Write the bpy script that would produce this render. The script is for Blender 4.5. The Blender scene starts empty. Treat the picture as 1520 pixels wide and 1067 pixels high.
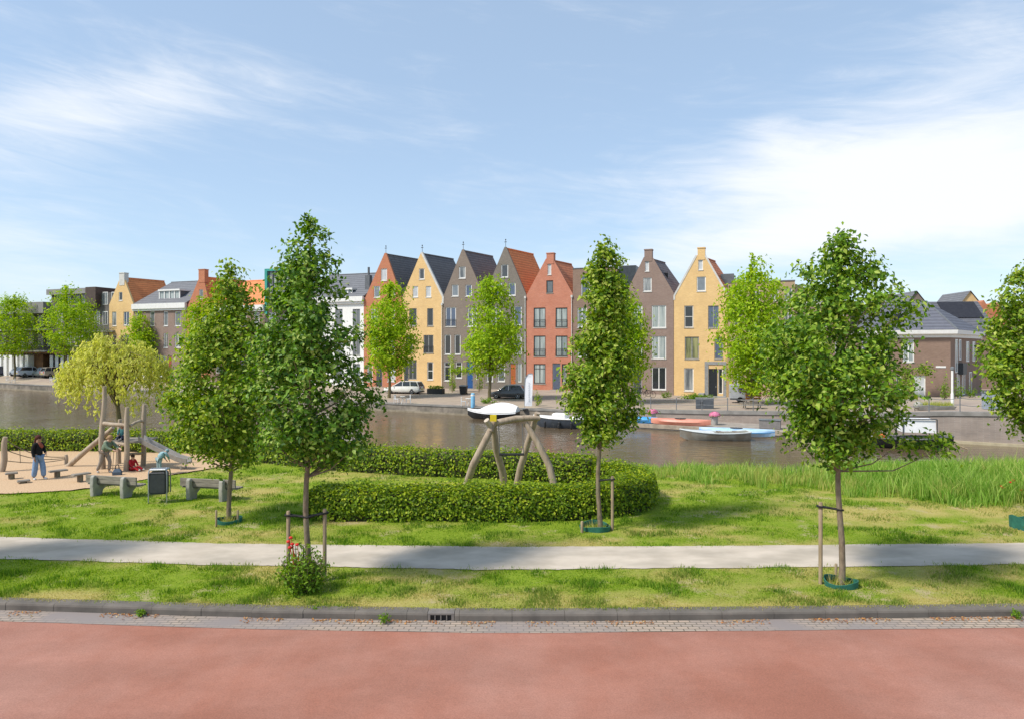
import bpy, bmesh, math, random
import numpy as np
from mathutils import Vector, Matrix, Quaternion

random.seed(7)
RNG = np.random.default_rng(7)
SC = bpy.context.scene
COL = SC.collection
R = math.radians

# ------------------------------------------------------------------ camera, sky, sun, exposure
HC, YH, FP = 5.0, 520.0, 1000.0          # eye height, horizon row and focal length of the 1520 px wide photograph
cam_d = bpy.data.cameras.new('camera')
cam = bpy.data.objects.new('camera', cam_d); COL.objects.link(cam)
cam.location = (0, 0, HC); cam.rotation_euler = (R(90), 0, 0)
cam_d.sensor_width = 36; cam_d.lens = 36 * FP / 1520
cam_d.shift_y = -(533.5 - YH) / 1520
cam_d.clip_start = 0.1; cam_d.clip_end = 6000
SC.camera = cam

SUN_TO = Vector((-0.88, -0.475, 0)).normalized()
SUN_EL = R(51)
W = bpy.data.worlds.new('World'); SC.world = W; W.use_nodes = True
SKY_STRENGTH = 0.122
def build_world():
    nt = W.node_tree; N = nt.nodes; L = nt.links
    N.clear()
    out = N.new('ShaderNodeOutputWorld'); bg = N.new('ShaderNodeBackground')
    bg.inputs['Strength'].default_value = SKY_STRENGTH
    L.new(bg.outputs[0], out.inputs[0])
    sky = N.new('ShaderNodeTexSky'); sky.sky_type = 'NISHITA'; sky.sun_disc = False
    sky.sun_elevation = SUN_EL; sky.sun_rotation = math.atan2(SUN_TO.x, SUN_TO.y) % (2 * math.pi)
    sky.air_density = 1.0; sky.dust_density = 0.6; sky.ozone_density = 1.6
    tc = N.new('ShaderNodeTexCoord')
    sep = N.new('ShaderNodeSeparateXYZ'); L.new(tc.outputs['Generated'], sep.inputs[0])
    def math_(op, a, b=None, c=None):
        n = N.new('ShaderNodeMath'); n.operation = op
        for i, v in enumerate((a, b, c)):
            if v is None: continue
            if isinstance(v, (int, float)): n.inputs[i].default_value = v
            else: L.new(v, n.inputs[i])
        return n.outputs[0]
    az = math_('ARCTAN2', sep.outputs[0], sep.outputs[1])
    el = math_('ARCSINE', sep.outputs[2])
    def blob(a0, e0, sa, se, tilt, amp):
        ca, sn = math.cos(tilt), math.sin(tilt)
        da = math_('SUBTRACT', az, a0); de = math_('SUBTRACT', el, e0)
        p = math_('ADD', math_('MULTIPLY', da, ca), math_('MULTIPLY', de, sn))
        q = math_('SUBTRACT', math_('MULTIPLY', de, ca), math_('MULTIPLY', da, sn))
        s = math_('ADD', math_('POWER', math_('ABSOLUTE', math_('DIVIDE', p, sa)), 2.0),
                  math_('POWER', math_('ABSOLUTE', math_('DIVIDE', q, se)), 2.0))
        return math_('MULTIPLY', math_('EXPONENT', math_('MULTIPLY', s, -1.0)), amp)
    total = None
    for b in BLOBS:
        o = blob(*b)
        total = o if total is None else math_('ADD', total, o)
    def fbm(sa, se, sk, seed, detail, dist, rough=0.6):
        cx = N.new('ShaderNodeCombineXYZ')
        L.new(math_('ADD', math_('MULTIPLY', az, sa), math_('MULTIPLY', el, sk)), cx.inputs[0])
        L.new(math_('MULTIPLY', el, se), cx.inputs[1]); cx.inputs[2].default_value = seed
        t = N.new('ShaderNodeTexNoise'); t.inputs['Scale'].default_value = 1.0
        t.inputs['Detail'].default_value = detail; t.inputs['Distortion'].default_value = dist
        t.inputs['Roughness'].default_value = rough
        L.new(cx.outputs[0], t.inputs['Vector']); return t.outputs['Fac']
    n1 = fbm(4.0, 13.0, 6.0, 2.3, 9, 0.9)
    n2 = fbm(9.0, 40.0, 26.0, 7.1, 8, 1.2, 0.65)
    nn = math_('ADD', math_('MULTIPLY', n1, 0.8), math_('MULTIPLY', n2, 0.45))
    dens = math_('ADD', total, math_('MULTIPLY', math_('SUBTRACT', nn, 0.62), 1.5))
    rmp = N.new('ShaderNodeMapRange'); rmp.interpolation_type = 'SMOOTHSTEP'
    rmp.inputs['From Min'].default_value = 0.0; rmp.inputs['From Max'].default_value = 1.25
    L.new(dens, rmp.inputs['Value'])
    # brightness of the sunlit cloud relative to the sky strength
    mx = N.new('ShaderNodeMix'); mx.data_type = 'RGBA'
    L.new(math_('MULTIPLY', rmp.outputs[0], 0.93), mx.inputs['Factor'])
    # thin high veil: lifts the sky a little towards white everywhere
    veil = N.new('ShaderNodeMix'); veil.data_type = 'RGBA'
    veil.inputs['Factor'].default_value = VEIL
    L.new(sky.outputs[0], veil.inputs[6]); veil.inputs[7].default_value = VEIL_COL
    L.new(veil.outputs[2], mx.inputs[6]); mx.inputs[7].default_value = CLOUD_COL
    L.new(mx.outputs[2], bg.inputs['Color'])
CLOUD_COL = (5.85, 6.0, 6.25, 1)
VEIL = 0.46
VEIL_COL = (3.5, 4.55, 5.75, 1)
#        azimuth elevation  half sizes   tilt  amount
BLOBS = [(-0.56, 0.295, 0.16, 0.050, 0.25, 0.62), (-0.42, 0.37, 0.20, 0.055, -0.10, 0.20), (-0.66, 0.21, 0.16, 0.08, 0.1, 0.22),
         (0.42, 0.235, 0.28, 0.050, -0.02, 0.80), (0.60, 0.26, 0.20, 0.085, 0.0, 0.55), (0.36, 0.150, 0.26, 0.032, 0.12, 0.70), (0.58, 0.16, 0.2, 0.05, 0.05, 0.45),
         (0.375, 0.29, 0.035, 0.05, 0.9, 0.30), (0.52, 0.19, 0.28, 0.05, 0.05, 0.45), (-0.62, 0.12, 0.10, 0.035, 0, 0.35), (0.15, 0.07, 0.9, 0.07, 0.0, 0.34), (0.62, 0.36, 0.2, 0.05, 0.1, 0.25)]
build_world()
sun_d = bpy.data.lights.new('sun', 'SUN'); sun = bpy.data.objects.new('sun', sun_d); COL.objects.link(sun)
sun_d.energy = 3.5; sun_d.angle = R(9.0); sun_d.color = (1.0, 0.94, 0.85)
to_sun = Vector((SUN_TO.x * math.cos(SUN_EL), SUN_TO.y * math.cos(SUN_EL), math.sin(SUN_EL)))
sun.rotation_euler = (-to_sun).to_track_quat('-Z', 'Y').to_euler(); sun.location = (-40, -30, 60)
SC.view_settings.view_transform = 'Standard'; SC.view_settings.look = 'None'
SC.view_settings.gamma = 1.0; SC.view_settings.exposure = 0.52
SC.cycles.max_bounces = 8; SC.cycles.diffuse_bounces = 3; SC.cycles.glossy_bounces = 3
SC.cycles.transparent_max_bounces = 4; SC.cycles.transmission_bounces = 4
SC.cycles.use_denoising = True

# ------------------------------------------------------------------ projection helpers (photo pixel -> place)
def X(px, d): return (px - 760.0) * d / FP
def Z(py, d): return HC - (py - YH) * d / FP
def D(py, z=0.0): return (HC - z) * FP / (py - YH)
def P(px, py, d): return Vector((X(px, d), d, Z(py, d)))
def G(px, py, z=0.0):
    d = D(py, z); return Vector((X(px, d), d, z))
def lerp_table(t, x):
    return float(np.interp(x, [a for a, b in t], [b for a, b in t]))
WATER_Z = -1.2
ROW_K = math.tan(R(20))
def row_d(px): return 85.63 / (1 + ROW_K * (px - 760) / 1000.0)
def edge_d(px): return (HC - WATER_Z) * FP / (max(577 + 0.0566 * px, 538) - YH)
def set_back(px): return 2.6 if 838 < px < 1168 else 0.0
ZE = [(-700, -.2), (0, -.23), (600, -.36), (840, -.25), (1050, 0), (1165, .2), (1200, .3), (1400, .85), (1520, 1.0), (2600, 1.0)]
ZH = [(-700, .7), (0, .7), (180, .7), (330, .5), (560, .05), (627, 0), (815, .1), (960, -.1), (1040, -.3), (1200, -.1), (1340, .19), (1600, .3), (2600, .4)]
def wall_d(px): return edge_d(px) + set_back(px)
def street_z(px, d):
    a = wall_d(px); b = max(row_d(px), a + 6)
    t = min(max((d - a) / (b - a), 0), 1)
    return lerp_table(ZE, px) * (1 - t) + lerp_table(ZH, px) * t
def on_street(px, py):
    a, b = wall_d(px), row_d(px) + 25
    for _ in range(40):
        m = (a + b) / 2
        y = YH + (HC - street_z(px, m)) * FP / m
        if y > py: a = m
        else: b = m
    d = (a + b) / 2
    return Vector((X(px, d), d, street_z(px, d)))

# ------------------------------------------------------------------ materials
def newmat(name):
    m = bpy.data.materials.new(name); m.use_nodes = True
    nt = m.node_tree
    b = nt.nodes['Principled BSDF']
    return m, nt, b
def rgba(c): return (c[0], c[1], c[2], 1)
_mc = {}
def M(name, c1, c2=None, scale=6.0, rough=0.75, spec=0.3, bump=0.0, metal=0.0, detail=5, stretch=(1, 1, 1), coat=0.0, c3=None, scale3=0.6, fac3=0.5):
    if name in _mc: return _mc[name]
    m, nt, b = newmat(name); N, L = nt.nodes, nt.links
    b.inputs['Roughness'].default_value = rough; b.inputs['Metallic'].default_value = metal
    b.inputs['Specular IOR Level'].default_value = spec
    if coat: b.inputs['Coat Weight'].default_value = coat
    if c2 is None: c2 = tuple(v * 0.82 for v in c1)
    tc = N.new('ShaderNodeTexCoord'); mp = N.new('ShaderNodeMapping'); mp.inputs['Scale'].default_value = stretch
    L.new(tc.outputs['Object'], mp.inputs[0])
    t = N.new('ShaderNodeTexNoise'); t.inputs['Scale'].default_value = scale; t.inputs['Detail'].default_value = detail
    t.inputs['Roughness'].default_value = 0.62
    L.new(mp.outputs[0], t.inputs['Vector'])
    r = N.new('ShaderNodeValToRGB'); r.color_ramp.elements[0].position = 0.36; r.color_ramp.elements[1].position = 0.64
    r.color_ramp.elements[0].color = rgba(c1); r.color_ramp.elements[1].color = rgba(c2)
    L.new(t.outputs['Fac'], r.inputs[0]); col = r.outputs[0]
    if c3 is not None:
        t3 = N.new('ShaderNodeTexNoise'); t3.inputs['Scale'].default_value = scale3; t3.inputs['Detail'].default_value = 4
        L.new(mp.outputs[0], t3.inputs['Vector'])
        r3 = N.new('ShaderNodeValToRGB'); r3.color_ramp.elements[0].position = 0.45; r3.color_ramp.elements[1].position = 0.68
        r3.color_ramp.elements[1].color = (fac3, fac3, fac3, 1)
        L.new(t3.outputs['Fac'], r3.inputs[0])
        x = N.new('ShaderNodeMix'); x.data_type = 'RGBA'; L.new(r3.outputs[0], x.inputs['Factor']); L.new(col, x.inputs[6]); x.inputs[7].default_value = rgba(c3)
        col = x.outputs[2]
    L.new(col, b.inputs['Base Color'])
    if bump:
        bp = N.new('ShaderNodeBump'); bp.inputs['Strength'].default_value = bump; bp.inputs['Distance'].default_value = 0.02
        L.new(t.outputs['Fac'], bp.inputs['Height']); L.new(bp.outputs[0], b.inputs['Normal'])
    _mc[name] = m; return m
def brick_mat(name, c1, c2, mortar, stain=None):
    m, nt, b = newmat(name); N, L = nt.nodes, nt.links
    b.inputs['Roughness'].default_value = 0.88; b.inputs['Specular IOR Level'].default_value = 0.2
    tc = N.new('ShaderNodeTexCoord'); s = N.new('ShaderNodeSeparateXYZ'); L.new(tc.outputs['Object'], s.inputs[0])
    ad = N.new('ShaderNodeMath'); ad.operation = 'ADD'; L.new(s.outputs[0], ad.inputs[0]); L.new(s.outputs[1], ad.inputs[1])
    cb = N.new('ShaderNodeCombineXYZ'); L.new(ad.outputs[0], cb.inputs[0]); L.new(s.outputs[2], cb.inputs[1])
    br = N.new('ShaderNodeTexBrick'); br.inputs['Scale'].default_value = 1.0
    br.inputs['Brick Width'].default_value = 0.24; br.inputs['Row Height'].default_value = 0.075; br.inputs['Mortar Size'].default_value = 0.008
    br.inputs['Color1'].default_value = rgba(c1); br.inputs['Color2'].default_value = rgba(c2); br.inputs['Mortar'].default_value = rgba(mortar)
    L.new(cb.outputs[0], br.inputs['Vector'])
    t = N.new('ShaderNodeTexNoise'); t.inputs['Scale'].default_value = 0.8; t.inputs['Detail'].default_value = 7; t.inputs['Roughness'].default_value = .7
    L.new(tc.outputs['Object'], t.inputs['Vector'])
    r = N.new('ShaderNodeValToRGB'); r.color_ramp.elements[0].position = 0.35; r.color_ramp.elements[1].position = 0.7
    r.color_ramp.elements[0].color = (0, 0, 0, 1); r.color_ramp.elements[1].color = (.62, .62, .62, 1)
    L.new(t.outputs['Fac'], r.inputs[0])
    x = N.new('ShaderNodeMix'); x.data_type = 'RGBA'; L.new(r.outputs[0], x.inputs['Factor'])
    L.new(br.outputs['Color'], x.inputs[6]); x.inputs[7].default_value = rgba(stain or tuple(v * .7 for v in c1))
    L.new(x.outputs[2], b.inputs['Base Color'])
    return m
def tile_mat(name, c1, c2, course=0.34):
    m, nt, b = newmat(name); N, L = nt.nodes, nt.links
    b.inputs['Roughness'].default_value = 0.72; b.inputs['Specular IOR Level'].default_value = 0.25
    tc = N.new('ShaderNodeTexCoord')
    t = N.new('ShaderNodeTexNoise'); t.inputs['Scale'].default_value = 1.7; t.inputs['Detail'].default_value = 8; t.inputs['Roughness'].default_value = .75
    L.new(tc.outputs['Object'], t.inputs['Vector'])
    r = N.new('ShaderNodeValToRGB'); r.color_ramp.elements[0].position = 0.35; r.color_ramp.elements[1].position = 0.65
    r.color_ramp.elements[0].color = rgba(c1); r.color_ramp.elements[1].color = rgba(c2); L.new(t.outputs['Fac'], r.inputs[0])
    w = N.new('ShaderNodeTexWave'); w.bands_direction = 'Z'; w.wave_profile = 'SAW'; w.inputs['Scale'].default_value = 0.314 / course * 1.0; w.inputs['Distortion'].default_value = 0.3
    L.new(tc.outputs['Object'], w.inputs['Vector'])
    x = N.new('ShaderNodeMix'); x.data_type = 'RGBA'; x.blend_type = 'MULTIPLY'; x.inputs['Factor'].default_value = 0.45
    L.new(r.outputs[0], x.inputs[6]); L.new(w.outputs['Color'], x.inputs[7])
    L.new(x.outputs[2], b.inputs['Base Color'])
    bp = N.new('ShaderNodeBump'); bp.inputs['Strength'].default_value = .6; bp.inputs['Distance'].default_value = .04
    L.new(w.outputs['Fac'], bp.inputs['Height']); L.new(bp.outputs[0], b.inputs['Normal'])
    return m
def leaf_mat(name, cols, trans=0.38, rough=0.55, spec=0.25, attr=None):
    m, nt, b = newmat(name); N, L = nt.nodes, nt.links
    g = N.new('ShaderNodeNewGeometry')
    r = N.new('ShaderNodeValToRGB'); e = r.color_ramp.elements
    e[0].position = 0; e[0].color = rgba(cols[0]); e[1].position = 1; e[1].color = rgba(cols[-1])
    for i, c in enumerate(cols[1:-1]):
        k = e.new((i + 1) / (len(cols) - 1)); k.color = rgba(c)
    L.new(g.outputs['Random Per Island'], r.inputs[0]); col = r.outputs[0]
    if attr:
        a = N.new('ShaderNodeAttribute'); a.attribute_name = 'dry'
        x = N.new('ShaderNodeMix'); x.data_type = 'RGBA'; L.new(a.outputs['Fac'], x.inputs['Factor']); L.new(col, x.inputs[6]); x.inputs[7].default_value = rgba(attr)
        col = x.outputs[2]
    L.new(col, b.inputs['Base Color']); b.inputs['Roughness'].default_value = rough; b.inputs['Specular IOR Level'].default_value = spec
    tr = N.new('ShaderNodeBsdfTranslucent')
    hs = N.new('ShaderNodeHueSaturation'); hs.inputs['Value'].default_value = 1.5; hs.inputs['Saturation'].default_value = 1.1; hs.inputs['Hue'].default_value = 0.49
    L.new(col, hs.inputs['Color']); L.new(hs.outputs[0], tr.inputs['Color'])
    ms = N.new('ShaderNodeMixShader'); ms.inputs[0].default_value = trans
    L.new(b.outputs[0], ms.inputs[1]); L.new(tr.outputs[0], ms.inputs[2])
    L.new(ms.outputs[0], nt.nodes['Material Output'].inputs[0])
    return m
def glass_mat(name, base, rough=0.06, spec=0.6):
    return M(name, base, tuple(v * .75 for v in base), scale=0.9, rough=rough, spec=spec)

m_white = M('white_paint', (.78, .77, .74), (.70, .69, .66), 3, .5)
m_offwhite = M('weathered_white_paint', (.62, .60, .56), (.5, .49, .46), 2, .6)
m_darkframe = M('dark_frame_paint', (.045, .05, .055), (.06, .065, .07), 3, .45)
m_greyframe = M('grey_stone_frame', (.30, .30, .29), (.22, .22, .22), 4, .7)
m_black = M('black_plastic', (.018, .018, .02), (.03, .03, .032), 5, .45)
m_rubber = M('black_rubber', (.015, .015, .015), None, 8, .8)
m_steel = M('galvanised_steel', (.45, .46, .47), (.36, .37, .38), 9, .38, .5, metal=.8)
m_greymetal = M('grey_painted_metal', (.18, .19, .2), (.14, .15, .16), 6, .45)
m_concrete = M('concrete', (.40, .38, .34), (.30, .29, .26), 5, .9, .2, .3, c3=(.2, .2, .17), scale3=2.0)
m_wood = M('weathered_wood', (.30, .25, .19), (.20, .165, .125), 7, .85, .2, .4, stretch=(1, 1, .25))
m_log = M('debarked_log', (.40, .32, .235), (.27, .21, .155), 5, .85, .2, .4, stretch=(3, 3, .35), c3=(.5, .42, .33), scale3=1.2)
m_stake = M('stake_timber', (.36, .28, .18), (.24, .18, .115), 9, .9, .2, .3, stretch=(2, 2, .3))
m_bark = M('young_bark', (.26, .20, .14), (.15, .115, .08), 10, .95, .15, .6, stretch=(2, 2, .6), c3=(.2, .21, .13), scale3=3)
m_bark_far = M('mossy_bark', (.20, .17, .09), (.13, .105, .06), 6, .95, .15, .4)
m_plank = M('grey_planks', (.27, .24, .20), (.18, .16, .135), 6, .85, .2, .4, stretch=(.4, 2, 2))

# ------------------------------------------------------------------ mesh helpers
class MB:
    def __init__(s): s.v = []; s.f = []; s.m = []; s.cm = 0
    def add(s, verts, faces):
        o = len(s.v); s.v += [tuple(v) for v in verts]
        for f in faces: s.f.append([i + o for i in f]); s.m.append(s.cm)
        return s
    def mat(s, i): s.cm = i; return s
    def box(s, x0, x1, y0, y1, z0, z1, T=None):
        vs = [(x, y, z) for z in (z0, z1) for y in (y0, y1) for x in (x0, x1)]
        if T is not None: vs = [T @ Vector(v) for v in vs]
        return s.add(vs, [(0, 2, 3, 1), (4, 5, 7, 6), (0, 1, 5, 4), (2, 6, 7, 3), (0, 4, 6, 2), (1, 3, 7, 5)])
    def rbox(s, x0, x1, y0, y1, z0, z1, b=.02, T=None):
        # box with chamfered vertical and top edges
        def ring(z, i):
            return [(x0 + i + b, y0 + i, z), (x1 - i - b, y0 + i, z), (x1 - i, y0 + i + b, z), (x1 - i, y1 - i - b, z),
                    (x1 - i - b, y1 - i, z), (x0 + i + b, y1 - i, z), (x0 + i, y1 - i - b, z), (x0 + i, y0 + i + b, z)]
        rs = [ring(z0, 0), ring(z1 - b, 0), ring(z1, b)]
        vs = [v for r_ in rs for v in r_]
        if T is not None: vs = [T @ Vector(v) for v in vs]
        fs = [tuple(range(7, -1, -1)), tuple(range(16, 24))]
        for k in (0, 8):
            for i in range(8): fs.append((k + i, k + (i + 1) % 8, k + 8 + (i + 1) % 8, k + 8 + i))
        return s.add(vs, fs)
    def tube(s, pts, rad, n=8, caps=True):
        pts = [Vector(p) for p in pts]; k = len(pts)
        if not hasattr(rad, '__len__'): rad = [rad] * k
        vs = []; up = None
        for i, p in enumerate(pts):
            t = (pts[min(i + 1, k - 1)] - pts[max(i - 1, 0)]).normalized()
            if up is None:
                up = Vector((0, 0, 1)) if abs(t.z) < .9 else Vector((0, 1, 0))
            a = t.cross(up)
            if a.length < 1e-4: a = t.cross(Vector((1, 0, 0)))
            a.normalize(); b = a.cross(t).normalized(); up = b
            for j in range(n):
                w = 2 * math.pi * j / n
                vs.append(p + (a * math.cos(w) + b * math.sin(w)) * rad[i])
        fs = []
        for i in range(k - 1):
            for j in range(n):
                fs.append((i * n + j, i * n + (j + 1) % n, (i + 1) * n + (j + 1) % n, (i + 1) * n + j))
        if caps: fs += [tuple(range(n)), tuple(range(k * n - 1, (k - 1) * n - 1, -1))]
        return s.add(vs, fs)
    def lathe(s, prof, n=16, T=None):
        vs = []
        for r_, z in prof:
            for j in range(n):
                w = 2 * math.pi * j / n; vs.append(Vector((r_ * math.cos(w), r_ * math.sin(w), z)))
        if T is not None: vs = [T @ v for v in vs]
        fs = []
        for i in range(len(prof) - 1):
            for j in range(n): fs.append((i * n + j, i * n + (j + 1) % n, (i + 1) * n + (j + 1) % n, (i + 1) * n + j))
        if prof[0][0] > 1e-5: fs.append(tuple(range(n - 1, -1, -1)))
        if prof[-1][0] > 1e-5: fs.append(tuple(range((len(prof) - 1) * n, len(prof) * n)))
        return s.add(vs, fs)
    def ell(s, c, r_, n=10, T=None):
        prof = [(max(math.cos(a), 0) , math.sin(a)) for a in np.linspace(-math.pi / 2, math.pi / 2, n)]
        A = Matrix.Translation(Vector(c)) @ Matrix.Diagonal(Vector((r_[0], r_[1], r_[2], 1)))
        if T is not None: A = T @ A
        return s.lathe([(max(p, 1e-4), z) for p, z in prof], n + 2, A)
    def prism(s, poly, off):
        n = len(poly); off = Vector(off); a = [Vector(p) for p in poly]
        return s.add(a + [p + off for p in a], [tuple(range(n)), tuple(range(2 * n - 1, n - 1, -1))] + [((i + 1) % n, i, i + n, (i + 1) % n + n) for i in range(n)])
    def quad(s, a, b, c, d): return s.add([a, b, c, d], [(0, 1, 2, 3)])
    def loft(s, rings, cap=True, closed=True):
        n = len(rings[0]); vs = [v for r_ in rings for v in r_]; fs = []
        for i in range(len(rings) - 1):
            for j in range(n if closed else n - 1):
                fs.append((i * n + j, i * n + (j + 1) % n, (i + 1) * n + (j + 1) % n, (i + 1) * n + j))
        if cap: fs += [tuple(range(n - 1, -1, -1)), tuple(range((len(rings) - 1) * n, len(rings) * n))]
        return s.add(vs, fs)
    def build(s, name, mats, parent=None, smooth=False, recalc=True):
        me = bpy.data.meshes.new(name); me.from_pydata(s.v, [], s.f)
        mats = mats if isinstance(mats, (list, tuple)) else [mats]
        for m in mats: me.materials.append(m)
        if any(s.m): me.polygons.foreach_set('material_index', s.m)
        if recalc:
            bm = bmesh.new(); bm.from_mesh(me); bmesh.ops.recalc_face_normals(bm, faces=bm.faces); bm.to_mesh(me); bm.free()
        if smooth:
            me.polygons.foreach_set('use_smooth', [True] * len(me.polygons))
            try: me.set_sharp_from_angle(angle=R(42))
            except Exception: pass
        me.update()
        o = bpy.data.objects.new(name, me); COL.objects.link(o)
        if parent is not None: o.parent = parent
        return o
def tag(o, label, cat, group=None, kind=None):
    o['label'] = label; o['category'] = cat
    if group: o['group'] = group
    if kind: o['kind'] = kind
    return o
def struct(o, kind='structure'): o['kind'] = kind; return o
def thing(name, label, cat, loc=(0, 0, 0), rz=0.0, group=None):
    o = bpy.data.objects.new(name, None); COL.objects.link(o); o.empty_display_size = .3
    o.location = loc; o.rotation_euler = (0, 0, rz)
    return tag(o, label, cat, group)
def copy_tree(o, parent=None):
    c = o.copy(); COL.objects.link(c)
    if parent is not None: c.parent = parent
    for ch in list(o.children): copy_tree(ch, c)
    return c
def dup(o, loc, rz, label, group=None):
    c = copy_tree(o); c.location = loc; c.rotation_euler = (0, 0, rz); c['label'] = label
    if group: c['group'] = group
    return c
def np_mesh(name, V, F, mat, parent=None, attr=None):
    """V (n,3), F (m,3 or 4) arrays -> object"""
    me = bpy.data.meshes.new(name); k = F.shape[1]
    me.vertices.add(len(V)); me.vertices.foreach_set('co', V.astype(np.float32).ravel())
    me.loops.add(F.size); me.loops.foreach_set('vertex_index', F.astype(np.int32).ravel())
    me.polygons.add(len(F)); me.polygons.foreach_set('loop_start', np.arange(0, F.size, k, dtype=np.int32))
    me.polygons.foreach_set('loop_total', np.full(len(F), k, dtype=np.int32))
    if attr is not None:
        a = me.attributes.new('dry', 'FLOAT', 'POINT'); a.data.foreach_set('value', attr.astype(np.float32))
    me.materials.append(mat); me.update(calc_edges=True); me.validate()
    o = bpy.data.objects.new(name, me); COL.objects.link(o)
    if parent is not None: o.parent = parent
    return o
def nrm(a): return a / np.maximum(np.linalg.norm(a, axis=1, keepdims=True), 1e-9)
def leaves(name, C, Nn, size, mat, parent=None, wid=0.62, fold=0.16, droop=None):
    """one small folded leaf (4 vertices, 2 triangles) at every point of C"""
    n = len(C); Nn = nrm(Nn); t = nrm(np.cross(Nn, RNG.normal(size=(n, 3))))
    if droop is not None:
        dn = np.tile(np.array([[0, 0, -1.0]]), (n, 1)); dn = dn - Nn * np.sum(dn * Nn, axis=1, keepdims=True)
        t = nrm(t * (1 - droop) + nrm(dn + 1e-6) * droop)
    b = np.cross(Nn, t); s = size[:, None]
    V = np.empty((n, 4, 3))
    V[:, 0] = C - t * s * .5; V[:, 1] = C + b * s * wid * .5 + Nn * s * fold - t * s * .05
    V[:, 2] = C + t * s * .55; V[:, 3] = C - b * s * wid * .5 + Nn * s * fold - t * s * .05
    i = np.arange(n)[:, None] * 4
    F = np.concatenate([i + np.array([[0, 1, 2]]), i + np.array([[0, 2, 3]])], axis=0)
    return np_mesh(name, V.reshape(-1, 3), F, mat, parent)
def vnoise(x, y, seed=0):
    """smooth value noise 0..1"""
    def h(i, j):
        v = np.sin(i * 127.1 + j * 311.7 + seed * 74.7) * 43758.5453
        return v - np.floor(v)
    xi, yi = np.floor(x), np.floor(y); fx, fy = x - xi, y - yi
    fx = fx * fx * (3 - 2 * fx); fy = fy * fy * (3 - 2 * fy)
    return (h(xi, yi) * (1 - fx) + h(xi + 1, yi) * fx) * (1 - fy) + (h(xi, yi + 1) * (1 - fx) + h(xi + 1, yi + 1) * fx) * fy
def fb(x, y, seed=0):
    return (vnoise(x, y, seed) + .5 * vnoise(x * 2.1, y * 2.1, seed + 1) + .25 * vnoise(x * 4.3, y * 4.3, seed + 2)) / 1.75
#%%SETTING
# ================================================================== THE SETTING
KERB = [(-200, 27), (-60, 17.4), (-10.3, 13.59), (-5.0, 13.19), (0, 12.99), (5.0, 13.12), (10.1, 13.26), (60, 14.8), (200, 19)]
PATH_FAR = [(-200, 34), (-60, 22.2), (-13.7, 18.05), (-8.0, 17.48), (0, 17.12), (7.6, 17.3), (13.3, 17.48), (60, 19), (200, 24)]
PATH_NEAR = [(-200, 31.5), (-60, 20), (-12.3, 16.18), (-7.2, 15.72), (0, 15.34), (6.8, 15.53), (12, 15.72), (60, 17), (200, 22)]
BANK = [(-200, 70), (-60, 46), (-40, 40), (-22, 37), (-10, 34), (-3, 31), (2, 30.5), (7, 32.4), (9.5, 33), (11.5, 31.6), (12.6, 31.0), (13.6, 33.0), (18, 34), (30, 33), (60, 31), (200, 24)]
def smooth_table(t, x):
    xs = np.array([a for a, b in t]); ys = np.array([b for a, b in t])
    x = np.asarray(x, float)
    return (np.interp(x - .8, xs, ys) + np.interp(x, xs, ys) + np.interp(x + .8, xs, ys)) / 3
def park_z(x, y):
    b = smooth_table(BANK, x) - y            # distance to the waterline, positive on land
    w_ = np.interp(x, [-4, 4, 9], [2.6, 3.6, 5.2]); t = np.clip((w_ - .7 - b) / w_, 0, 1); t = t * t * (3 - 2 * t)
    bump = (fb(x * .5, y * .5, 3) - .5) * .05
    return bump * np.clip((y - smooth_table(KERB, x)) / .5, 0, 1) * (1 - np.exp(-((y - 16.4) / 1.6) ** 2)) - 1.75 * t
def dryness(x, y):
    x = np.asarray(x, float); y = np.asarray(y, float)
    v = .5 + 1.35 * (fb(x * .55, y * .8, 11) - .5) + .55 * (fb(x * 1.9, y * 3.2, 17) - .5)
    v = v - .57 + .004 * x + .5 * np.clip(fb(x * 1.1 + 9, y * 2.6, 29) - .58, 0, 1) * 2
    k = y - smooth_table(KERB, x); v += .42 * np.exp(-(k / .45) ** 2)
    v += .16 * np.exp(-((y - smooth_table(PATH_FAR, x)) / .35) ** 2) + .12 * np.exp(-((y - smooth_table(PATH_NEAR, x)) / .3) ** 2)
    v += .30 * np.exp(-((y - 20.9) / .6) ** 2) * np.clip((x - 4) / 4, 0, 1)
    v += .0 * k
    v += .15 * np.exp(-(((x + 8.5) / 4) ** 2 + ((y - 24) / 2.5) ** 2))
    return np.clip(v * 1.9 + .16, 0, 1)

# far ground sheet out to the horizon
gb = MB(); gb.quad((-3000, -300, -2.3), (3000, -300, -2.3), (3000, 5000, -2.3), (-3000, 5000, -2.3))
struct(gb.build('ground', M('canal_bed', (.10, .08, .05), None, .2)))
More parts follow.
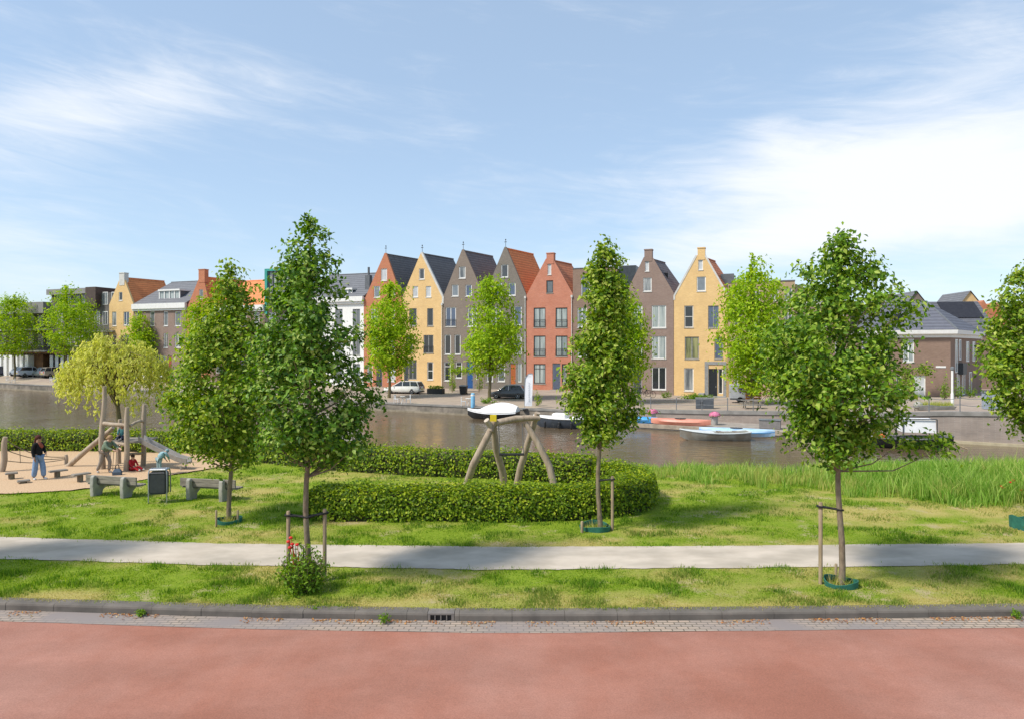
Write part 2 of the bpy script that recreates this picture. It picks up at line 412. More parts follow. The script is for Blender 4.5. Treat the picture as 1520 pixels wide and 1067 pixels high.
# park lawn as a height field
xs = np.unique(np.concatenate([np.linspace(-220, -30, 40), np.arange(-30, 26, .22), np.linspace(26, 220, 40)]))
ts = np.concatenate([np.linspace(0, .62, 70), np.linspace(.63, 1, 60)])
GX = np.repeat(xs[:, None], len(ts), 1)
k0 = smooth_table(KERB, GX); b0 = smooth_table(BANK, GX) + 1.6
GY = k0 + (b0 - k0) * ts[None, :]
GZ = park_z(GX, GY)
V = np.stack([GX, GY, GZ], -1).reshape(-1, 3)
nx, ny = GX.shape
ii = (np.arange(nx - 1)[:, None] * ny + np.arange(ny - 1)[None, :]).reshape(-1, 1)
F = np.concatenate([ii, ii + ny, ii + ny + 1, ii + 1], 1)
def lawn_material():
    m, nt, b = newmat('lawn'); N, L = nt.nodes, nt.links
    b.inputs['Roughness'].default_value = .9; b.inputs['Specular IOR Level'].default_value = .1
    tc = N.new('ShaderNodeTexCoord')
    def noise(s, d=6):
        t = N.new('ShaderNodeTexNoise'); t.inputs['Scale'].default_value = s; t.inputs['Detail'].default_value = d; t.inputs['Roughness'].default_value = .7
        L.new(tc.outputs['Object'], t.inputs['Vector']); return t.outputs['Fac']
    def ramp(f, a, ca, b_, cb):
        r = N.new('ShaderNodeValToRGB'); e = r.color_ramp.elements
        e[0].position = a; e[0].color = rgba(ca); e[1].position = b_; e[1].color = rgba(cb); L.new(f, r.inputs[0]); return r.outputs[0]
    def mix(f, a, c):
        x = N.new('ShaderNodeMix'); x.data_type = 'RGBA'
        L.new(f, x.inputs['Factor']); L.new(a, x.inputs[6])
        if isinstance(c, tuple): x.inputs[7].default_value = rgba(c)
        else: L.new(c, x.inputs[7])
        return x.outputs[2]
    g = ramp(noise(9), .35, (.155, .24, .016), .65, (.25, .33, .03))
    a = N.new('ShaderNodeAttribute'); a.attribute_name = 'dry'
    y = ramp(noise(14), .35, (.38, .33, .08), .65, (.47, .39, .15))
    c = mix(a.outputs['Fac'], g, y)
    soil = ramp(noise(.9, 5), .56, (0, 0, 0), .66, (.8, .8, .8))
    c = mix(soil, c, (.46, .37, .22))
    L.new(c, b.inputs['Base Color'])
    bp = N.new('ShaderNodeBump'); bp.inputs['Strength'].default_value = .9; bp.inputs['Distance'].default_value = .05
    L.new(noise(30, 4), bp.inputs['Height']); L.new(bp.outputs[0], b.inputs['Normal'])
    return m
struct(np_mesh('lawn', V, F, lawn_material(), attr=dryness(GX, GY).ravel()))

def strip(name, inner, outer, z, mat, x0=-200, x1=200, n=600, jit=0.0, thick=None):
    x = np.unique(np.concatenate([np.linspace(x0, x1, 120), np.linspace(-30, 30, n)]))
    def line(t, sd):
        y = smooth_table(t, x) if not callable(t) else t(x)
        return y + (fb(x * 1.3, x * 0 + sd, sd) - .5) * jit + (fb(x * 6, x * 0 + sd, sd + 5) - .5) * jit * .5
    a, b_ = line(inner, 21), line(outer, 33)
    V = np.concatenate([np.stack([x, a, x * 0 + z], 1), np.stack([x, b_, x * 0 + z], 1)])
    k = len(x); i = np.arange(k - 1)[:, None]
    F = np.concatenate([i, i + 1, i + 1 + k, i + k], 1)
    return struct(np_mesh(name, V, F, mat))
m_path = M('shell_gravel', (.53, .46, .38), (.43, .37, .30), 1.6, .95, .15, .15, c3=(.33, .29, .235), scale3=1.1, fac3=.8, detail=14, stretch=(.6, 1, 1))
strip('path', PATH_NEAR, PATH_FAR, .016, m_path, jit=.12)

# road of red asphalt, gutter of small bricks, concrete kerb
def road_material():
    m, nt, b = newmat('red_asphalt'); N, L = nt.nodes, nt.links
    b.inputs['Roughness'].default_value = .78; b.inputs['Specular IOR Level'].default_value = .35
    tc = N.new('ShaderNodeTexCoord')
    def noise(s, d=6, st=(1, 1, 1), r=.7):
        mp = N.new('ShaderNodeMapping'); mp.inputs['Scale'].default_value = st; L.new(tc.outputs['Object'], mp.inputs[0])
        t = N.new('ShaderNodeTexNoise'); t.inputs['Scale'].default_value = s; t.inputs['Detail'].default_value = d; t.inputs['Roughness'].default_value = r
        L.new(mp.outputs[0], t.inputs['Vector']); return t.outputs['Fac']
    r = N.new('ShaderNodeValToRGB'); e = r.color_ramp.elements
    e[0].position = .38; e[0].color = (.315, .130, .087, 1); e[1].position = .64; e[1].color = (.36, .180, .135, 1)
    L.new(noise(.28, 5, (1, .6, 1)), r.inputs[0])
    r2 = N.new('ShaderNodeValToRGB'); e = r2.color_ramp.elements
    e[0].position = .3; e[0].color = (.35, .35, .35, 1); e[1].position = .72; e[1].color = (1.6, 1.57, 1.55, 1)
    L.new(noise(42, 4, r=.85), r2.inputs[0])
    x = N.new('ShaderNodeMix'); x.data_type = 'RGBA'; x.blend_type = 'MULTIPLY'; x.inputs['Factor'].default_value = .42
    L.new(r.outputs[0], x.inputs[6]); L.new(r2.outputs[0], x.inputs[7])
    r3 = N.new('ShaderNodeValToRGB'); e = r3.color_ramp.elements
    e[0].position = .40; e[0].color = (.88, .87, .86, 1); e[1].position = .62; e[1].color = (1.06, 1.06, 1.06, 1)
    L.new(noise(.7, 9, (.5, 1.1, 1)), r3.inputs[0])
    y = N.new('ShaderNodeMix'); y.data_type = 'RGBA'; y.blend_type = 'MULTIPLY'; y.inputs['Factor'].default_value = 1
    L.new(x.outputs[2], y.inputs[6]); L.new(r3.outputs[0], y.inputs[7])
    L.new(y.outputs[2], b.inputs['Base Color'])
    bp = N.new('ShaderNodeBump'); bp.inputs['Strength'].default_value = .5; bp.inputs['Distance'].default_value = .008
    L.new(noise(110, 2), bp.inputs['Height']); L.new(bp.outputs[0], b.inputs['Normal'])
    return m
strip('road', lambda x: x * 0 - 40, lambda x: smooth_table(KERB, x) - .2, -.125, road_material())
def gutter_material():
    m, nt, b = newmat('gutter_bricks'); N, L = nt.nodes, nt.links
    b.inputs['Roughness'].default_value = .9
    tc = N.new('ShaderNodeTexCoord')
    br = N.new('ShaderNodeTexBrick'); br.inputs['Scale'].default_value = 1; br.inputs['Brick Width'].default_value = .21; br.inputs['Row Height'].default_value = .10
    br.inputs['Mortar Size'].default_value = .012; br.inputs['Color1'].default_value = (.40, .31, .24, 1); br.inputs['Color2'].default_value = (.30, .25, .21, 1); br.inputs['Mortar'].default_value = (.12, .10, .07, 1)
    L.new(tc.outputs['Object'], br.inputs['Vector'])
    t = N.new('ShaderNodeTexNoise'); t.inputs['Scale'].default_value = .5; t.inputs['Detail'].default_value = 6; L.new(tc.outputs['Object'], t.inputs['Vector'])
    r = N.new('ShaderNodeValToRGB'); r.color_ramp.elements[0].position = .42; r.color_ramp.elements[1].position = .62; L.new(t.outputs['Fac'], r.inputs[0])
    x = N.new('ShaderNodeMix'); x.data_type = 'RGBA'; L.new(r.outputs[0], x.inputs['Factor']); L.new(br.outputs['Color'], x.inputs[6]); x.inputs[7].default_value = (.22, .19, .18, 1)
    L.new(x.outputs[2], b.inputs['Base Color']); return m
strip('gutter', lambda x: smooth_table(KERB, x) - .78 + .0 * x, lambda x: smooth_table(KERB, x) - .25, -.119, gutter_material(), jit=.02)
m_kerb = M('kerb_concrete', (.165, .145, .125), (.105, .093, .082), 2.0, .9, .2, .3, c3=(.13, .12, .105), scale3=1.3, fac3=.7)
kb = MB(); x = -26.0
DRAIN_X = (655 - 760) * 12.85 / 1000
while x < 24:
    L_ = 1.0
    a = x + .003; b_ = x + L_ - .003
    segs = [(a, b_)]
    if a < DRAIN_X - .26 < b_ or a < DRAIN_X + .26 < b_:
        segs = [(a, min(b_, DRAIN_X - .26)), (max(a, DRAIN_X + .26), b_)]
    for a, b_ in segs:
        if b_ - a < .05: continue
        ya, yb = float(smooth_table(KERB, a)), float(smooth_table(KERB, b_)); j = random.uniform(-.006, .006)
        prof = [(-.27, -.2), (-.27, -.02), (-.255, .012), (-.235, .022), (0.0, .03), (0.0, -.2)]
        kb.loft([[(a, ya + p[0] + j, p[1]) for p in prof], [(b_, yb + p[0] + j, p[1]) for p in prof]])
    x += L_
struct(kb.build('kerb', m_kerb))
for sx, (a, b_) in (('kerb', (-200, -26)), ('kerb', (24, 200))):
    kk = MB()
    for i in range(24):
        u0 = a + (b_ - a) * i / 24; u1 = a + (b_ - a) * (i + 1) / 24; y0 = float(smooth_table(KERB, u0)); y1 = float(smooth_table(KERB, u1))
        kk.loft([[(u, y - .27, -.2), (u, y - .27, .02), (u, y, .03), (u, y, -.2)] for u, y in ((u0, y0), (u1, y1))])
    struct(kk.build('kerb', m_kerb))
# storm drain set in the kerb
y0 = float(smooth_table(KERB, DRAIN_X)) - .27
dr = thing('storm_drain', 'cast iron kerb drain inlet with dark slots beside the red road', 'drain', (DRAIN_X, y0, -.12))
f = MB(); f.box(-.25, .25, -.012, .24, .115, .145); f.box(-.25, -.20, -.012, .24, 0, .115); f.box(.20, .25, -.012, .24, 0, .115)
for k in range(3): f.box(-.12 + k * .11, -.10 + k * .11, -.008, .02, .0, .115)
f.build('frame', M('grey_iron', (.15, .135, .125), (.20, .175, .155), 6, .8), dr)
s_ = MB(); s_.box(-.20, .20, .03, .24, 0, .11); s_.build('inlet', m_black, dr)

# playground surface of wood chips
pts = [G(-260, 744), G(-120, 739), G(0, 734), G(60, 731), G(100, 729), G(150, 723), G(200, 715), G(250, 706), G(300, 698), G(345, 690), G(392, 681)]
pts = [(p.x, p.y) for p in pts] + [(-12.0, 31.8), (-14, 33.2), (-20, 34), (-45, 37)]
dense = []
for i in range(len(pts)):
    a, b_ = pts[i], pts[(i + 1) % len(pts)]
    n = max(2, int(math.hypot(a[0] - b_[0], a[1] - b_[1]) / .15))
    for k in range(n):
        t = k / n; dense.append((a[0] + (b_[0] - a[0]) * t + random.uniform(-.05, .05), a[1] + (b_[1] - a[1]) * t + random.uniform(-.07, .07), .045))
me = bpy.data.meshes.new('playground_surface'); bm = bmesh.new()
fv = bm.faces.new([bm.verts.new(p) for p in dense]); bmesh.ops.recalc_face_normals(bm, faces=[fv])
if fv.normal.z < 0: fv.normal_flip()
bmesh.ops.triangulate(bm, faces=bm.faces); bm.to_mesh(me); bm.free()
m_chips = M('wood_chips', (.60, .43, .27), (.40, .265, .16), 22, .95, .1, .9, c3=(.50, .36, .23), scale3=.5, detail=8)
me.materials.append(m_chips); o = bpy.data.objects.new('playground_surface', me); COL.objects.link(o); struct(o)
PLAY_POLY = np.array(pts)
def in_poly(x, y, poly):
    r_ = np.zeros(len(x), bool); j = len(poly) - 1
    for i in range(len(poly)):
        xi, yi = poly[i]; xj, yj = poly[j]
        c = ((yi > y) != (yj > y)) & (x < (xj - xi) * (y - yi) / (yj - yi + 1e-12) + xi)
        r_ ^= c; j = i
    return r_

# canal water
def water_material():
    m, nt, b = newmat('canal_water'); N, L = nt.nodes, nt.links
    b.inputs['Base Color'].default_value = (.12, .086, .05, 1); b.inputs['Roughness'].default_value = .07; b.inputs['IOR'].default_value = 1.33
    tc = N.new('ShaderNodeTexCoord')
    def noise(s, st, d=3, dist=0.):
        mp = N.new('ShaderNodeMapping'); mp.inputs['Scale'].default_value = st; mp.inputs['Rotation'].default_value = (0, 0, R(24)); L.new(tc.outputs['Object'], mp.inputs[0])
        t = N.new('ShaderNodeTexNoise'); t.inputs['Scale'].default_value = s; t.inputs['Detail'].default_value = d; t.inputs['Distortion'].default_value = dist
        L.new(mp.outputs[0], t.inputs['Vector']); return t.outputs['Fac']
    a = noise(1.7, (.5, 1.6, 1), 6, .6); c = noise(.25, (1, 1, 1), 3)
    mm = N.new('ShaderNodeMath'); mm.operation = 'MULTIPLY'; L.new(a, mm.inputs[0]); L.new(c, mm.inputs[1])
    bp = N.new('ShaderNodeBump'); bp.inputs['Strength'].default_value = .7; bp.inputs['Distance'].default_value = .15
    L.new(mm.outputs[0], bp.inputs['Height']); L.new(bp.outputs[0], b.inputs['Normal'])
    return m
wb = MB(); wb.quad((-900, 20, WATER_Z), (900, 20, WATER_Z), (900, 900, WATER_Z), (-900, 900, WATER_Z))
struct(wb.build('water', water_material()))

# street and land on the far bank
pxs = [-700, -400, -200, -120] + list(range(-60, 1640, 40)) + [837, 839, 1167, 1169] + [1700, 1900, 2200, 2600]
pxs = sorted(pxs)
V, F = [], []
for px in pxs:
    a = wall_d(px) + .35; r_ = max(row_d(px), a + 6)
    for d, z in ((a, lerp_table(ZE, px)), (a + (r_ - a) * .5, None), (r_, lerp_table(ZH, px)), (r_ + 60, lerp_table(ZH, px)), (r_ + 1800, lerp_table(ZH, px))):
        if z is None: z = (lerp_table(ZE, px) + lerp_table(ZH, px)) / 2
        V.append((X(px, d), d, z))
for i in range(len(pxs) - 1):
    for k in range(4): F.append((i * 5 + k, (i + 1) * 5 + k, (i + 1) * 5 + k + 1, i * 5 + k + 1))
m_street = M('street_clinkers', (.36, .29, .235), (.28, .225, .185), 1.2, .92, .15, .2, detail=9, c3=(.40, .33, .24), scale3=.15, fac3=.8)
struct(np_mesh('street', np.array(V), np.array(F), m_street))

def wall_strip(x0, x1, back, zt, zb, front=0.0, dz=0.0, step=20):
    mb = MB(); q = list(np.arange(x0, x1, step)) + [x1]
    rings = []
    for px in q:
        d = edge_d(px) + back; z = (lerp_table(ZE, px) if zt is None else zt) + dz
        dirv = Vector((.87, -.49, 0)); nv = Vector((-.49, -.87, 0))
        c = Vector((X(px, d), d, 0)) + nv * front
        bk = Vector((X(px, d), d, 0)) - nv * .5
        rings.append([(c.x, c.y, zb), (c.x, c.y, z), (bk.x, bk.y, z), (bk.x, bk.y, zb)])
    mb.loft(rings); return mb
m_quaystone = M('quay_masonry', (.30, .26, .21), (.18, .155, .13), 1.6, .95, .15, .5, detail=9, c3=(.10, .095, .075), scale3=.7, fac3=.8)
m_quaybrick = brick_mat('quay_brick', (.36, .29, .245), (.29, .235, .205), (.36, .32, .28), stain=(.17, .145, .125))
m_cap = M('concrete_cap', (.27, .255, .235), (.19, .18, .165), 1.2, .9, .2, .3, detail=9)
w1 = wall_strip(-700, 838, 0, None, -2.2, dz=-.05).build('quay_wall', m_quaystone); tag(w1, 'low rough stone quay along the left half of the canal', 'quay wall')
c1 = wall_strip(-700, 838, 0, None, WATER_Z - .3, front=.1, dz=0); c1 = None
c1 = MB()
q = list(np.arange(-700, 838, 20)) + [838]
def cap_rings(q, back, front, width, t, zoff):
    rg = []
    for px in q:
        d = edge_d(px) + back; z = lerp_table(ZE, px) + zoff; nv = Vector((-.49, -.87, 0)); p = Vector((X(px, d), d, 0))
        a = p + nv * front; b_ = p - nv * width
        rg.append([(a.x, a.y, z - t), (a.x, a.y, z), (b_.x, b_.y, z), (b_.x, b_.y, z - t)])
    return rg
c1.loft(cap_rings(q, 0, .06, .5, .16, .03)); c1.build('cap', m_cap, w1)
ft = MB(); ft.loft([[(X(px, edge_d(px)) - .49 * .12, edge_d(px) - .87 * .12, -2), (X(px, edge_d(px)) - .49 * .12, edge_d(px) - .87 * .12, WATER_Z + .16), (X(px, edge_d(px)) + .49 * .1, edge_d(px) + .87 * .1, WATER_Z + .16), (X(px, edge_d(px)) + .49 * .1, edge_d(px) + .87 * .1, -2)] for px in q])
ft.build('footing', M('wet_timber', (.30, .255, .19), (.2, .17, .12), 2, .8), w1)
w2 = wall_strip(836, 1168, 2.6, None, -2.2, dz=-.05).build('quay_wall', m_quaybrick); tag(w2, 'brick retaining wall behind the kayak dock', 'quay wall')
c2 = MB(); c2.loft(cap_rings(list(range(836, 1168, 20)) + [1168], 2.6, .08, .5, .28, .03)); c2.build('cap', m_cap, w2)
w3 = wall_strip(1168, 2600, 0, None, -2.2, dz=-.05).build('quay_wall', m_quaybrick); tag(w3, 'tall stained brick quay wall at the right of the canal', 'quay wall')
c3_ = MB(); c3_.loft(cap_rings(list(range(1168, 2600, 20)) + [2600], 0, .07, .5, .26, .03)); c3_.build('cap', m_cap, w3)
ft = MB(); q3 = list(range(1168, 1700, 20))
ft.loft([[(X(px, edge_d(px)) - .49 * .2, edge_d(px) - .87 * .2, -2), (X(px, edge_d(px)) - .49 * .2, edge_d(px) - .87 * .2, WATER_Z + .18), (X(px, edge_d(px)), edge_d(px), WATER_Z + .18), (X(px, edge_d(px)), edge_d(px), -2)] for px in q3])
ft.build('footing', M('pale_timber_edge', (.45, .39, .26), (.33, .28, .19), 2, .8), w3)
DOCK_Z = -.85
dk = MB(); rings = []
for px in list(range(830, 1170, 20)) + [1172]:
    d = edge_d(px); p = Vector((X(px, d), d, 0)); a = p - Vector((.49, .87, 0)) * 2.2; b_ = p + Vector((.49, .87, 0)) * 2.9
    rings.append([(a.x, a.y, -2), (a.x, a.y, DOCK_Z), (b_.x, b_.y, DOCK_Z), (b_.x, b_.y, -2)])
dk.loft(rings); o = dk.build('dock', M('dock_concrete', (.34, .30, .26), (.25, .22, .19), 1.5, .9, .2, .3, detail=8)); tag(o, 'low concrete landing stage carrying the kayaks', 'dock')
ed = MB(); ed.loft([[(X(px, edge_d(px)) - .49 * .06, edge_d(px) - .87 * .06, DOCK_Z - .26), (X(px, edge_d(px)) - .49 * .06, edge_d(px) - .87 * .06, DOCK_Z + .03), (X(px, edge_d(px)) + .15, edge_d(px) + .26, DOCK_Z + .03), (X(px, edge_d(px)) + .15, edge_d(px) + .26, DOCK_Z - .26)] for px in range(830, 1172, 20)])
ed.v = [(v[0] - .49 * 2.2, v[1] - .87 * 2.2, v[2]) for v in ed.v]
ed.build('edge_beam', M('dock_timber', (.40, .33, .25), (.26, .21, .16), 2, .85), o)
#%%HOUSES
# ================================================================== HOUSES ALONG THE FAR QUAY
br_red = brick_mat('orange_red_brick', (.56, .20, .10), (.44, .15, .08), (.48, .30, .21))
br_red2 = brick_mat('coral_brick', (.58, .215, .13), (.47, .17, .105), (.50, .32, .25))
br_yel = brick_mat('yellow_brick', (.80, .525, .215), (.68, .44, .18), (.70, .55, .35), stain=(.56, .37, .17))
br_gry = brick_mat('taupe_brick', (.27, .215, .175), (.215, .17, .14), (.26, .225, .19))
br_gry2 = brick_mat('slate_grey_brick', (.235, .205, .17), (.185, .16, .14), (.23, .205, .18))
br_mauve = brick_mat('mauve_brown_brick', (.31, .22, .18), (.25, .175, .145), (.30, .24, .21))
br_brown = brick_mat('brown_brick', (.29, .195, .145), (.235, .155, .12), (.29, .22, .175))
br_drk = brick_mat('dark_brick', (.12, .10, .09), (.09, .08, .07), (.14, .12, .11))
m_plaster = M('white_plaster', (.80, .79, .76), (.74, .73, .70), 1.2, .8, detail=8)
t_dark = tile_mat('charcoal_tiles', (.21, .20, .205), (.15, .145, .15))
t_slate = tile_mat('grey_tiles', (.20, .205, .22), (.16, .165, .18))
t_org = tile_mat('orange_tiles', (.88, .32, .12), (.72, .23, .085))
t_rust = tile_mat('rust_tiles', (.78, .28, .13), (.62, .20, .095))
m_lead = M('lead_grey', (.14, .15, .16), (.11, .115, .125), 3, .5)
m_teal = M('teal_panel', (.05, .33, .27), (.04, .26, .22), 3, .45)
g_dark = glass_mat('dark_glass', (.035, .04, .045))
g_mid = glass_mat('grey_glass', (.15, .165, .175))  # base colour raised to stand in for sky reflected in the panes
g_blue = glass_mat('bluish_glass', (.10, .13, .20))
def curtain_glass(name, c1, c2, sc=3.0):
    m, nt, b = newmat(name); N, L = nt.nodes, nt.links
    tc = N.new('ShaderNodeTexCoord'); mp = N.new('ShaderNodeMapping'); mp.inputs['Scale'].default_value = (sc, sc, .25); L.new(tc.outputs['Object'], mp.inputs[0])
    t = N.new('ShaderNodeTexNoise'); t.inputs['Scale'].default_value = 1.3; t.inputs['Detail'].default_value = 3; L.new(mp.outputs[0], t.inputs['Vector'])
    r = N.new('ShaderNodeValToRGB'); r.color_ramp.elements[0].position = .38; r.color_ramp.elements[1].position = .62
    r.color_ramp.elements[0].color = rgba(c1); r.color_ramp.elements[1].color = rgba(c2); L.new(t.outputs['Fac'], r.inputs[0]); L.new(r.outputs[0], b.inputs['Base Color'])
    b.inputs['Roughness'].default_value = .1; b.inputs['Specular IOR Level'].default_value = .5
    return m
g_net = curtain_glass('net_curtain_glass', (.42, .46, .44), (.24, .28, .28))
g_green = curtain_glass('green_curtain_glass', (.30, .30, .13), (.07, .08, .04))
MIDS = [g_mid, g_mid, glass_mat('sky_tinted_glass', (.22, .25, .28)), glass_mat('deep_grey_glass', (.07, .075, .08)), curtain_glass('half_curtain_glass', (.34, .35, .34), (.10, .11, .12), 1.6)]  # random pane greys, one darker; palest has sky reflection in its base colour
g_blind = glass_mat('drawn_blind_glass', (.55, .57, .58), .25, .4)

class House:
    def __init__(s, px0, px1, base=None, name='gabled_house', label='', cat='house', off=0.0, group='houses along the far quay'):
        s.px0, s.px1, s.off = px0, px1, off
        pm = (px0 + px1) / 2; s.dm = row_d(pm) + off
        s.base = lerp_table(ZH, pm) if base is None else base
        d0 = row_d(px0) + off
        s.o = Vector((X(px0, d0), d0, s.base))
        s.root = thing(name, label, cat, s.o, R(-20), group)
        s.w = s.hx(px1)
        s.holes = []; s.items = []
    def hx(s, px):
        # intersection of the sight line with the facade plane, as distance along the facade
        u = (px - 760) / FP; c, sn = math.cos(R(20)), math.sin(R(20))
        # (o.x + t c) = u (o.y - t sn)
        return (u * s.o.y - s.o.x) / (c + u * sn)
    def hz(s, py, px=None):
        d = s.dm if px is None else s.o.y - s.hx(px) * math.sin(R(20))
        return Z(py, d) - s.base
    def rect(s, pxc, pw, py0, py1):
        x0, x1 = s.hx(pxc - pw / 2), s.hx(pxc + pw / 2)
        return x0, x1, s.hz(py1, pxc), s.hz(py0, pxc)
    def window(s, pxc, py0, py1, pw, glass=None, frame=None, mull='', rail=False, sill=True):
        r_ = s.rect(pxc, pw, py0, py1); s.holes.append(r_); s.items.append(('w', r_, glass or g_mid, frame or m_white, mull, rail, sill))
    def door(s, pxc, py0, pw, mat, py1=None, frame=None, light=None):
        x0, x1, z0, z1 = s.rect(pxc, pw, py0, py1 or py0 + 30)
        r_ = (x0, x1, .06, z1); s.holes.append(r_); s.items.append(('d', r_, mat, frame or m_greyframe, light))
    def finish(s, outline, wall, body_depth=8.0, body_h=None, shear=.25, thick=.3):
        outline = [(p[0], p[1]) for p in outline]
        mb = facade(outline, s.holes, .13)
        # rim of the facade (thickness) and its back
        n = len(outline)
        for i in range(n):
            a, b_ = outline[i], outline[(i + 1) % n]
            mb.quad((a[0], 0, a[1]), (b_[0], 0, b_[1]), (b_[0], thick, b_[1]), (a[0], thick, a[1]))
        h = body_h
        w = s.w
        zb = -.8
        D_ = body_depth
        mb.add([(.012, .131, zb), (w - .012, .131, zb), (w - .012 + shear * D_, D_, zb), (.012 + shear * D_, D_, zb),
                (.012, .131, h), (w - .012, .131, h), (w - .012 + shear * D_, D_, h), (.012 + shear * D_, D_, h)],
               [(1, 2, 6, 5), (2, 3, 7, 6), (3, 0, 4, 7), (4, 5, 6, 7)])
        # back of the gable above the body
        up = [p for p in outline if p[1] >= h - .01]
        if len(up) >= 3: mb.add([(p[0], thick, p[1]) for p in up], [tuple(range(len(up)))])
        wl = mb.build('wall', wall, s.root, recalc=False)
        # dark rooms behind the openings
        for it in s.items:
            if it[0] == 'w': build_window(s.root, *it[1:])
            else: build_door(s.root, *it[1:])
        return wl
    def gable_roof(s, He, Hp, mat, L=6.5, shear=.25, xa=None, y0=.3, drop=.16, w=None):
        w = s.w if w is None else w
        xa = w / 2 if xa is None else xa
        mb = MB(); A = [(.03, He - drop), (w - .03, He - drop), (xa, Hp - drop)]
        f = [(p[0] + shear * y0, y0, p[1]) for p in A]; k = [(p[0] + shear * L, L, p[1]) for p in A]
        mb.add(f + k, [(0, 2, 1), (3, 4, 5), (1, 2, 5, 4), (2, 0, 3, 5), (0, 1, 4, 3)])
        r_ = mb.build('roof', mat, s.root)
        rd = MB(); rd.tube([(xa + shear * y0, y0, Hp - drop + .02), (xa + shear * L, L, Hp - drop + .02)], .10, 6); rd.build('ridge_tiles', mat, r_)
        return r_
def facade(outline, holes, depth):
    bm = bmesh.new()
    def loop(pts):
        vs = [bm.verts.new((p[0], 0, p[1])) for p in pts]
        return [bm.edges.new((vs[i], vs[(i + 1) % len(vs)])) for i in range(len(vs))]
    es = loop(outline)
    for x0, x1, z0, z1 in holes: es += loop([(x0, z0), (x1, z0), (x1, z1), (x0, z1)])
    bmesh.ops.triangle_fill(bm, use_beauty=True, use_dissolve=False, edges=es, normal=(0, -1, 0))
    bm.verts.index_update()
    mb = MB(); mb.add([v.co.copy() for v in bm.verts], [[v.index for v in f.verts] for f in bm.faces]); bm.free()
    fixed = []
    for f in mb.f:
        a, b_, c = (Vector(mb.v[i]) for i in f[:3])
        fixed.append(f if (b_ - a).cross(c - a).y < 0 else f[::-1])
    mb.f = fixed
    for x0, x1, z0, z1 in holes:
        c = [(x0, z0), (x1, z0), (x1, z1), (x0, z1)]
        for i in range(4):
            a, b_ = c[i], c[(i + 1) % 4]
            mb.quad((a[0], 0, a[1]), (a[0], depth, a[1]), (b_[0], depth, b_[1]), (b_[0], 0, b_[1]))
    return mb
def build_window(root, r_, glass, frame, mull, rail, sill, y=.07, fw=.11):
    x0, x1, z0, z1 = r_
    fw = min(fw, (x1 - x0) * .17)
    f = MB(); e = .004
    f.box(x0 + e, x0 + fw, y, y + .05, z0 + e, z1 - e); f.box(x1 - fw, x1 - e, y, y + .05, z0 + e, z1 - e)
    f.box(x0 + fw, x1 - fw, y, y + .05, z0 + e, z0 + fw); f.box(x0 + fw, x1 - fw, y, y + .05, z1 - fw, z1 - e)
    xm, zm = (x0 + x1) / 2, (z0 + z1) / 2
    if 'v' in mull: f.box(xm - .05, xm + .05, y + .003, y + .047, z0 + fw, z1 - fw)
    if 'h' in mull: f.box(x0 + fw, x1 - fw, y + .006, y + .044, zm - .04, zm + .04)
    if 't' in mull: f.box(x0 + fw, x1 - fw, y + .006, y + .044, z0 + (z1 - z0) * .74, z0 + (z1 - z0) * .74 + .07)
    w = f.build('window', frame, root)
    if glass is g_mid: glass = random.choice(MIDS)
    p = MB(); p.quad((x0 + fw * .5, y + .03, z0 + fw * .5), (x1 - fw * .5, y + .03, z0 + fw * .5), (x1 - fw * .5, y + .03, z1 - fw * .5), (x0 + fw * .5, y + .03, z1 - fw * .5)); p.build('pane', glass, w)
    if sill:
        s_ = MB(); s_.box(x0 - .04, x1 + .04, -.05, .065, z0 - .09, z0 - .004); s_.build('sill', m_concrete if frame is not m_white else m_offwhite, w)
    if rail:
        q = MB(); q.box(x0, x1, -.04, -.012, z0 + .92, z0 + .97); q.box(x0, x1, -.04, -.012, z0 + .06, z0 + .10)
        n = max(4, int((x1 - x0) / .14))
        for k in range(n + 1):
            xx = x0 + (x1 - x0) * k / n; q.box(xx - .011, xx + .011, -.036, -.016, z0 + .1, z0 + .92)
        q.build('railing', m_darkframe, w)
    return w
def build_door(root, r_, mat, frame, light, y=.06):
    x0, x1, z0, z1 = r_
    d = MB(); d.box(x0 + .09, x1 - .09, y + .02, y + .06, z0 + .02, z1 - .09)
    pw = (x1 - x0 - .18)
    for k in (0, 1): d.box(x0 + .09 + pw * .15, x1 - .09 - pw * .15, y + .008, y + .02, z0 + .15 + k * (z1 - z0) * .45, z0 + (z1 - z0) * (.40 + .45 * k))
    o = d.build('door', mat, root)
    f = MB(); f.box(x0 + .004, x0 + .09, y, y + .065, z0, z1 - .004); f.box(x1 - .09, x1 - .004, y, y + .065, z0, z1 - .004); f.box(x0 + .09, x1 - .09, y, y + .065, z1 - .09, z1 - .004)
    f.build('frame', frame, o)
    h = MB(); h.box(x1 - .2, x1 - .14, y - .03, y + .02, z0 + 1.0, z0 + 1.2); h.build('handle', m_steel, o)
    st = MB(); st.box(x0 - .2, x1 + .2, -.5, -.004, -.3, .05); st.build('doorstep', m_concrete, root)
    return o
def trim_gable(s, pts, mat, width=.2, name='verge_trim'):
    mb = MB()
    for (a, b_) in zip(pts[:-1], pts[1:]):
        va, vb = Vector((a[0], 0, a[1])), Vector((b_[0], 0, b_[1])); t = (vb - va).normalized(); n = Vector((-t.z, 0, t.x))
        if n.z < 0: n = -n
        q = [va - n * width * .6, vb - n * width * .6, vb + n * width * .4, va + n * width * .4]
        mb.prism([(p.x, -.035, p.z) for p in q], (0, .36, 0))
    return mb.build(name, mat, s.root)
def downpipe(s, x, h):
    mb = MB(); mb.tube([(x, -.08, -.2), (x, -.08, h)], .055, 6); mb.box(x - .12, x + .12, -.17, -.005, h, h + .3)
    return mb.build('downpipe', m_offwhite, s.root)
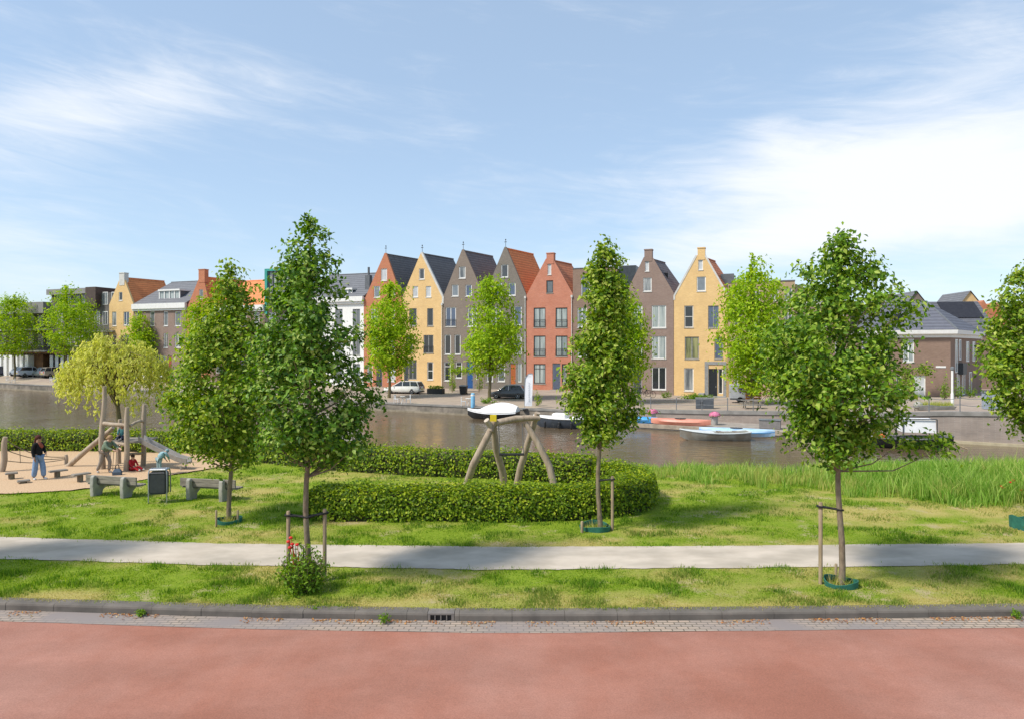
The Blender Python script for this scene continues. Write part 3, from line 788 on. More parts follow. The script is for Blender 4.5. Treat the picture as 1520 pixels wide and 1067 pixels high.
def finial(s, x, h):
    mb = MB(); mb.tube([(x, .15, h - .3), (x, .15, h + 1.0)], .03, 5); mb.ell((x, .15, h + .95), (.09, .09, .09), 6); mb.box(x - .18, x + .16, .14, .16, h + .62, h + .70)
    return mb.build('weathervane', m_darkframe, s.root)
def chimney(s, px0, px1, py0, py1, mat, pot=True):
    x0, x1 = s.hx(px0), s.hx(px1); z0, z1 = s.hz(py1), s.hz(py0)
    mb = MB(); mb.box(x0, x1, -.04, .75, z0, z1 - .12); mb.box(x0 - .05, x1 + .05, -.09, .80, z1 - .12, z1)
    return mb.build('chimney', mat, s.root)
def gable_house(px0, px1, eave, apex, peak, wall, roof, label, L=6.5, top_w=.12, **k):
    s = House(px0, px1, label=label, **k)
    xa = s.hx(apex); He, Hp = s.hz(eave), s.hz(peak)
    s.out = [(0.006, -.8), (s.w - .006, -.8), (s.w - .006, He), (xa + top_w, Hp), (xa - top_w, Hp), (0.006, He)]
    s.He, s.Hp, s.xa = He, Hp, xa; s.wall, s.roofm, s.L = wall, roof, L
    return s
def finish_gable(s, shear=.25):
    s.finish(s.out, s.wall, body_h=s.He - .2, body_depth=max(8, s.L + 1), shear=shear)
    s.gable_roof(s.He, s.Hp, s.roofm, L=s.L, shear=shear, xa=s.xa)
    return s

# ---- the row, left to right
def lower_floors(s, cols, glass, frame, rail=False, w=10, mull='v'):
    for px in cols:
        s.window(px, 458, 484, w, glass, frame, mull, rail); s.window(px, 498, 526, w, glass, frame, mull, rail)
# red gable with dark roof
s = gable_house(540, 597, 446, 572, 376, br_red, t_dark, 'orange-red brick gabled house with dark tiled roof beside the white house')
s.window(570, 399, 417, 9, g_blind); s.window(559.5, 425, 442, 9, g_mid); s.window(582, 425, 442, 9, g_mid)
lower_floors(s, (556, 581), g_mid, m_white); s.window(581, 541, 566, 12, g_blind, mull='v'); s.window(549, 541, 566, 8, g_mid); s.door(563, 539, 9, m_darkframe)
finish_gable(s); finial(s, s.xa, s.Hp)
# yellow gable
s = gable_house(597, 657.5, 441, 626, 375, br_yel, t_dark, 'narrow yellow brick gabled house with dark roof and white verge')
s.window(626, 399, 415, 8, g_mid); s.window(616.5, 425, 441.5, 8, g_blind); s.window(636, 425, 441.5, 8, g_blind)
s.window(613, 458, 484, 11, g_dark, m_greyframe); s.window(638.5, 458, 484, 9, g_dark, m_greyframe)
s.window(608, 498, 523, 9, g_dark, m_greyframe); s.window(636, 497.5, 524, 14.5, g_dark, m_greyframe, 'v', True)
s.window(612.5, 534, 563, 12, g_mid, m_greyframe, 'v', sill=False); s.window(638.5, 537, 563.5, 9, g_dark, m_white, 'h'); s.door(603, 535, 7, m_darkframe)
finish_gable(s); finial(s, s.xa, s.Hp); trim_gable(s, [(s.xa, s.Hp), (s.w - .02, s.He), (s.w - .06, s.He - 1.0)], m_offwhite, .26)
downpipe(s, s.w - .12, s.He - 1.2)
# taupe gable
s = gable_house(657.5, 719, 441, 687, 370.5, br_gry, t_dark, 'taupe brick gabled house with dark roof and blue front door')
s.window(686, 396, 413.5, 10, g_mid); s.window(675.5, 423, 440, 10, g_mid); s.window(695.5, 423, 440, 9.5, g_blue)
s.window(669, 456.5, 485, 15.5, g_blue, m_white, 'v', True); s.window(701, 457, 485, 14, g_mid, m_white, 'v')
s.window(664.5, 497, 526, 9.5, g_dark, sill=True); s.window(679, 497, 526, 9, g_dark); s.window(706, 497, 526, 14, g_mid, mull='v')
s.window(664, 537, 565, 9.5, g_dark, mull='t'); s.window(681, 537, 561, 9.5, g_dark, mull='t'); s.door(697.5, 537, 10, M('blue_door', (.03, .10, .28), None, 4, .4)); s.window(709, 537, 563, 6, g_dark, sill=False)
finish_gable(s); finial(s, s.xa, s.Hp)
# slate grey gable, orange roof
s = gable_house(719, 781, 438.5, 750, 367, br_gry2, t_org, 'slate-grey brick gabled house with bright orange tiled roof')
s.window(749, 393, 412, 10.5, g_mid); s.window(740, 420, 439, 10, g_blue); s.window(760, 420, 439, 10.5, g_blue)
s.window(768.5, 455, 483, 11.5, g_blue); s.window(736, 455, 483, 14, g_mid, mull='v'); s.window(768.5, 497, 526, 11.5, g_mid); s.window(736, 497, 526, 14, g_mid, mull='v')
s.window(744, 539, 566, 11, g_mid, mull='t'); s.window(727, 539, 566, 9, g_mid); s.door(761.5, 539, 9.5, M('orange_wood_door', (.42, .13, .04), (.32, .09, .03), 3, .5)); s.window(771, 539, 567, 6, g_net, sill=False)
finish_gable(s); finial(s, s.xa, s.Hp); downpipe(s, s.w - .1, s.He - .5)
rw = MB(); rw.box(s.w - 1.75, s.w - 1.0, 2.2, 3.1, s.He + 2.2, s.He + 3.0); rw.build('rooflight', m_lead, s.root)
# coral brick gable with chimney
s = gable_house(781.5, 850, 437, 815.5, 384, br_red2, t_rust, 'coral brick gabled house with a brick chimney on its gable top', L=5.5, top_w=.45)
s.window(815.5, 390, 408, 5.5, g_blind); s.window(816, 416.5, 435, 10, g_mid, m_darkframe)
for px in (801, 833.5):
    for a, b_ in ((457, 486), (498.5, 529)): s.window(px, a, b_, 17.5, g_net, m_darkframe, 'v', True)
s.window(801, 540, 569, 17.5, g_net, m_darkframe, 'vt'); s.door(826, 539, 12, M('grey_blue_door', (.10, .12, .17), None, 3, .5), frame=m_greyframe); s.window(838, 540, 569, 8, g_mid, m_darkframe)
finish_gable(s); chimney(s, 811.3, 822, 375.5, 392, br_red2); downpipe(s, s.w - .1, s.He - .5)
# flat brown house
s = House(850.3, 928, name='flat_roofed_house', label='flat topped brown brick house half hidden behind the narrow young tree')
xs1 = s.hx(928); zt = s.hz(398)
s.window(869, 409, 440, 13, g_blue, m_white); s.window(895, 409, 440, 13, g_blue, m_white)
for px in (864, 890, 914):
    s.window(px, 457, 486, 14, g_mid, m_white, 'v'); s.window(px, 499, 530, 14, g_mid, m_white, 'v')
s.window(866, 544, 572, 14, g_mid, m_white, 'v'); s.window(890, 544, 572, 14, g_mid, m_white, 'v'); s.door(914, 543, 12, m_darkframe)
xb = s.hx(916); zl = s.hz(424)
s.finish([(0.006, -.8), (s.w - .006, -.8), (s.w - .006, zl), (xb, zl), (xb, zt), (0.006, zt)], br_brown, body_h=zl - .02, body_depth=9)
rb = MB(); rb.prism([(.02, .31, zl), (xb - .02, .31, zl), (xb - .02, .31, zt - .15), (.02, .31, zt - .15)], (2.0, 7, 0)); rb.build('upper_storey', br_brown, s.root)
cp = MB(); cp.box(-.03, xb + .05, -.05, .36, zt, zt + .1); cp.build('parapet_cap', m_lead, s.root)
rb = MB(); x0, x1 = s.hx(917.5), s.hx(944); rb.box(x0, x1 - .1, .5, 5.0, zl, s.hz(398) + .2); rb.build('roof_box', M('blue_grey_cladding', (.055, .065, .075), (.04, .048, .055), 2, .4), s.root)
# mauve gable with chimney
s = gable_house(928.3, 1000, 436, 962, 381.5, br_mauve, t_dark, 'mauve-brown brick gabled house with chimney, right of the narrow young tree', L=5.2, top_w=.5)
s.window(960.5, 384.5, 403, 6, g_blind); s.window(961, 412.5, 433, 12.5, g_mid)
for a, b_ in ((453.5, 487), (499, 532.5)): s.window(978, a, b_, 21.5, g_net, m_white, 'v'); s.window(946, a, b_, 15, g_net, m_white, 'v')
s.window(978, 544.5, 578, 21.5, g_dark, m_white, 'v'); s.door(946, 545, 13, m_darkframe)
finish_gable(s); chimney(s, 956.5, 968, 370, 388, br_mauve); sk = MB(); sk.box(s.w - 1.4, s.w - .9, 2.0, 2.5, s.He + 2.0, s.He + 2.6); sk.build('roof_vent', m_black, s.root)
# large yellow gable with chimney
s = gable_house(1000.3, 1080, 438, 1040, 379, br_yel, t_rust, 'wide yellow brick gabled house with chimney and dark glazed front door', L=5.2, top_w=.5)
s.window(1040, 384, 401, 7, g_blind); s.window(1041, 411, 432.5, 13.5, g_mid)
s.window(1022.5, 454, 486.5, 13.5, g_dark, m_offwhite, 'h'); s.window(1059, 454, 487, 16, g_blue, m_greyframe, 'v')
s.window(1027, 500, 533, 21, g_green, m_greyframe, 'v'); s.window(1067, 500, 533, 13, g_blue, m_greyframe)
s.window(1022.5, 546, 580, 14, g_mid, m_white); s.door(1058.5, 547, 13, M('black_door', (.025, .028, .032), None, 4, .4), frame=m_darkframe); s.window(1069.5, 547, 584, 7, g_dark, m_white, sill=False)
finish_gable(s); chimney(s, 1035.5, 1046.5, 367.5, 386, br_yel)
trim_gable(s, [(.02, s.He - .5), (.02, s.He), (s.xa - .5, s.Hp)], m_offwhite, .2); trim_gable(s, [(s.xa + .5, s.Hp), (s.w - .02, s.He)], m_offwhite, .2)
x0, x1 = s.hx(1046), s.hx(1078); z1 = s.hz(541); sr = MB(); sr.box(x0, s.hx(1051.5), -.06, -.004, 0, z1); sr.box(s.hx(1073.5), x1, -.06, -.004, 0, z1); sr.box(x0, x1, -.065, -.004, z1, z1 + .35); sr.build('stone_surround', m_greyframe, s.root)
sr = MB(); sr.box(x0, x1, -1.6, -.01, -.3, .12); sr.box(x0 - .6, x0, -1.6, -.02, -.3, .45); sr.build('stone_steps', m_greyframe, s.root)
rb = MB(); rb.box(s.w - .9, s.w + .6, 2.6, 4.4, s.He + .6, s.He + 2.6); rb.build('dormer', m_lead, s.root)
# flat houses behind the trees to the right
s = House(1080.5, 1180, name='flat_roofed_house', label='tan flat roofed house behind the two right-hand trees')
zt = s.hz(419)
for px in (1095, 1122, 1150, 1170):
    for a, b_ in ((428, 447), (460, 488), (502, 532), (546, 574)): s.window(px, a, b_, 12, g_mid, m_offwhite, 'v')
s.finish([(0.006, -.8), (s.w - .006, -.8), (s.w - .006, zt), (0.006, zt)], brick_mat('tan_brick', (.45, .32, .19), (.38, .27, .165), (.42, .33, .24)), body_h=zt - .3, body_depth=9)
cp = MB(); cp.box(-.03, s.w + .03, -.06, .36, zt, zt + .12); cp.build('parapet_cap', m_lead, s.root)
s = House(1180.5, 1262, name='flat_roofed_house', label='low brown terrace house hidden by the broad young tree')
zt = s.hz(452)
for px in (1195, 1220, 1246):
    for a, b_ in ((466, 490), (504, 530), (548, 574)): s.window(px, a, b_, 13, g_mid, m_white, 'v')
s.finish([(0.006, -.8), (s.w - .006, -.8), (s.w - .006, zt), (0.006, zt)], br_brown, body_h=zt - .3, body_depth=9)
cp = MB(); cp.box(-.03, s.w + .03, -.08, .36, zt, zt + .3); cp.build('cornice', m_offwhite, s.root)

# ---- houses to the left
s = gable_house(162, 198, 452, 181, 411, br_yel, t_org, 'far yellow gabled house with orange roof near the left edge', L=6.7, top_w=.3)
s.window(179, 434, 446.5, 5.5, g_dark); s.window(169.5, 463, 484, 6.5, g_mid, mull=''); s.window(187.5, 463, 483, 8.5, g_blue, mull='v')
s.window(169.5, 498, 518, 6.5, g_mid); s.window(187.5, 498, 518, 8.5, g_mid); s.door(172, 530, 7, m_darkframe, 556); s.window(187, 530, 550, 9, g_mid)
finish_gable(s); chimney(s, 177.2, 184.8, 405, 424, m_offwhite)
def eaves_house(px0, px1, eave, ridge, wall, roof, label, Lr=6.0, **k):
    s = House(px0, px1, label=label, **k); s.He = s.hz(eave); s.Lr = Lr
    s.ridge = ridge; s.wall, s.roofm = wall, roof
    return s
def finish_eaves(s, fascia, hip_r=0.0, hip_l=0.0, shear=.25):
    He = s.He; w = s.w
    s.finish([(0.006, -.8), (w - .006, -.8), (w - .006, He), (0.006, He)], s.wall, body_h=He - .02, body_depth=s.Lr * 2, shear=shear)
    Hr = (HC - s.base) + (YH - s.ridge) * (s.dm + s.Lr * .9) / FP
    Lr = s.Lr; mb = MB()
    a = [(0 - .0, -.25, He + .1), (w, -.25, He + .1), (w - hip_r + shear * Lr, Lr, Hr), (hip_l + shear * Lr, Lr, Hr), (0 + shear * 2 * Lr, 2 * Lr, He + .1), (w + shear * 2 * Lr, 2 * Lr, He + .1)]
    mb.add(a, [(0, 1, 2, 3), (3, 2, 5, 4), (1, 5, 2), (0, 3, 4)]); r_ = mb.build('roof', s.roofm, s.root)
    rd = MB(); rd.tube([a[3], a[2]], .1, 6); rd.build('ridge_tiles', s.roofm, r_)
    fh = s.hz(fascia[0]) - s.hz(fascia[1])
    f = MB(); f.box(-.02, w + .02, -.42, -.006, He - fh + .1, He + .12); f.box(-.02, w + .02, -.25, -.008, He - fh - .2, He - fh + .1); f.build('cornice', m_white, s.root)
    return Hr
s = eaves_house(198.3, 277, 452, 418, br_mauve, t_slate, 'mauve-brown house with wide white dormer in its slate roof', Lr=6)
for px, w_ in ((206, 6), (226, 6.5), (246, 6.5), (264, 9)): s.window(px, 462.5, 484, w_, g_mid); s.window(px, 495, 516, w_, g_mid, mull='v')
s.window(238, 528, 553, 16, g_net, mull='v'); s.door(224, 528, 6, M('rust_door', (.35, .10, .05), None, 3, .5), 555); s.door(252, 528, 6, M('rust_door', (.35, .10, .05)), 555); s.window(208, 530, 550, 9, g_mid)
finish_eaves(s, (450.5, 458))
def dormer(s, px0, px1, py0, py1, n, y0=1.2):
    x0, x1 = s.hx(px0), s.hx(px1); z0, z1 = s.hz(py1), s.hz(py0)
    d = MB(); d.box(x0, x1, y0, y0 + 3.2, z0, z1 - .25, None); o = d.build('dormer', m_lead, s.root)
    f = MB(); f.box(x0 - .15, x1 + .15, y0 - .25, y0 + 3.3, z1 - .25, z1)
    t = (x1 - x0) / n
    for k in range(n + 1):
        xx = x0 + k * t; f.box(xx - .09, xx + .09, y0 - .12, y0 - .004, z0 + .12, z1 - .25)
    f.box(x0 - .1, x1 + .1, y0 - .14, y0 - .004, z0, z0 + .12); f.build('frame', m_white, o)
    for k in range(n):
        p = MB(); p.quad((x0 + k * t + .09, y0 - .02, z0 + .12), (x0 + (k + 1) * t - .09, y0 - .02, z0 + .12), (x0 + (k + 1) * t - .09, y0 - .02, z1 - .25), (x0 + k * t + .09, y0 - .02, z1 - .25)); p.build('pane', g_net, o)
dormer(s, 228, 258, 429, 447, 4)
s = gable_house(277.3, 312, 457, 299, 410, br_red, t_org, 'far red gabled house with chimney behind the left young tree', L=9.5, top_w=.3)
s.window(298.5, 430, 444, 6, g_mid)
for px in (286, 303): s.window(px, 463, 484, 8, g_mid, mull='v'); s.window(px, 496, 517, 8, g_mid, mull='v')
s.window(303, 530, 552, 9, g_mid); s.door(286, 529, 8, m_darkframe, 556)
finish_gable(s); chimney(s, 295, 304, 400, 420, br_red)
s = eaves_house(312.3, 393, 455, 416, br_brown, t_org, 'brown brick house with orange roof hidden by the left young trees', Lr=6)
for px in (324, 343, 362, 381): s.window(px, 464, 484, 8, g_mid); s.window(px, 497, 518, 8, g_mid, mull='v'); s.window(px, 531, 553, 8, g_mid)
finish_eaves(s, (452, 458))
# teal framed building
s = House(393.3, 438, name='teal_framed_building', label='tall building with teal frame and striped glass top behind the largest tree', cat='building')
zt = s.hz(398.5)
for px in (404, 427): s.window(px, 464, 486, 10, g_mid); s.window(px, 498, 520, 10, g_mid); s.window(px, 531, 553, 10, g_mid)
s.finish([(0.006, -.8), (s.w - .006, -.8), (s.w - .006, s.hz(452)), (0.006, s.hz(452))], br_drk, body_h=s.hz(452) - .02, body_depth=8)
f = MB(); zb = s.hz(452); f.box(0, .45, -.1, .5, zb - 1.5, zt); f.box(s.w - .45, s.w, -.1, .5, zb - 1.5, zt); f.box(.45, s.w - .45, -.1, .5, zt - .35, zt); f.box(0, s.w, .5, 6, zt - .2, zt); f.build('teal_frame', m_teal, s.root)
f = MB(); 
for k in range(7):
    xx = .5 + k * (s.w - 1) / 6; f.box(xx - .12, xx + .12, .1, .25, zb, zt - .35)
f.build('mullions', m_lead, s.root)
f = MB(); f.box(.45, s.w - .45, .26, 5.8, zb, zt - .36); f.build('glazing', g_net, s.root)
# white plastered house
s = eaves_house(438.3, 540, 443, 407, m_plaster, t_slate, 'white plastered house with grey tiled roof and tall chimney', Lr=6)
for px in (452, 478, 503, 529): s.window(px, 459, 484, 11, g_mid, m_greyframe, 'v'); s.window(px, 500, 527, 11, g_mid, m_greyframe, 'v'); s.window(px, 540, 566, 11, g_mid, m_greyframe, 'v')
finish_eaves(s, (437, 444))
dormer(s, 506, 518, 428, 441, 2, .8)
mb = MB(); x0 = s.hx(537.5); mb.box(x0 - .5, x0 + .25, 1.5, 2.2, s.He, s.hz(409)); mb.tube([(x0 - .1, 1.85, s.hz(409)), (x0 - .1, 1.85, s.hz(397))], .16, 8); mb.build('chimney', m_lead, s.root)

# ---- hip roofed corner house on the right
px0, px1 = 1268, 1411
s = House(px0, px1, name='corner_house', label='brown brick corner house with white cornice and grey hipped roof', base=.15)
He = s.hz(496.5)
s.window(1286, 503, 537, 14, g_mid, m_white, 'v'); s.window(1314, 503, 537, 14, g_mid, m_white, 'v'); s.window(1348.5, 503, 537.5, 17, g_net, m_white, 'v', sill=True)
s.window(1290, 553, 588, 16, g_mid, m_white, 'v'); s.window(1334, 556, 589, 8, g_mid, m_white); s.window(1365, 557, 590, 18, g_blind, m_white, 'h')
shr = .60; Dp = 11.0
w = s.w
mb = facade([(0, -.8), (w, -.8), (w, He), (0, He)], s.holes, .13)
B = Vector((w + shr * Dp * .85, Dp, 0))
mb.add([(w, 0, -.8), (B.x, B.y, -.8), (B.x, B.y, He), (w, 0, He), (0, 0, -.8), (0, Dp, -.8), (0, Dp, He), (0, 0, He)], [(0, 1, 2, 3), (1, 5, 6, 2), (5, 4, 7, 6)])
mb.build('wall', br_brown, s.root, recalc=False)
for it in s.items: build_window(s.root, *it[1:])
sd = (B - Vector((w, 0, 0))); sl = sd.length; sdn = sd.normalized(); sn = Vector((sdn.y, -sdn.x, 0))
TS = Matrix(((sdn.x, -sn.x, 0, w), (sdn.y, -sn.y, 0, 0), (0, 0, 1, 0), (0, 0, 0, 1)))   # local frame of the side wall: x along it, -y outwards
for (a, b_, z0, z1, g) in ((1.6, 2.5, He - 4.0, He - .5, g_net), (3.0, 3.8, He - 2.7, He - .5, g_blue), (5.8, 6.9, He - 2.9, He - .7, g_net), (8.4, 9.4, He - 2.9, He - .7, g_net), (2.2, 3.2, .2, 2.4, g_net), (4.2, 5.3, 0.1, 2.5, g_mid), (7.0, 8.0, .1, 2.5, g_dark)):
    f = MB()
    for q in ((a, a + .12, z0, z1), (b_ - .12, b_, z0, z1), (a + .12, b_ - .12, z0, z0 + .12), (a + .12, b_ - .12, z1 - .12, z1)): f.box(q[0], q[1], -.05, -.002, q[2], q[3], TS)
    o = f.build('window', m_white, s.root); p = MB(); p.box(a + .1, b_ - .1, -.02, -.004, z0 + .1, z1 - .1, TS); p.build('pane', g, o)
f = MB(); f.box(2.6, 4.1, -.5, -.06, He - 4.2, He - 3.0, TS); f.build('balcony', m_darkframe, s.root)
co = MB()
def ring2(o_, z): return [(0 - o_, -o_, z), (w + o_, -o_, z), (B.x + o_, B.y + o_, z), (-o_, Dp + o_, z)]
co.loft([ring2(.12, He - .35), ring2(.12, He), ring2(.5, He + .02), ring2(.55, He + .42)], cap=True); co.build('cornice', m_white, s.root)
Hr = Z(449, 76) - s.base
e = ring2(.5, He + .43); ra = Vector((w * .30, Dp * .5, Hr)); rb_ = Vector((s.hx(1374) + 1.2, Dp * .5, Hr))
mb = MB(); mb.add(e + [ra, rb_], [(0, 1, 5, 4), (1, 2, 5), (2, 3, 4, 5), (3, 0, 4)]); r_ = mb.build('roof', tile_mat('blue_grey_tiles', (.17, .175, .205), (.13, .135, .165), .36), s.root)
hp = MB(); hp.tube([e[1], rb_], .11, 6); hp.tube([ra, rb_], .11, 6); hp.build('ridge_tiles', m_lead, r_)
sp = MB(); sp.box(s.hx(1330), s.hx(1341), 1.0, 1.1, He + .9, He + 2.2); sp.build('dark_dormer', M('navy_panel', (.015, .017, .04), None, 2, .3), s.root)
nm = MB(); zz = s.hz(544); nm.box(s.hx(1389), s.hx(1404), -.04, -.004, zz - .09, zz + .09); nm.build('street_sign', m_white, s.root)
# terrace running back behind the corner house, with solar panels and orange gables
th = thing('terrace_house', 'terrace house with solar panels on its grey roof behind the corner house', 'house', (X(1395, 84), 84, .2), R(-8), 'houses along the far quay')
wd = 6.6; hh = Z(494, 84) - .2; hr = Z(448, 88) - .2
mb = MB(); mb.box(-2, wd, 0, 9, -.5, hh); mb.build('wall', br_brown, th)
mb = MB(); mb.add([(-2, -.3, hh), (wd, -.3, hh), (wd, 9.3, hh), (-2, 9.3, hh), (-2, 4.5, hr), (wd, 4.5, hr)], [(0, 1, 5, 4), (2, 3, 4, 5), (1, 2, 5), (3, 0, 4)]); mb.build('roof', tile_mat('grey_pantiles', (.15, .155, .175), (.12, .125, .145), .36), th)
T_ = Matrix.Translation((0, -.3, hh)) @ Matrix.Rotation(math.atan2(hr - hh, 4.8), 4, 'X'); ll = math.hypot(4.8, hr - hh)
mb = MB(); mb.box(1.6, wd - .6, ll * .45, ll * .97, .05, .12, T_); mb.build('solar_panel', M('solar_cells', (.02, .02, .026), (.03, .03, .036), 3, .45), th)
og = thing('orange_house', 'orange-red gabled terrace house beyond the solar roof at right', 'house', (X(1458, 90), 90, .2), R(-8), 'houses along the far quay')
hh = Z(478, 90); hr = Z(448, 90)
for k in range(2):
    mb = MB(); x0 = k * 1.9; mb.prism([(x0, 0, -.5), (x0 + 1.75, 0, -.5), (x0 + 1.75, 0, hh - 2 * k), (x0 + .2, 0, hr - .3 * k), (x0, 0, hr - .2 - .3 * k)], (0, 7, 0)); mb.build('wall', br_red, og)
    f = MB(); f.box(x0 + .5, x0 + 1.2, -.05, -.004, hh - 2.5, hh - .8); f.build('window', g_dark, og)
mb = MB(); mb.box(3.9, 9.5, .5, 7, -.5, Z(460, 90)); mb.build('side_wing', br_mauve, og); mb = MB(); mb.box(3.8, 9.6, .4, 7.1, Z(460, 90), Z(456, 90)); mb.build('roof', t_slate, og)
f = MB(); 
for k in range(3): f.box(4.4 + k * 1.6, 5.4 + k * 1.6, .44, .496, Z(475, 90), Z(465, 90))
f.build('window_band', g_mid, og)
for px, d, col, lab in ((1360, 100, br_gry, 'grey gable end peeking over the corner house roof'), (1440, 104, br_yel, 'tan gable end peeking over the solar roof')):
    g = thing('gabled_house', lab, 'house', (X(px, d), d, .2), R(-5), 'houses along the far quay')
    hp_ = Z(433, d) - .2; he = hp_ - 5.2; mb = MB(); mb.prism([(-4, 0, -.5), (4, 0, -.5), (4, 0, he), (0, 0, hp_), (-4, 0, he)], (0, .35, 0)); mb.box(-3.9, 3.9, .36, 8, -.5, he - .1); mb.build('wall', col, g)
    mb = MB(); mb.add([(-4.2, .05, he - .15), (0, .05, hp_ + .12), (4.2, .05, he - .15), (-4.2, 8, he - .15), (0, 8, hp_ + .12), (4.2, 8, he - .15)], [(0, 1, 4, 3), (1, 2, 5, 4)])
    mb.v = [(v[0], v[1] - .25, v[2]) for v in mb.v]; mb.build('roof', t_slate, g)

# ---- modern apartment block at the far left
ab = thing('apartment_block', 'dark modern apartment block with balconies at the left edge', 'building', (X(-70, 122), 122, .6), R(-20))
def ax(px, y=0): return House.hx(AB, px)
class _A: pass
AB = _A(); AB.o = Vector((X(-70, 122), 122, .6))
da = lambda px: 122 - ax(px) * math.sin(R(20))
def az_(py, px): return Z(py, da(px)) - .6
m_clad = M('grey_brown_cladding', (.15, .135, .125), (.11, .10, .095), 1.2, .8)
m_cladl = M('grey_cladding', (.27, .26, .25), (.22, .21, .205), 1.2, .7)
x0, x1, x2, x3 = ax(-70), ax(66), ax(125), ax(167)
zl, zu = az_(449, 50), az_(428, 110)
mb = MB(); mb.box(x0, x1, 2.2, 14, -.6, zl - 1.0); mb.box(x1, x3 - .1, 1.2, 14, -.6, zu - .8); mb.build('wall', m_clad, ab)
mb = MB(); mb.box(x0, x1 + .1, -.3, 14.2, zl - 1.9, zl); mb.box(x1, x2, .3, 14.2, zu - .9, zu); mb.build('roof_slab', m_cladl, ab)
mb = MB(); mb.box(x2, ax(140), .2, 10, az_(455, 130), zu + .1); mb.build('brick_bay', M('dark_timber_cladding', (.09, .065, .055), None, 2, .7), ab)
for (za, px_a, px_b) in ((480, -70, 66), (512, -70, 66), (484, 125, 167), (515, 125, 167)):
    xa, xb = ax(px_a), ax(px_b); z = az_(za + 8, 60)
    b_ = MB(); b_.box(xa, xb, .0, 2.2, z - .25, z); o = b_.build('balcony', m_offwhite if px_a < 0 else m_cladl, ab)
    r_ = MB(); r_.box(xa, xb, .02, .06, z + 1.0, z + 1.06)
    n = int((xb - xa) / .22)
    for k in range(n): r_.box(xa + k * .22, xa + k * .22 + .04, .025, .055, z, z + 1.0)
    r_.build('railing', m_greymetal, o)
k = 0
for px in list(range(-60, 66, 14)) + [75, 88, 101, 112, 131, 143, 156]:
    y = 2.14 if px < 66 else 1.14
    for (a, b_) in ((462, 482), (494, 514)) if px < 66 else ((433, 452), (462, 482), (494, 514)):
        xa, xb = ax(px), ax(px + 7.5); f = MB(); f.box(xa, xb, y, y + .05, az_(b_, px), az_(a, px)); o = f.build('window', m_white, ab)
        p = MB(); xm = (xa + xb) / 2
        p.box(xa + .1, xm - .05, y - .02, y - .004, az_(b_, px) + .1, az_(a, px) - .1); p.box(xm + .05, xb - .1, y - .02, y - .004, az_(b_, px) + .1, az_(a, px) - .1); p.build('pane', g_mid if k % 2 else g_dark, o); k += 1
for px in list(range(-50, 40, 8)) + list(range(66, 100, 8)):
    f = MB(); xa, xb = ax(px), ax(px + 4.6); f.box(xa, xb, -.1 if px < 66 else .9, 1.0, 0, az_(527, 20)); f.build('ground_floor_panel', m_white, ab)
mb = MB(); mb.box(x0, x3 - .2, .1, 1.19, az_(525, 20), az_(522, 20)); mb.box(ax(40), ax(56), .9, 2.19, -.1, az_(526, 20)); mb.build('entrance', M('brown_timber', (.20, .10, .04), (.12, .06, .03), 2, .7), ab)
#%%TREES
# ================================================================== TREES, HEDGES, GRASS
L_near = leaf_mat('lime_leaves', [(.035, .09, .009), (.075, .17, .012), (.145, .28, .018), (.24, .38, .032), (.44, .53, .11)], .38, .45, .2)
L_near_d = leaf_mat('deep_green_leaves', [(.03, .085, .010), (.06, .15, .013), (.115, .245, .020), (.21, .36, .040), (.42, .52, .14)], .36, .42, .22)
L_near_y = leaf_mat('olive_green_leaves', [(.05, .11, .009), (.10, .20, .012), (.19, .315, .018), (.31, .42, .035), (.48, .53, .12)], .38, .45, .2)
L_far = leaf_mat('fresh_green_leaves', [(.15, .28, .012), (.24, .39, .018), (.34, .49, .028), (.46, .57, .045)], .45, .6, .08)
L_willow = leaf_mat('willow_leaves', [(.40, .45, .07), (.52, .55, .11), (.64, .63, .19), (.44, .48, .08)], .45, .6, .08)
L_hedge = leaf_mat('hedge_leaves', [(.06, .115, .008), (.11, .20, .010), (.24, .35, .016), (.46, .52, .04)], .36, .45, .2)
L_shrub = leaf_mat('shrub_leaves', [(.08, .17, .015), (.15, .27, .022), (.25, .38, .035)], .38, .5, .15)
L_grass = leaf_mat('grass_blades', [(.10, .20, .014), (.16, .285, .020), (.24, .37, .030), (.34, .43, .055)], .45, .7, .08, attr=(.52, .43, .17))
L_grass_d = leaf_mat('dark_grass_blades', [(.05, .13, .012), (.085, .19, .016), (.13, .26, .022), (.22, .34, .04)], .42, .7, .08, attr=(.45, .38, .14))
L_reed = leaf_mat('reed_blades', [(.11, .24, .03), (.18, .34, .045), (.28, .44, .075), (.42, .53, .15)], .45, .6, .12, attr=(.58, .48, .17))

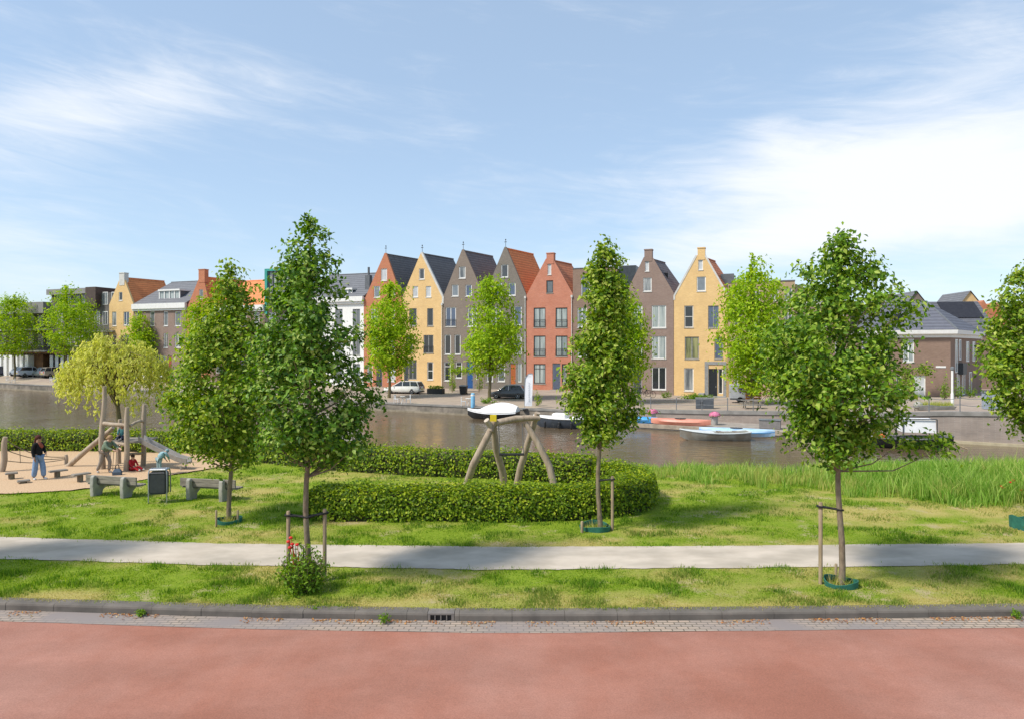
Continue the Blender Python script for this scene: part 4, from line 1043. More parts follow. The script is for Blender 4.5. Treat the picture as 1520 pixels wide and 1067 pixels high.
def tree(name, label, cat, base, prof, n_cl, per, size, lmat, bark, trunk_r, fork=None, group=None, sig=.26, lean=(0, 0), zfirst=None, limbs=70, droop=.35, extra=None, depth=1.0, up=.55, trunk_top=.93, lobes=.0):
    """prof: list of (height, left, right) of the crown relative to the trunk foot"""
    t = thing(name, label, cat, base, 0, group)
    zs = np.array([p[0] for p in prof]); le = np.array([p[1] for p in prof]); ri = np.array([p[2] for p in prof])
    z0, z1 = zs[0], zs[-1]
    # trunk
    def axis(z): return np.array([lean[0] * (z / z1) + .05 * math.sin(z * 1.7 + base[0]), lean[1] * (z / z1), z])
    tz = np.linspace(-.15, z1 * trunk_top, 14)
    mb = MB(); rr = [trunk_r * (1.25 if z < 0 else 1.0) * (1 - .80 * max(z, 0) / z1) + .008 for z in tz]
    mb.tube([axis(z) for z in tz], rr, 10)
    C = []; cs = []
    zq = np.linspace(z0, z1, 60); hw = (np.interp(zq, zs, ri) - np.interp(zq, zs, le)) / 2
    pr = hw ** 1.6 + .06; pr /= pr.sum()
    for k in range(n_cl):
        z = RNG.choice(zq, p=pr) + RNG.uniform(-.05, .05) * (z1 - z0)
        z = min(max(z, z0), z1)
        l, r_ = np.interp(z, zs, le), np.interp(z, zs, ri)
        h = (r_ - l) / 2; m = (l + r_) / 2
        a = RNG.uniform(0, 2 * math.pi); q = RNG.uniform(0, 1) ** .42
        if lobes: h *= 1.0 * (1 - lobes + 2 * lobes * float(fb(np.array([math.cos(a) * 1.1 + z * 1.25 + base[0]]), np.array([math.sin(a) * 1.1 + z * .35]), 77)[0]))
        if q > .8: q *= RNG.uniform(.72, 1.10)
        c = np.array([m + math.cos(a) * h * q, math.sin(a) * h * q * depth, z])
        C.append(c); cs.append(q)
    if extra:
        for i_, c in enumerate(extra): C.append(np.array(c)); cs.append(2 if i_ % 4 == 0 else 0)
    order = np.argsort(-np.array(cs))
    for k in order[:limbs]:
        c = C[k]; zr = max(min(c[2] - .55 * math.hypot(c[0], c[1]) - .15, z1 * .9), zfirst or z0 - .3)
        a = axis(zr); mid = a * .5 + c * .5 + np.array([0, 0, -.12 * math.hypot(c[0], c[1])])
        r0 = max(.012, trunk_r * .30 * (1 - zr / z1) + .008)
        mb.tube([a, mid, c], [r0, r0 * .65, .006], 5, False)
    mb.build('trunk', bark, t, smooth=True)
    pts = []; nn = []
    for c, q in zip(C, cs):
        sg = sig * RNG.uniform(.7, 1.25); n = max(4, int(per * RNG.uniform(.55, 1.4)))
        p = RNG.normal(size=(n, 3)) * np.array([sg, sg, sg * .75])
        p[:, 2] -= .35 * np.hypot(p[:, 0], p[:, 1])
        out = np.array([c[0], c[1], 0]); ln = np.linalg.norm(out); out = out / ln if ln > .05 else out
        pts.append(c + p); nn.append(out[None] * .55 + np.array([[0, 0, up]]) + RNG.normal(size=(n, 3)) * .55 + p * .6)
    # a few sprays along the leader
    zl = RNG.uniform(z0 + .3 * (z1 - z0), z1, n_cl * 2); ax_ = np.array([axis(z) for z in zl]); pts.append(ax_ + RNG.normal(size=ax_.shape) * .09 * min(1.6, sig / .2)); nn.append(RNG.normal(size=ax_.shape) + np.array([[0, 0, .5]]))
    pts = np.concatenate(pts); nn = np.concatenate(nn)
    keep = pts[:, 2] > .25
    pts, nn = pts[keep], nn[keep]
    leaves('crown', pts, nn, size * RNG.uniform(.65, 1.3, len(pts)), lmat, t, droop=droop)
    return t
def prof_px(px_t, d, zb, rows):
    return sorted([(Z(py, d) - zb, (l - px_t) * d / FP, (r_ - px_t) * d / FP) for py, l, r_ in rows])
def near_tree(px, d, rows, label, lmat, n_cl, per, size, r_=.055, **k):
    zb = float(park_z(np.array([X(px, d)]), np.array([d]))[0])
    return tree('young_tree', label, 'tree', (X(px, d), d, zb), prof_px(px, d, zb, rows), n_cl, per, size, lmat, m_bark, r_, group='young trees in the park', **k)
TA = near_tree(457, 14.5, [(323, 455, 472), (350, 440, 490), (380, 425, 490), (398, 410, 496), (420, 402, 510), (450, 390, 520), (480, 378, 525), (520, 372, 535), (560, 370, 545), (600, 374, 556), (640, 380, 560), (665, 405, 548), (688, 440, 515)],
    'tallest dark green young tree, behind the poppy bush and its pair of stakes', L_near_d, 270, 62, .112, .062, sig=.15, lobes=.42)
TD = near_tree(342, 19.8, [(395, 341, 350), (420, 326, 362), (450, 305, 374), (480, 290, 385), (520, 272, 395), (560, 258, 400), (600, 250, 402), (640, 262, 397), (670, 290, 380), (685, 325, 358)],
    'bushy young tree standing beside the right-hand park bench', L_near_y, 270, 60, .13, .062, sig=.195, lobes=.38)
TC = near_tree(890, 18.9, [(362, 890, 904), (380, 876, 916), (410, 872, 922), (440, 864, 928), (480, 853, 938), (520, 845, 944), (560, 839, 946), (600, 838, 945), (630, 848, 938), (652, 868, 912)],
    'narrow cone shaped young tree at the right end of the front hedge', L_near_y, 270, 54, .125, .06, sig=.15, lobes=.40)
TB = near_tree(1247, 14.37, [(348, 1240, 1252), (370, 1226, 1268), (390, 1212, 1286), (415, 1192, 1300), (440, 1170, 1322), (470, 1150, 1330), (500, 1116, 1328), (540, 1110, 1328), (580, 1122, 1328), (610, 1158, 1322), (645, 1180, 1312), (678, 1218, 1285)],
    'broad young tree with a single stake nearest the road at right', L_near, 280, 62, .112, .06, sig=.16, lobes=.45,
    extra=[((px - 1247) * .01437, RNG.uniform(-.35, .1), Z(py, 14.37)) for px, py in ((1345, 652), (1360, 656), (1375, 652), (1388, 654), (1398, 658), (1352, 658), (1395, 650), (1335, 470), (1345, 460), (1352, 455), (1190, 400), (1188, 410), (1243, 352), (1245, 358), (1241, 364), (1247, 372), (1238, 378), (1250, 384), (1236, 388))])
TE = near_tree(1528, 19.0, [(402, 1505, 1540), (450, 1490, 1570), (500, 1475, 1590), (540, 1464, 1600), (575, 1478, 1600), (600, 1490, 1585), (640, 1520, 1560)],
    'young tree cut off by the right edge of the picture', L_near_y, 220, 58, .13, .06, sig=.18, lobes=.4)
TS_ = near_tree(-245, 14.6, [(350, -260, -230), (420, -310, -180), (520, -350, -140), (620, -350, -140), (690, -290, -200)], 'young tree just outside the left edge of the picture', L_near_y, 200, 30, .14, .06, sig=.26)

# trees on the far quay
def far_tree(px, py, rows, label, n_cl=150, per=46, size=.33, cat='tree', lmat=L_far, **k):
    p = on_street(px, py); d = p.y
    return tree('street_tree', label, cat, p, prof_px(px, d, p.z, rows), n_cl, per, size, lmat, m_bark_far, .16, group='street trees on the far quay', sig=.55, limbs=40, droop=.2, **k)
far_tree(578, 590, [(420, 570, 590), (440, 558, 600), (470, 548, 612), (500, 544, 618), (525, 545, 618), (540, 552, 600), (550, 565, 590)], 'light green street tree in front of the red gabled house')
far_tree(727, 594, [(408, 722, 738), (430, 706, 752), (460, 694, 766), (490, 686, 774), (515, 684, 776), (532, 695, 768), (545, 715, 745)], 'light green street tree in front of the orange roofed grey house')
far_tree(925, 598, [(418, 905, 925), (450, 895, 945), (480, 890, 960), (510, 890, 962), (540, 900, 955), (565, 912, 940)], 'street tree half hidden behind the narrow young tree')
far_tree(1116, 600, [(378, 1108, 1122), (400, 1088, 1145), (430, 1074, 1158), (470, 1066, 1166), (510, 1066, 1168), (545, 1075, 1165), (575, 1095, 1150)], 'large street tree right of the wide yellow house', n_cl=190)
far_tree(1206, 606, [(470, 1190, 1215), (500, 1160, 1230), (540, 1145, 1235), (575, 1160, 1230)], 'street tree behind the broad young tree', n_cl=90, lmat=L_near_y)
far_tree(22, 562, [(438, 12, 30), (460, -10, 46), (490, -22, 56), (510, -22, 54), (525, 0, 40)], 'street tree in front of the dark apartment block at the left edge')
far_tree(98, 567, [(424, 98, 112), (445, 76, 132), (470, 68, 145), (495, 66, 150), (510, 75, 140), (522, 90, 120)], 'round street tree between the apartment block and the far yellow house')
far_tree(208, 562, [(462, 203, 212), (485, 192, 226), (510, 186, 236), (525, 190, 230), (540, 203, 222)], 'small street tree before the house with the white dormer', n_cl=90)
far_tree(296, 568, [(440, 292, 306), (465, 278, 320), (500, 268, 335), (530, 272, 332), (545, 285, 315)], 'street tree behind the left bushy young tree', n_cl=120)
# weeping willow on the near bank beyond the hedge
wz = float(park_z(np.array([-20.6]), np.array([35.2]))[0])
wt = thing('willow_tree', 'small yellow weeping willow on the bank behind the climbing tower', 'tree', (-20.6, 35.2, wz))
mb = MB(); mb.tube([(0, 0, -.2), (.1, 0, 1.2), (-.1, .1, 2.6), (.1, 0, 3.8)], [.16, .13, .10, .05], 8)
pts, nn = [], []
for k in range(180):
    a = RNG.uniform(0, 2 * math.pi); q = RNG.uniform(.05, 1) ** .6
    hx, hy = math.cos(a) * q * 2.75 - .15, math.sin(a) * q * 2.0
    top = 5.9 - 1.9 * q ** 1.6 + RNG.uniform(-.45, .35) - wz
    L_ = RNG.uniform(.8, 2.6) * (.5 + .6 * q)
    if k % 3 == 0: mb.tube([(0, 0, 2.6 + RNG.uniform(-.6, .9)), (hx * .55, hy * .55, top + .1), (hx, hy, top - .15)], [.04, .025, .008], 5, False)
    n = int(30 * L_); s_ = RNG.uniform(0, 1, n)
    p = np.stack([hx * (1 + .10 * s_) + RNG.normal(size=n) * .10, hy * (1 + .10 * s_) + RNG.normal(size=n) * .10, top - s_ * L_], 1)
    pts.append(p); nn.append(RNG.normal(size=(n, 3)) * .7 + np.array([[math.cos(a), math.sin(a), .2]]))
mb.build('trunk', m_bark_far, wt, smooth=True)
pts = np.concatenate(pts); leaves('crown', pts, np.concatenate(nn), RNG.uniform(.14, .27, len(pts)), L_willow, wt, wid=.42, droop=.75)

# hedges: clipped leaf walls over a twig core
m_twig = M('hedge_twigs', (.05, .055, .02), (.035, .04, .015), 9, .95)
def hedge(label, line, width, height, n, size=.085, zfun=None, wob=.10):
    ln = [Vector((p[0], p[1], 0)) for p in line]
    fine = []
    for a, b_ in zip(ln[:-1], ln[1:]):
        k = max(1, int((b_ - a).length / .25))
        for i in range(k): fine.append(a.lerp(b_, i / k))
    fine.append(ln[-1])
    for _ in range(6):
        fine = [fine[0]] + [(fine[i - 1] + fine[i] * 2 + fine[i + 1]) / 4 for i in range(1, len(fine) - 1)] + [fine[-1]]
    F_ = np.array([[p.x, p.y] for p in fine]); seg = np.diff(F_, axis=0); sl = np.linalg.norm(seg, axis=1); cum = np.concatenate([[0], np.cumsum(sl)])
    T_ = nrm(np.gradient(F_, axis=0)); Nn_ = np.stack([T_[:, 1], -T_[:, 0]], 1)
    t = thing('hedge', label, 'hedge', (F_[len(F_) // 2][0], F_[len(F_) // 2][1], 0))
    O = np.array([F_[len(F_) // 2][0], F_[len(F_) // 2][1], 0])
    mb = MB(); rg = []
    for i in range(len(F_)):
        hh = height * (.86 + .0 * i); w = width * .40
        if i in (0, len(F_) - 1): w *= .8
        p = np.array([F_[i][0], F_[i][1], 0]) - O; n3 = np.array([Nn_[i][0], Nn_[i][1], 0])
        rg.append([p + n3 * w + [0, 0, -.05], p + n3 * w + [0, 0, hh * .8], p + n3 * w * .7 + [0, 0, hh], p - n3 * w * .7 + [0, 0, hh], p - n3 * w + [0, 0, hh * .8], p - n3 * w + [0, 0, -.05]])
    mb.loft([[Vector(v) for v in r_] for r_ in rg]); mb.build('stems', m_twig, t)
    s_ = RNG.uniform(0, cum[-1], n); xy = np.stack([np.interp(s_, cum, F_[:, 0]), np.interp(s_, cum, F_[:, 1])], 1)
    n2 = nrm(np.stack([np.interp(s_, cum, Nn_[:, 0]), np.interp(s_, cum, Nn_[:, 1])], 1))
    u = RNG.uniform(0, 1, n) * (2 * height + width)
    per = u
    lumps = (fb(s_ * 1.5, u * 2.2, 41) - .5) * 2 * wob + RNG.normal(size=n) * .03
    side = np.where(u < height, 1.0, np.where(u < height + width, 0.0, -1.0))
    off = np.where(u < height, width / 2, np.where(u < height + width, width / 2 - (u - height), -width / 2))
    z = np.where(u < height, u, np.where(u < height + width, height, 2 * height + width - u))
    cr = np.clip((z - height * .72) / (height * .28), 0, 1) ** 2 * .10 * np.abs(side)
    off = off + side * (lumps - cr); z = z + (side == 0) * (lumps + .02 - .10 * np.clip(np.abs(off) / (width / 2) - .65, 0, 1) / .35) - .0
    tip = (side == 0) & (RNG.uniform(size=n) < .22 * (.3 + fb(s_ * 2.2, u * 0, 47))); z = z + tip * RNG.uniform(.02, .20, n)
    pos = np.stack([xy[:, 0] + n2[:, 0] * off, xy[:, 1] + n2[:, 1] * off, np.maximum(z, .03)], 1) - O
    foot = (np.abs(side) > 0) & (z < .2) & (RNG.uniform(size=n) < .6 * (1 - z / .2) + .3 * (fb(s_ * 1.2, u * 0, 49) > .55)); pos[foot, 2] += .28; 
    N3 = np.stack([n2[:, 0] * side, n2[:, 1] * side, (side == 0) * 1.0 + .45], 1) + RNG.normal(size=(n, 3)) * .5
    leaves('foliage', pos, N3, size * RNG.uniform(.6, 1.35, n), L_hedge, t, wid=.7, droop=.25)
    # rounded ends
    for e, sg in ((0, -1), (-1, 1)):
        m = int(n * .35 * width / max(cum[-1], 1) * 2)
        a = RNG.uniform(-1, 1, m) * width / 2; zz = RNG.uniform(0, height, m)
        tt = T_[e] * sg
        p = np.stack([F_[e][0] + Nn_[e][0] * a + tt[0] * (.12 + RNG.normal(size=m) * .05), F_[e][1] + Nn_[e][1] * a + tt[1] * (.12 + RNG.normal(size=m) * .05), zz], 1) - O
        leaves('foliage', p, np.tile([[tt[0], tt[1], .4]], (m, 1)) + RNG.normal(size=(m, 3)) * .5, size * RNG.uniform(.6, 1.35, m), L_hedge, t, wid=.7, droop=.25)
    return t
H_front = hedge('front clipped hedge running beneath the log swing frame', [(X(472, 20.3), 20.3), (X(560, 20.2), 20.2), (X(760, 20.2), 20.2), (X(880, 20.4), 20.4), (X(935, 21.0), 21.0), (X(950, 22.2), 22.2), (X(940, 23.6), 23.6), (X(900, 24.6), 24.6)], 1.15, .86, 30000)
H_back = hedge('long back hedge along the canal bank behind swing and playground', [(-44, 37.2), (-30, 35.6), (X(0, 33.9), 33.9), (X(150, 33.8), 33.8), (X(300, 33.0), 33.0), (X(400, 30.5), 30.5), (X(500, 28.6), 28.6), (X(620, 27.4), 27.4), (X(760, 26.6), 26.6), (X(880, 25.6), 25.6)], 1.15, .95, 36000, size=.10)

# grass blades
def blades(name, x, y, z, h, w, mat, lean=.35, dry=None, seg=1):
    n = len(x); a = RNG.uniform(0, 2 * math.pi, n); l = RNG.uniform(0, lean, n) * h; b_ = RNG.uniform(0, 2 * math.pi, n)
    V = np.empty((n, 3, 3)) if seg == 1 else np.empty((n, 5, 3))
    dx, dy = np.cos(a) * w / 2, np.sin(a) * w / 2
    V[:, 0] = np.stack([x - dx, y - dy, z], 1); V[:, 1] = np.stack([x + dx, y + dy, z], 1)
    if seg == 1:
        V[:, 2] = np.stack([x + np.cos(b_) * l, y + np.sin(b_) * l, z + h], 1); i = np.arange(n)[:, None] * 3; F = i + np.array([[0, 1, 2]])
    else:
        mx, my = x + np.cos(b_) * l * .35, y + np.sin(b_) * l * .35
        V[:, 2] = np.stack([mx + dx * .8, my + dy * .8, z + h * .6], 1); V[:, 3] = np.stack([mx - dx * .8, my - dy * .8, z + h * .6], 1)
        V[:, 4] = np.stack([x + np.cos(b_) * l, y + np.sin(b_) * l, z + h * .97], 1)
        i = np.arange(n)[:, None] * 5; F = np.concatenate([i + np.array([[0, 1, 2]]), i + np.array([[0, 2, 3]]), i + np.array([[3, 2, 4]])])
    at = np.repeat(dry, V.shape[1]) if dry is not None else None
    o = np_mesh(name, V.reshape(-1, 3), F, mat, attr=at); o['kind'] = 'stuff'; return o
def scatter(n, d0, d1, p=2.0, ext=.80):
    u = RNG.uniform(0, 1, n); d = (d0 ** (1 - p) + u * (d1 ** (1 - p) - d0 ** (1 - p))) ** (1 / (1 - p))
    x = RNG.uniform(-1, 1, n) * (ext * d + .5); return x, d
x, y = scatter(330000, 12.9, 34, 1.6)
k = y - smooth_table(KERB, x)
ok = (k > -.10 + .05 * RNG.normal(size=len(x))) & (y < smooth_table(BANK, x) + .3)
onpath = (y > smooth_table(PATH_NEAR, x) + np.abs(RNG.normal(size=len(x))) * .10 - .04) & (y < smooth_table(PATH_FAR, x) - np.abs(RNG.normal(size=len(x))) * .10 + .04)
ok &= ~onpath & ~in_poly(x, y, PLAY_POLY)
bare = (fb(x * 1.1, y * 1.5, 71) + .10 * RNG.normal(size=len(x)) > .70) | (RNG.uniform(size=len(x)) < .55 * np.clip((.38 - fb(x * 1.8, y * 1.8, 55)) / .15, 0, 1))
ok &= ~bare
x, y = x[ok], y[ok]
dr_ = np.clip(dryness(x, y) + RNG.normal(size=len(x)) * .18, 0, 1)
cl = fb(x * 1.8, y * 1.8, 55)
h = (.02 + .26 * np.clip(cl - .33, 0, 1) ** 1.4) * RNG.uniform(.6, 1.4, len(x)) * (1 - .35 * dr_)
tuft = cl + .08 * RNG.normal(size=len(x)) > .60
q = ~tuft; blades('grass', x[q], y[q], np.maximum(park_z(x[q], y[q]), np.where(y[q] < smooth_table(KERB, x[q]), .03, -9)), h[q], .011 + .0006 * y[q], L_grass, .8, dr_[q] * .85)
q = tuft; blades('grass', x[q], y[q], park_z(x[q], y[q]), h[q] * 1.15, .012 + .0006 * y[q], L_grass_d, .7, dr_[q] * .4)
# tall grass and reeds on the bank
x, y = scatter(105000, 20.5, 35, 1.5)
b = smooth_table(BANK, x) - y
inner = np.interp(x, [-60, -12, -4, 2, 3, 6, 8, 9.2, 10, 12, 14, 30], [35.6, 33.0, 29.2, 27.4, 27.2, 25.8, 25.2, 25, 24.6, 22.2, 21.6, 21.2]) + (fb(x * 1.2, y * 0, 91) - .5) * 3.2
ok = (b > -.35) & (y > inner) & ~in_poly(x, y, PLAY_POLY)
notch = np.exp(-((x - 12.0) / 1.0) ** 2)
ok &= ~((notch > .35) & (y > 28.6))
x, y = x[ok], y[ok]; b = smooth_table(BANK, x) - y
hmax = np.interp(x, [-40, -10, 0, 4, 8, 10.5, 12.5, 15, 40], [.75, .7, .65, .65, .65, .6, .85, 1.1, 1.2])
lim = HC - np.interp(x, [-6, 3, 6, 11, 12.5, 16, 30], [.145, .158, .163, .165, .163, .161, .154]) * y - park_z(x, y)
hmax = np.minimum(hmax, np.maximum(lim, .12))
thin = RNG.uniform(size=len(x)) < np.clip((fb(x * 1.6, y * 1.6, 99) - .25) * 2.5, .25, 1)
x, y, b, hmax = x[thin], y[thin], b[thin], hmax[thin]
h = hmax * (.15 + 1.35 * fb(x * 1.1, y * 1.1, 61)) * RNG.uniform(.45, 1.25, len(x)) * np.clip((y - np.interp(x, [-60, 12, 14, 30], [30, 22.0, 21.3, 21])) / 1.4 + .35, .3, 1)
dr_ = np.clip((fb(x * .9, y * 1.2, 63) - .56) * 2.0 + .22 * np.exp(-((x - 9) / 3) ** 2) + RNG.normal(size=len(x)) * .15 + .5 * np.clip((x - 13.5) / 4, 0, 1) * np.clip((24.5 - y) / 2.5, 0, 1), 0, 1)
blades('reeds', x, y, park_z(x, y) - .03, h, .028, L_reed, .75, dr_, 2)
# loose leaves and orange blossom in the gutter
x = RNG.uniform(-11, 11, 1500); cl = fb(x * 1.7, x * 0, 19); x = x[cl > .52]
y = smooth_table(KERB, x) - .30 - np.abs(RNG.normal(size=len(x))) * .10
lv = leaves('leaf_litter', np.stack([x, y, np.full(len(x), -.105)], 1), RNG.normal(size=(len(x), 3)) * .4 + np.array([[0, 0, 1]]), RNG.uniform(.03, .06, len(x)), leaf_mat('fallen_blossom', [(.42, .17, .05), (.50, .27, .09), (.35, .12, .05), (.45, .36, .18)], .2))
lv['kind'] = 'stuff'
#%%OBJECTS
# ================================================================== THINGS IN THE PARK
m_strap = M('black_strap', (.02, .02, .02), None, 4, .7)
m_ring = M('green_plastic_ring', (.018, .10, .075), (.03, .15, .105), 8, .7)
def pz(x, y): return float(park_z(np.array([x]), np.array([y]))[0])
def stake(label, px, py_top, py_bot, trunk=None, r_=.042, strap_z=None, lean=0.0):
    d = D(py_bot); x = X(px, d); h = (py_bot - py_top) * d / FP
    t = thing('tree_stake', label, 'stake', (x, d, pz(x, d)), 0, 'timber stakes beside the young trees')
    mb = MB(); mb.tube([(0, 0, -.2), (lean * .5, 0, h * .5), (lean, 0, h - .015), (lean, 0, h)], [r_, r_, r_, r_ * .8], 10); mb.build('post', m_stake, t, smooth=True)
    if trunk is not None:
        tx, ty = trunk[0] - x, trunk[1] - d; zt = h - .09; n = Vector((-ty, tx, 0)).normalized() * .055; a = Vector((lean, 0, zt)); b_ = Vector((tx, ty, zt - .05)); u = (b_ - a).normalized() * .06
        mb = MB(); pts = [a - u + n * .8, a + n, a.lerp(b_, .5) + n * .25, b_ + n, b_ + u, b_ - n, a.lerp(b_, .5) - n * .25, a - n, a - u - n * .8, a - u]
        mb.tube(pts + [pts[0]], .022, 6); mb.build('strap', m_strap, t)
    return t
def near_at(px, d): return (X(px, d), d)
stake('left stake of the pair holding the tallest tree', 428, 758, 866, near_at(457, 14.5))
stake('right stake of the pair holding the tallest tree', 482, 755, 862, near_at(457, 14.5))
stake('tall single stake left of the broad young tree by the road', 1218, 745, 866, near_at(1247, 14.37))
stake('short stake stub behind the broad young tree trunk', 1241, 836, 856, None, .03)
stake('tall stake right of the narrow young tree', 909, 706, 786, near_at(890, 18.9))
stake('short pale stake left of the narrow young tree', 864, 773, 790, None, .04)
stake('short dark stake left of the bushy tree by the bench', 321, 757, 782, None, .03)
stake('short dark stake right of the bushy tree by the bench', 353, 757, 776, None, .03)
def ring(label, px, d, r_=.33, h=.12):
    x = X(px, d); o = thing('watering_ring', label, 'watering ring', (x, d, pz(x, d)), 0, 'green watering rings around tree feet')
    mb = MB(); prof = []
    n = 28; rg = []
    for j in range(n + 1):
        a = 2 * math.pi * j / n; w = 1 + .05 * math.sin(3 * a + px); hh = h * (1 + .25 * math.sin(2 * a + px)); c, s_ = math.cos(a) * r_ * w, math.sin(a) * r_ * w
        rg.append([(c, s_, -.03), (c * 1.03, s_ * 1.03, hh), (c * 1.0, s_ * 1.0, hh + .006), (c * .97, s_ * .97, hh), (c * .95, s_ * .95, -.03)])
    mb.loft(rg, cap=False); mb.build('rim', m_ring, o, smooth=True)
    k = 90; a = RNG.uniform(0, 6.28, k); q = RNG.uniform(0, r_ * .9, k)
    b_ = blades('dry_grass', np.cos(a) * q, np.sin(a) * q, np.zeros(k), RNG.uniform(.08, .3, k), .02, L_grass, .9, np.clip(RNG.normal(.6, .3, k), 0, 1)); b_.parent = o
    return o
ring('green plastic watering ring at the foot of the broad tree by the road', 1247, 14.37)
ring('green plastic watering ring around the narrow tree at the hedge end', 884, 18.9, .42)
ring('green plastic watering ring around the bushy tree by the bench', 340, 19.6, .34)
ring('green plastic watering ring at the right edge of the picture', 1522, 19.0, .36, .3)

def bush(name, label, cat, loc, r_, h, n, size, mat=L_shrub, group=None, stems=True, wid=.5, up=.5):
    t = thing(name, label, cat, loc, 0, group); mb = MB()
    pts, nn = [], []
    k = max(8, n // 22)
    for i in range(k):
        a = RNG.uniform(0, 6.28); q = RNG.uniform(0, 1) ** .6; hh = h * (1 - .45 * q ** 2) * RNG.uniform(.6, 1.08)
        tip = np.array([math.cos(a) * r_ * q, math.sin(a) * r_ * q, hh]); m = max(3, n // k); s_ = RNG.uniform(.15, 1, m)
        p = np.array([math.cos(a) * r_ * q * .45, math.sin(a) * r_ * q * .45, 0])[None] * (1 - s_[:, None]) + tip[None] * s_[:, None] + RNG.normal(size=(m, 3)) * .07 * (r_ / .4) ** .5
        p[:, 2] = np.maximum(p[:, 2], .02); pts.append(p); nn.append(RNG.normal(size=(m, 3)) * .7 + np.array([[math.cos(a) * .5, math.sin(a) * .5, up]]))
        if stems: mb.tube([(tip[0] * .3, tip[1] * .3, -.03), tip], [.012, .005], 4, False)
    if stems: mb.build('stems', m_bark_far, t)
    pts = np.concatenate(pts); leaves('foliage', pts, np.concatenate(nn), size * RNG.uniform(.6, 1.3, len(pts)), mat, t, wid=wid)
    return t
pb = bush('poppy_bush', 'leafy green bush with red poppies between the two stakes', 'bush', (X(449, 14.0), 14.0, 0), .50, .95, 2200, .085)
mb = MB()
for dx, z in ((-.24, 1.08), (-.19, 1.16), (-.16, 1.03), (-.21, .96), (-.06, 1.02)):
    mb.tube([(dx * .6, -.1, .5), (dx, -.14, z)], .006, 4); mb.ell((dx, -.16, z), (.045, .045, .03), 6)
mb.build('flowers', M('poppy_red', (.62, .035, .02), (.45, .02, .015), 9, .6), pb)
for k, (px, py, r_, h) in enumerate(((570, 916, .10, .20), (208, 905, .08, .10), (1508, 908, .10, .16), (775, 778, .22, .22), (1505, 727, .35, .55), (468, 905, .06, .14))):
    labs = ('small weed sprouting beside the kerb near the drain', 'tiny weed at the kerb on the left', 'weed growing over the kerb at the right edge', 'small pale weed in front of the front hedge', 'clump of wild flowers with poppies in the tall grass', 'thin weed in a kerb joint left of the drain')
    d = D(py); d = min(d, 22.4)
    w = bush('weed', labs[k], 'weed', (X(px, d), d, -.10 if py > 890 else 0), r_, h, 120 if k < 4 else 260, .05, stems=False)
    if k == 4:
        mb = MB()
        for q in range(7): mb.ell((RNG.uniform(-.5, .3), RNG.uniform(-.3, .3), RNG.uniform(.4, .7)), (.05, .05, .035), 6)
        mb.build('flowers', _mc['poppy_red'], w)

# park benches seen from behind
def bench(label, px, py, rz):
    d = D(py); t = thing('park_bench', label, 'bench', (X(px, d), d, 0), rz, 'park benches facing the playground')
    for sx in (-.62, .62):
        mb = MB(); prof = [(-.10, -.1), (-.13, .40), (-.11, .66), (-.06, .72), (0.02, .71), (.05, .64), (.05, .44), (.10, .36), (.44, .34), (.48, .29), (.30, .16), (.26, -.1)]
        mb.prism([(sx - .075, y_, z_) for y_, z_ in prof], (.15, 0, 0)); o = mb.build('leg', m_concrete, t)
        bv = o.modifiers.new('bevel', 'BEVEL'); bv.width = .03; bv.segments = 2; bv.limit_method = 'ANGLE'
    mb = MB()
    for z in (.44, .575): mb.rbox(-1.05, 1.05, .055, .11, z, z + .125, .012)
    mb.build('backrest', m_plank, t)
    mb = MB()
    for y_ in (.14, .27, .40): mb.rbox(-1.05, 1.05, y_, y_ + .115, .365, .42, .012)
    mb.build('seat', m_plank, t)
    return t
bench('concrete legged wooden bench left of the dark litter bin', 162, 737, R(-14))
bench('concrete legged wooden bench right of the dark litter bin', 306, 742, R(-12))
d = 22.2; t = thing('litter_bin', 'dark litter bin in an arched steel frame between the benches', 'litter bin', (X(236, d), d, 0), R(8))
mb = MB(); mb.rbox(-.25, .25, -.16, .2, .30, 1.02, .03); mb.rbox(-.25, .25, -.175, -.161, .36, .98, .02); mb.build('body', M('anthracite_panel', (.035, .04, .048), (.05, .055, .06), 6, .5), t)
mb = MB()
for sx in (-.28, .28):
    mb.tube([(sx, -.12, -.1), (sx, -.12, .98), (sx * .95, -.1, 1.08), (sx * .8, .05, 1.13), (sx * .95, .2, 1.05), (sx, .22, .9), (sx, .22, .3)], .022, 8)
mb.build('frame', m_steel, t, smooth=True)
mb = MB(); mb.rbox(-.27, .27, -.15, .22, 1.07, 1.12, .02); mb.build('lid', m_steel, t)

# climbing tower with slide
def loc(o, v): return Vector(v) - o
o0 = Vector((X(190, 28), 28, 0)); tw = thing('climbing_tower', 'round log climbing tower with a metal slide on the wood chips', 'climbing frame', o0)
def log(name, a, b_, r0, r1, mat=m_log, parent=None, o=o0, wob=.02, n=8, caps=True):
    a, b_ = Vector(a) - o, Vector(b_) - o; pts = []
    for i in range(n): 
        t_ = i / (n - 1); p = a.lerp(b_, t_); w = math.sin(t_ * 5 + a.x * 3) * wob * math.sin(math.pi * t_); pts.append(p + Vector((w, w * .6, w * .4)))
    rr = [r0 + (r1 - r0) * i / (n - 1) for i in range(n)]; rr[-1] *= .8
    mb = MB(); mb.tube(pts, rr, 10); return mb.build(name, mat, parent, smooth=True)
log('post', G(152, 697) + Vector((0, 0, -.3)), P(155, 573, 28.2), .125, .085, parent=tw, wob=.06)
log('post', G(187, 700) + Vector((0, 0, -.3)), P(189, 604, 27.8), .11, .095, parent=tw)
log('post', Vector((X(212, 29), 29, -.3)), P(214.5, 600, 29), .105, .09, parent=tw)
log('post', Vector((X(176, 29.6), 29.6, -.3)), P(178, 622, 29.6), .10, .09, parent=tw)
log('beam', P(154, 628, 28.1), P(188, 631, 27.85), .085, .075, parent=tw)
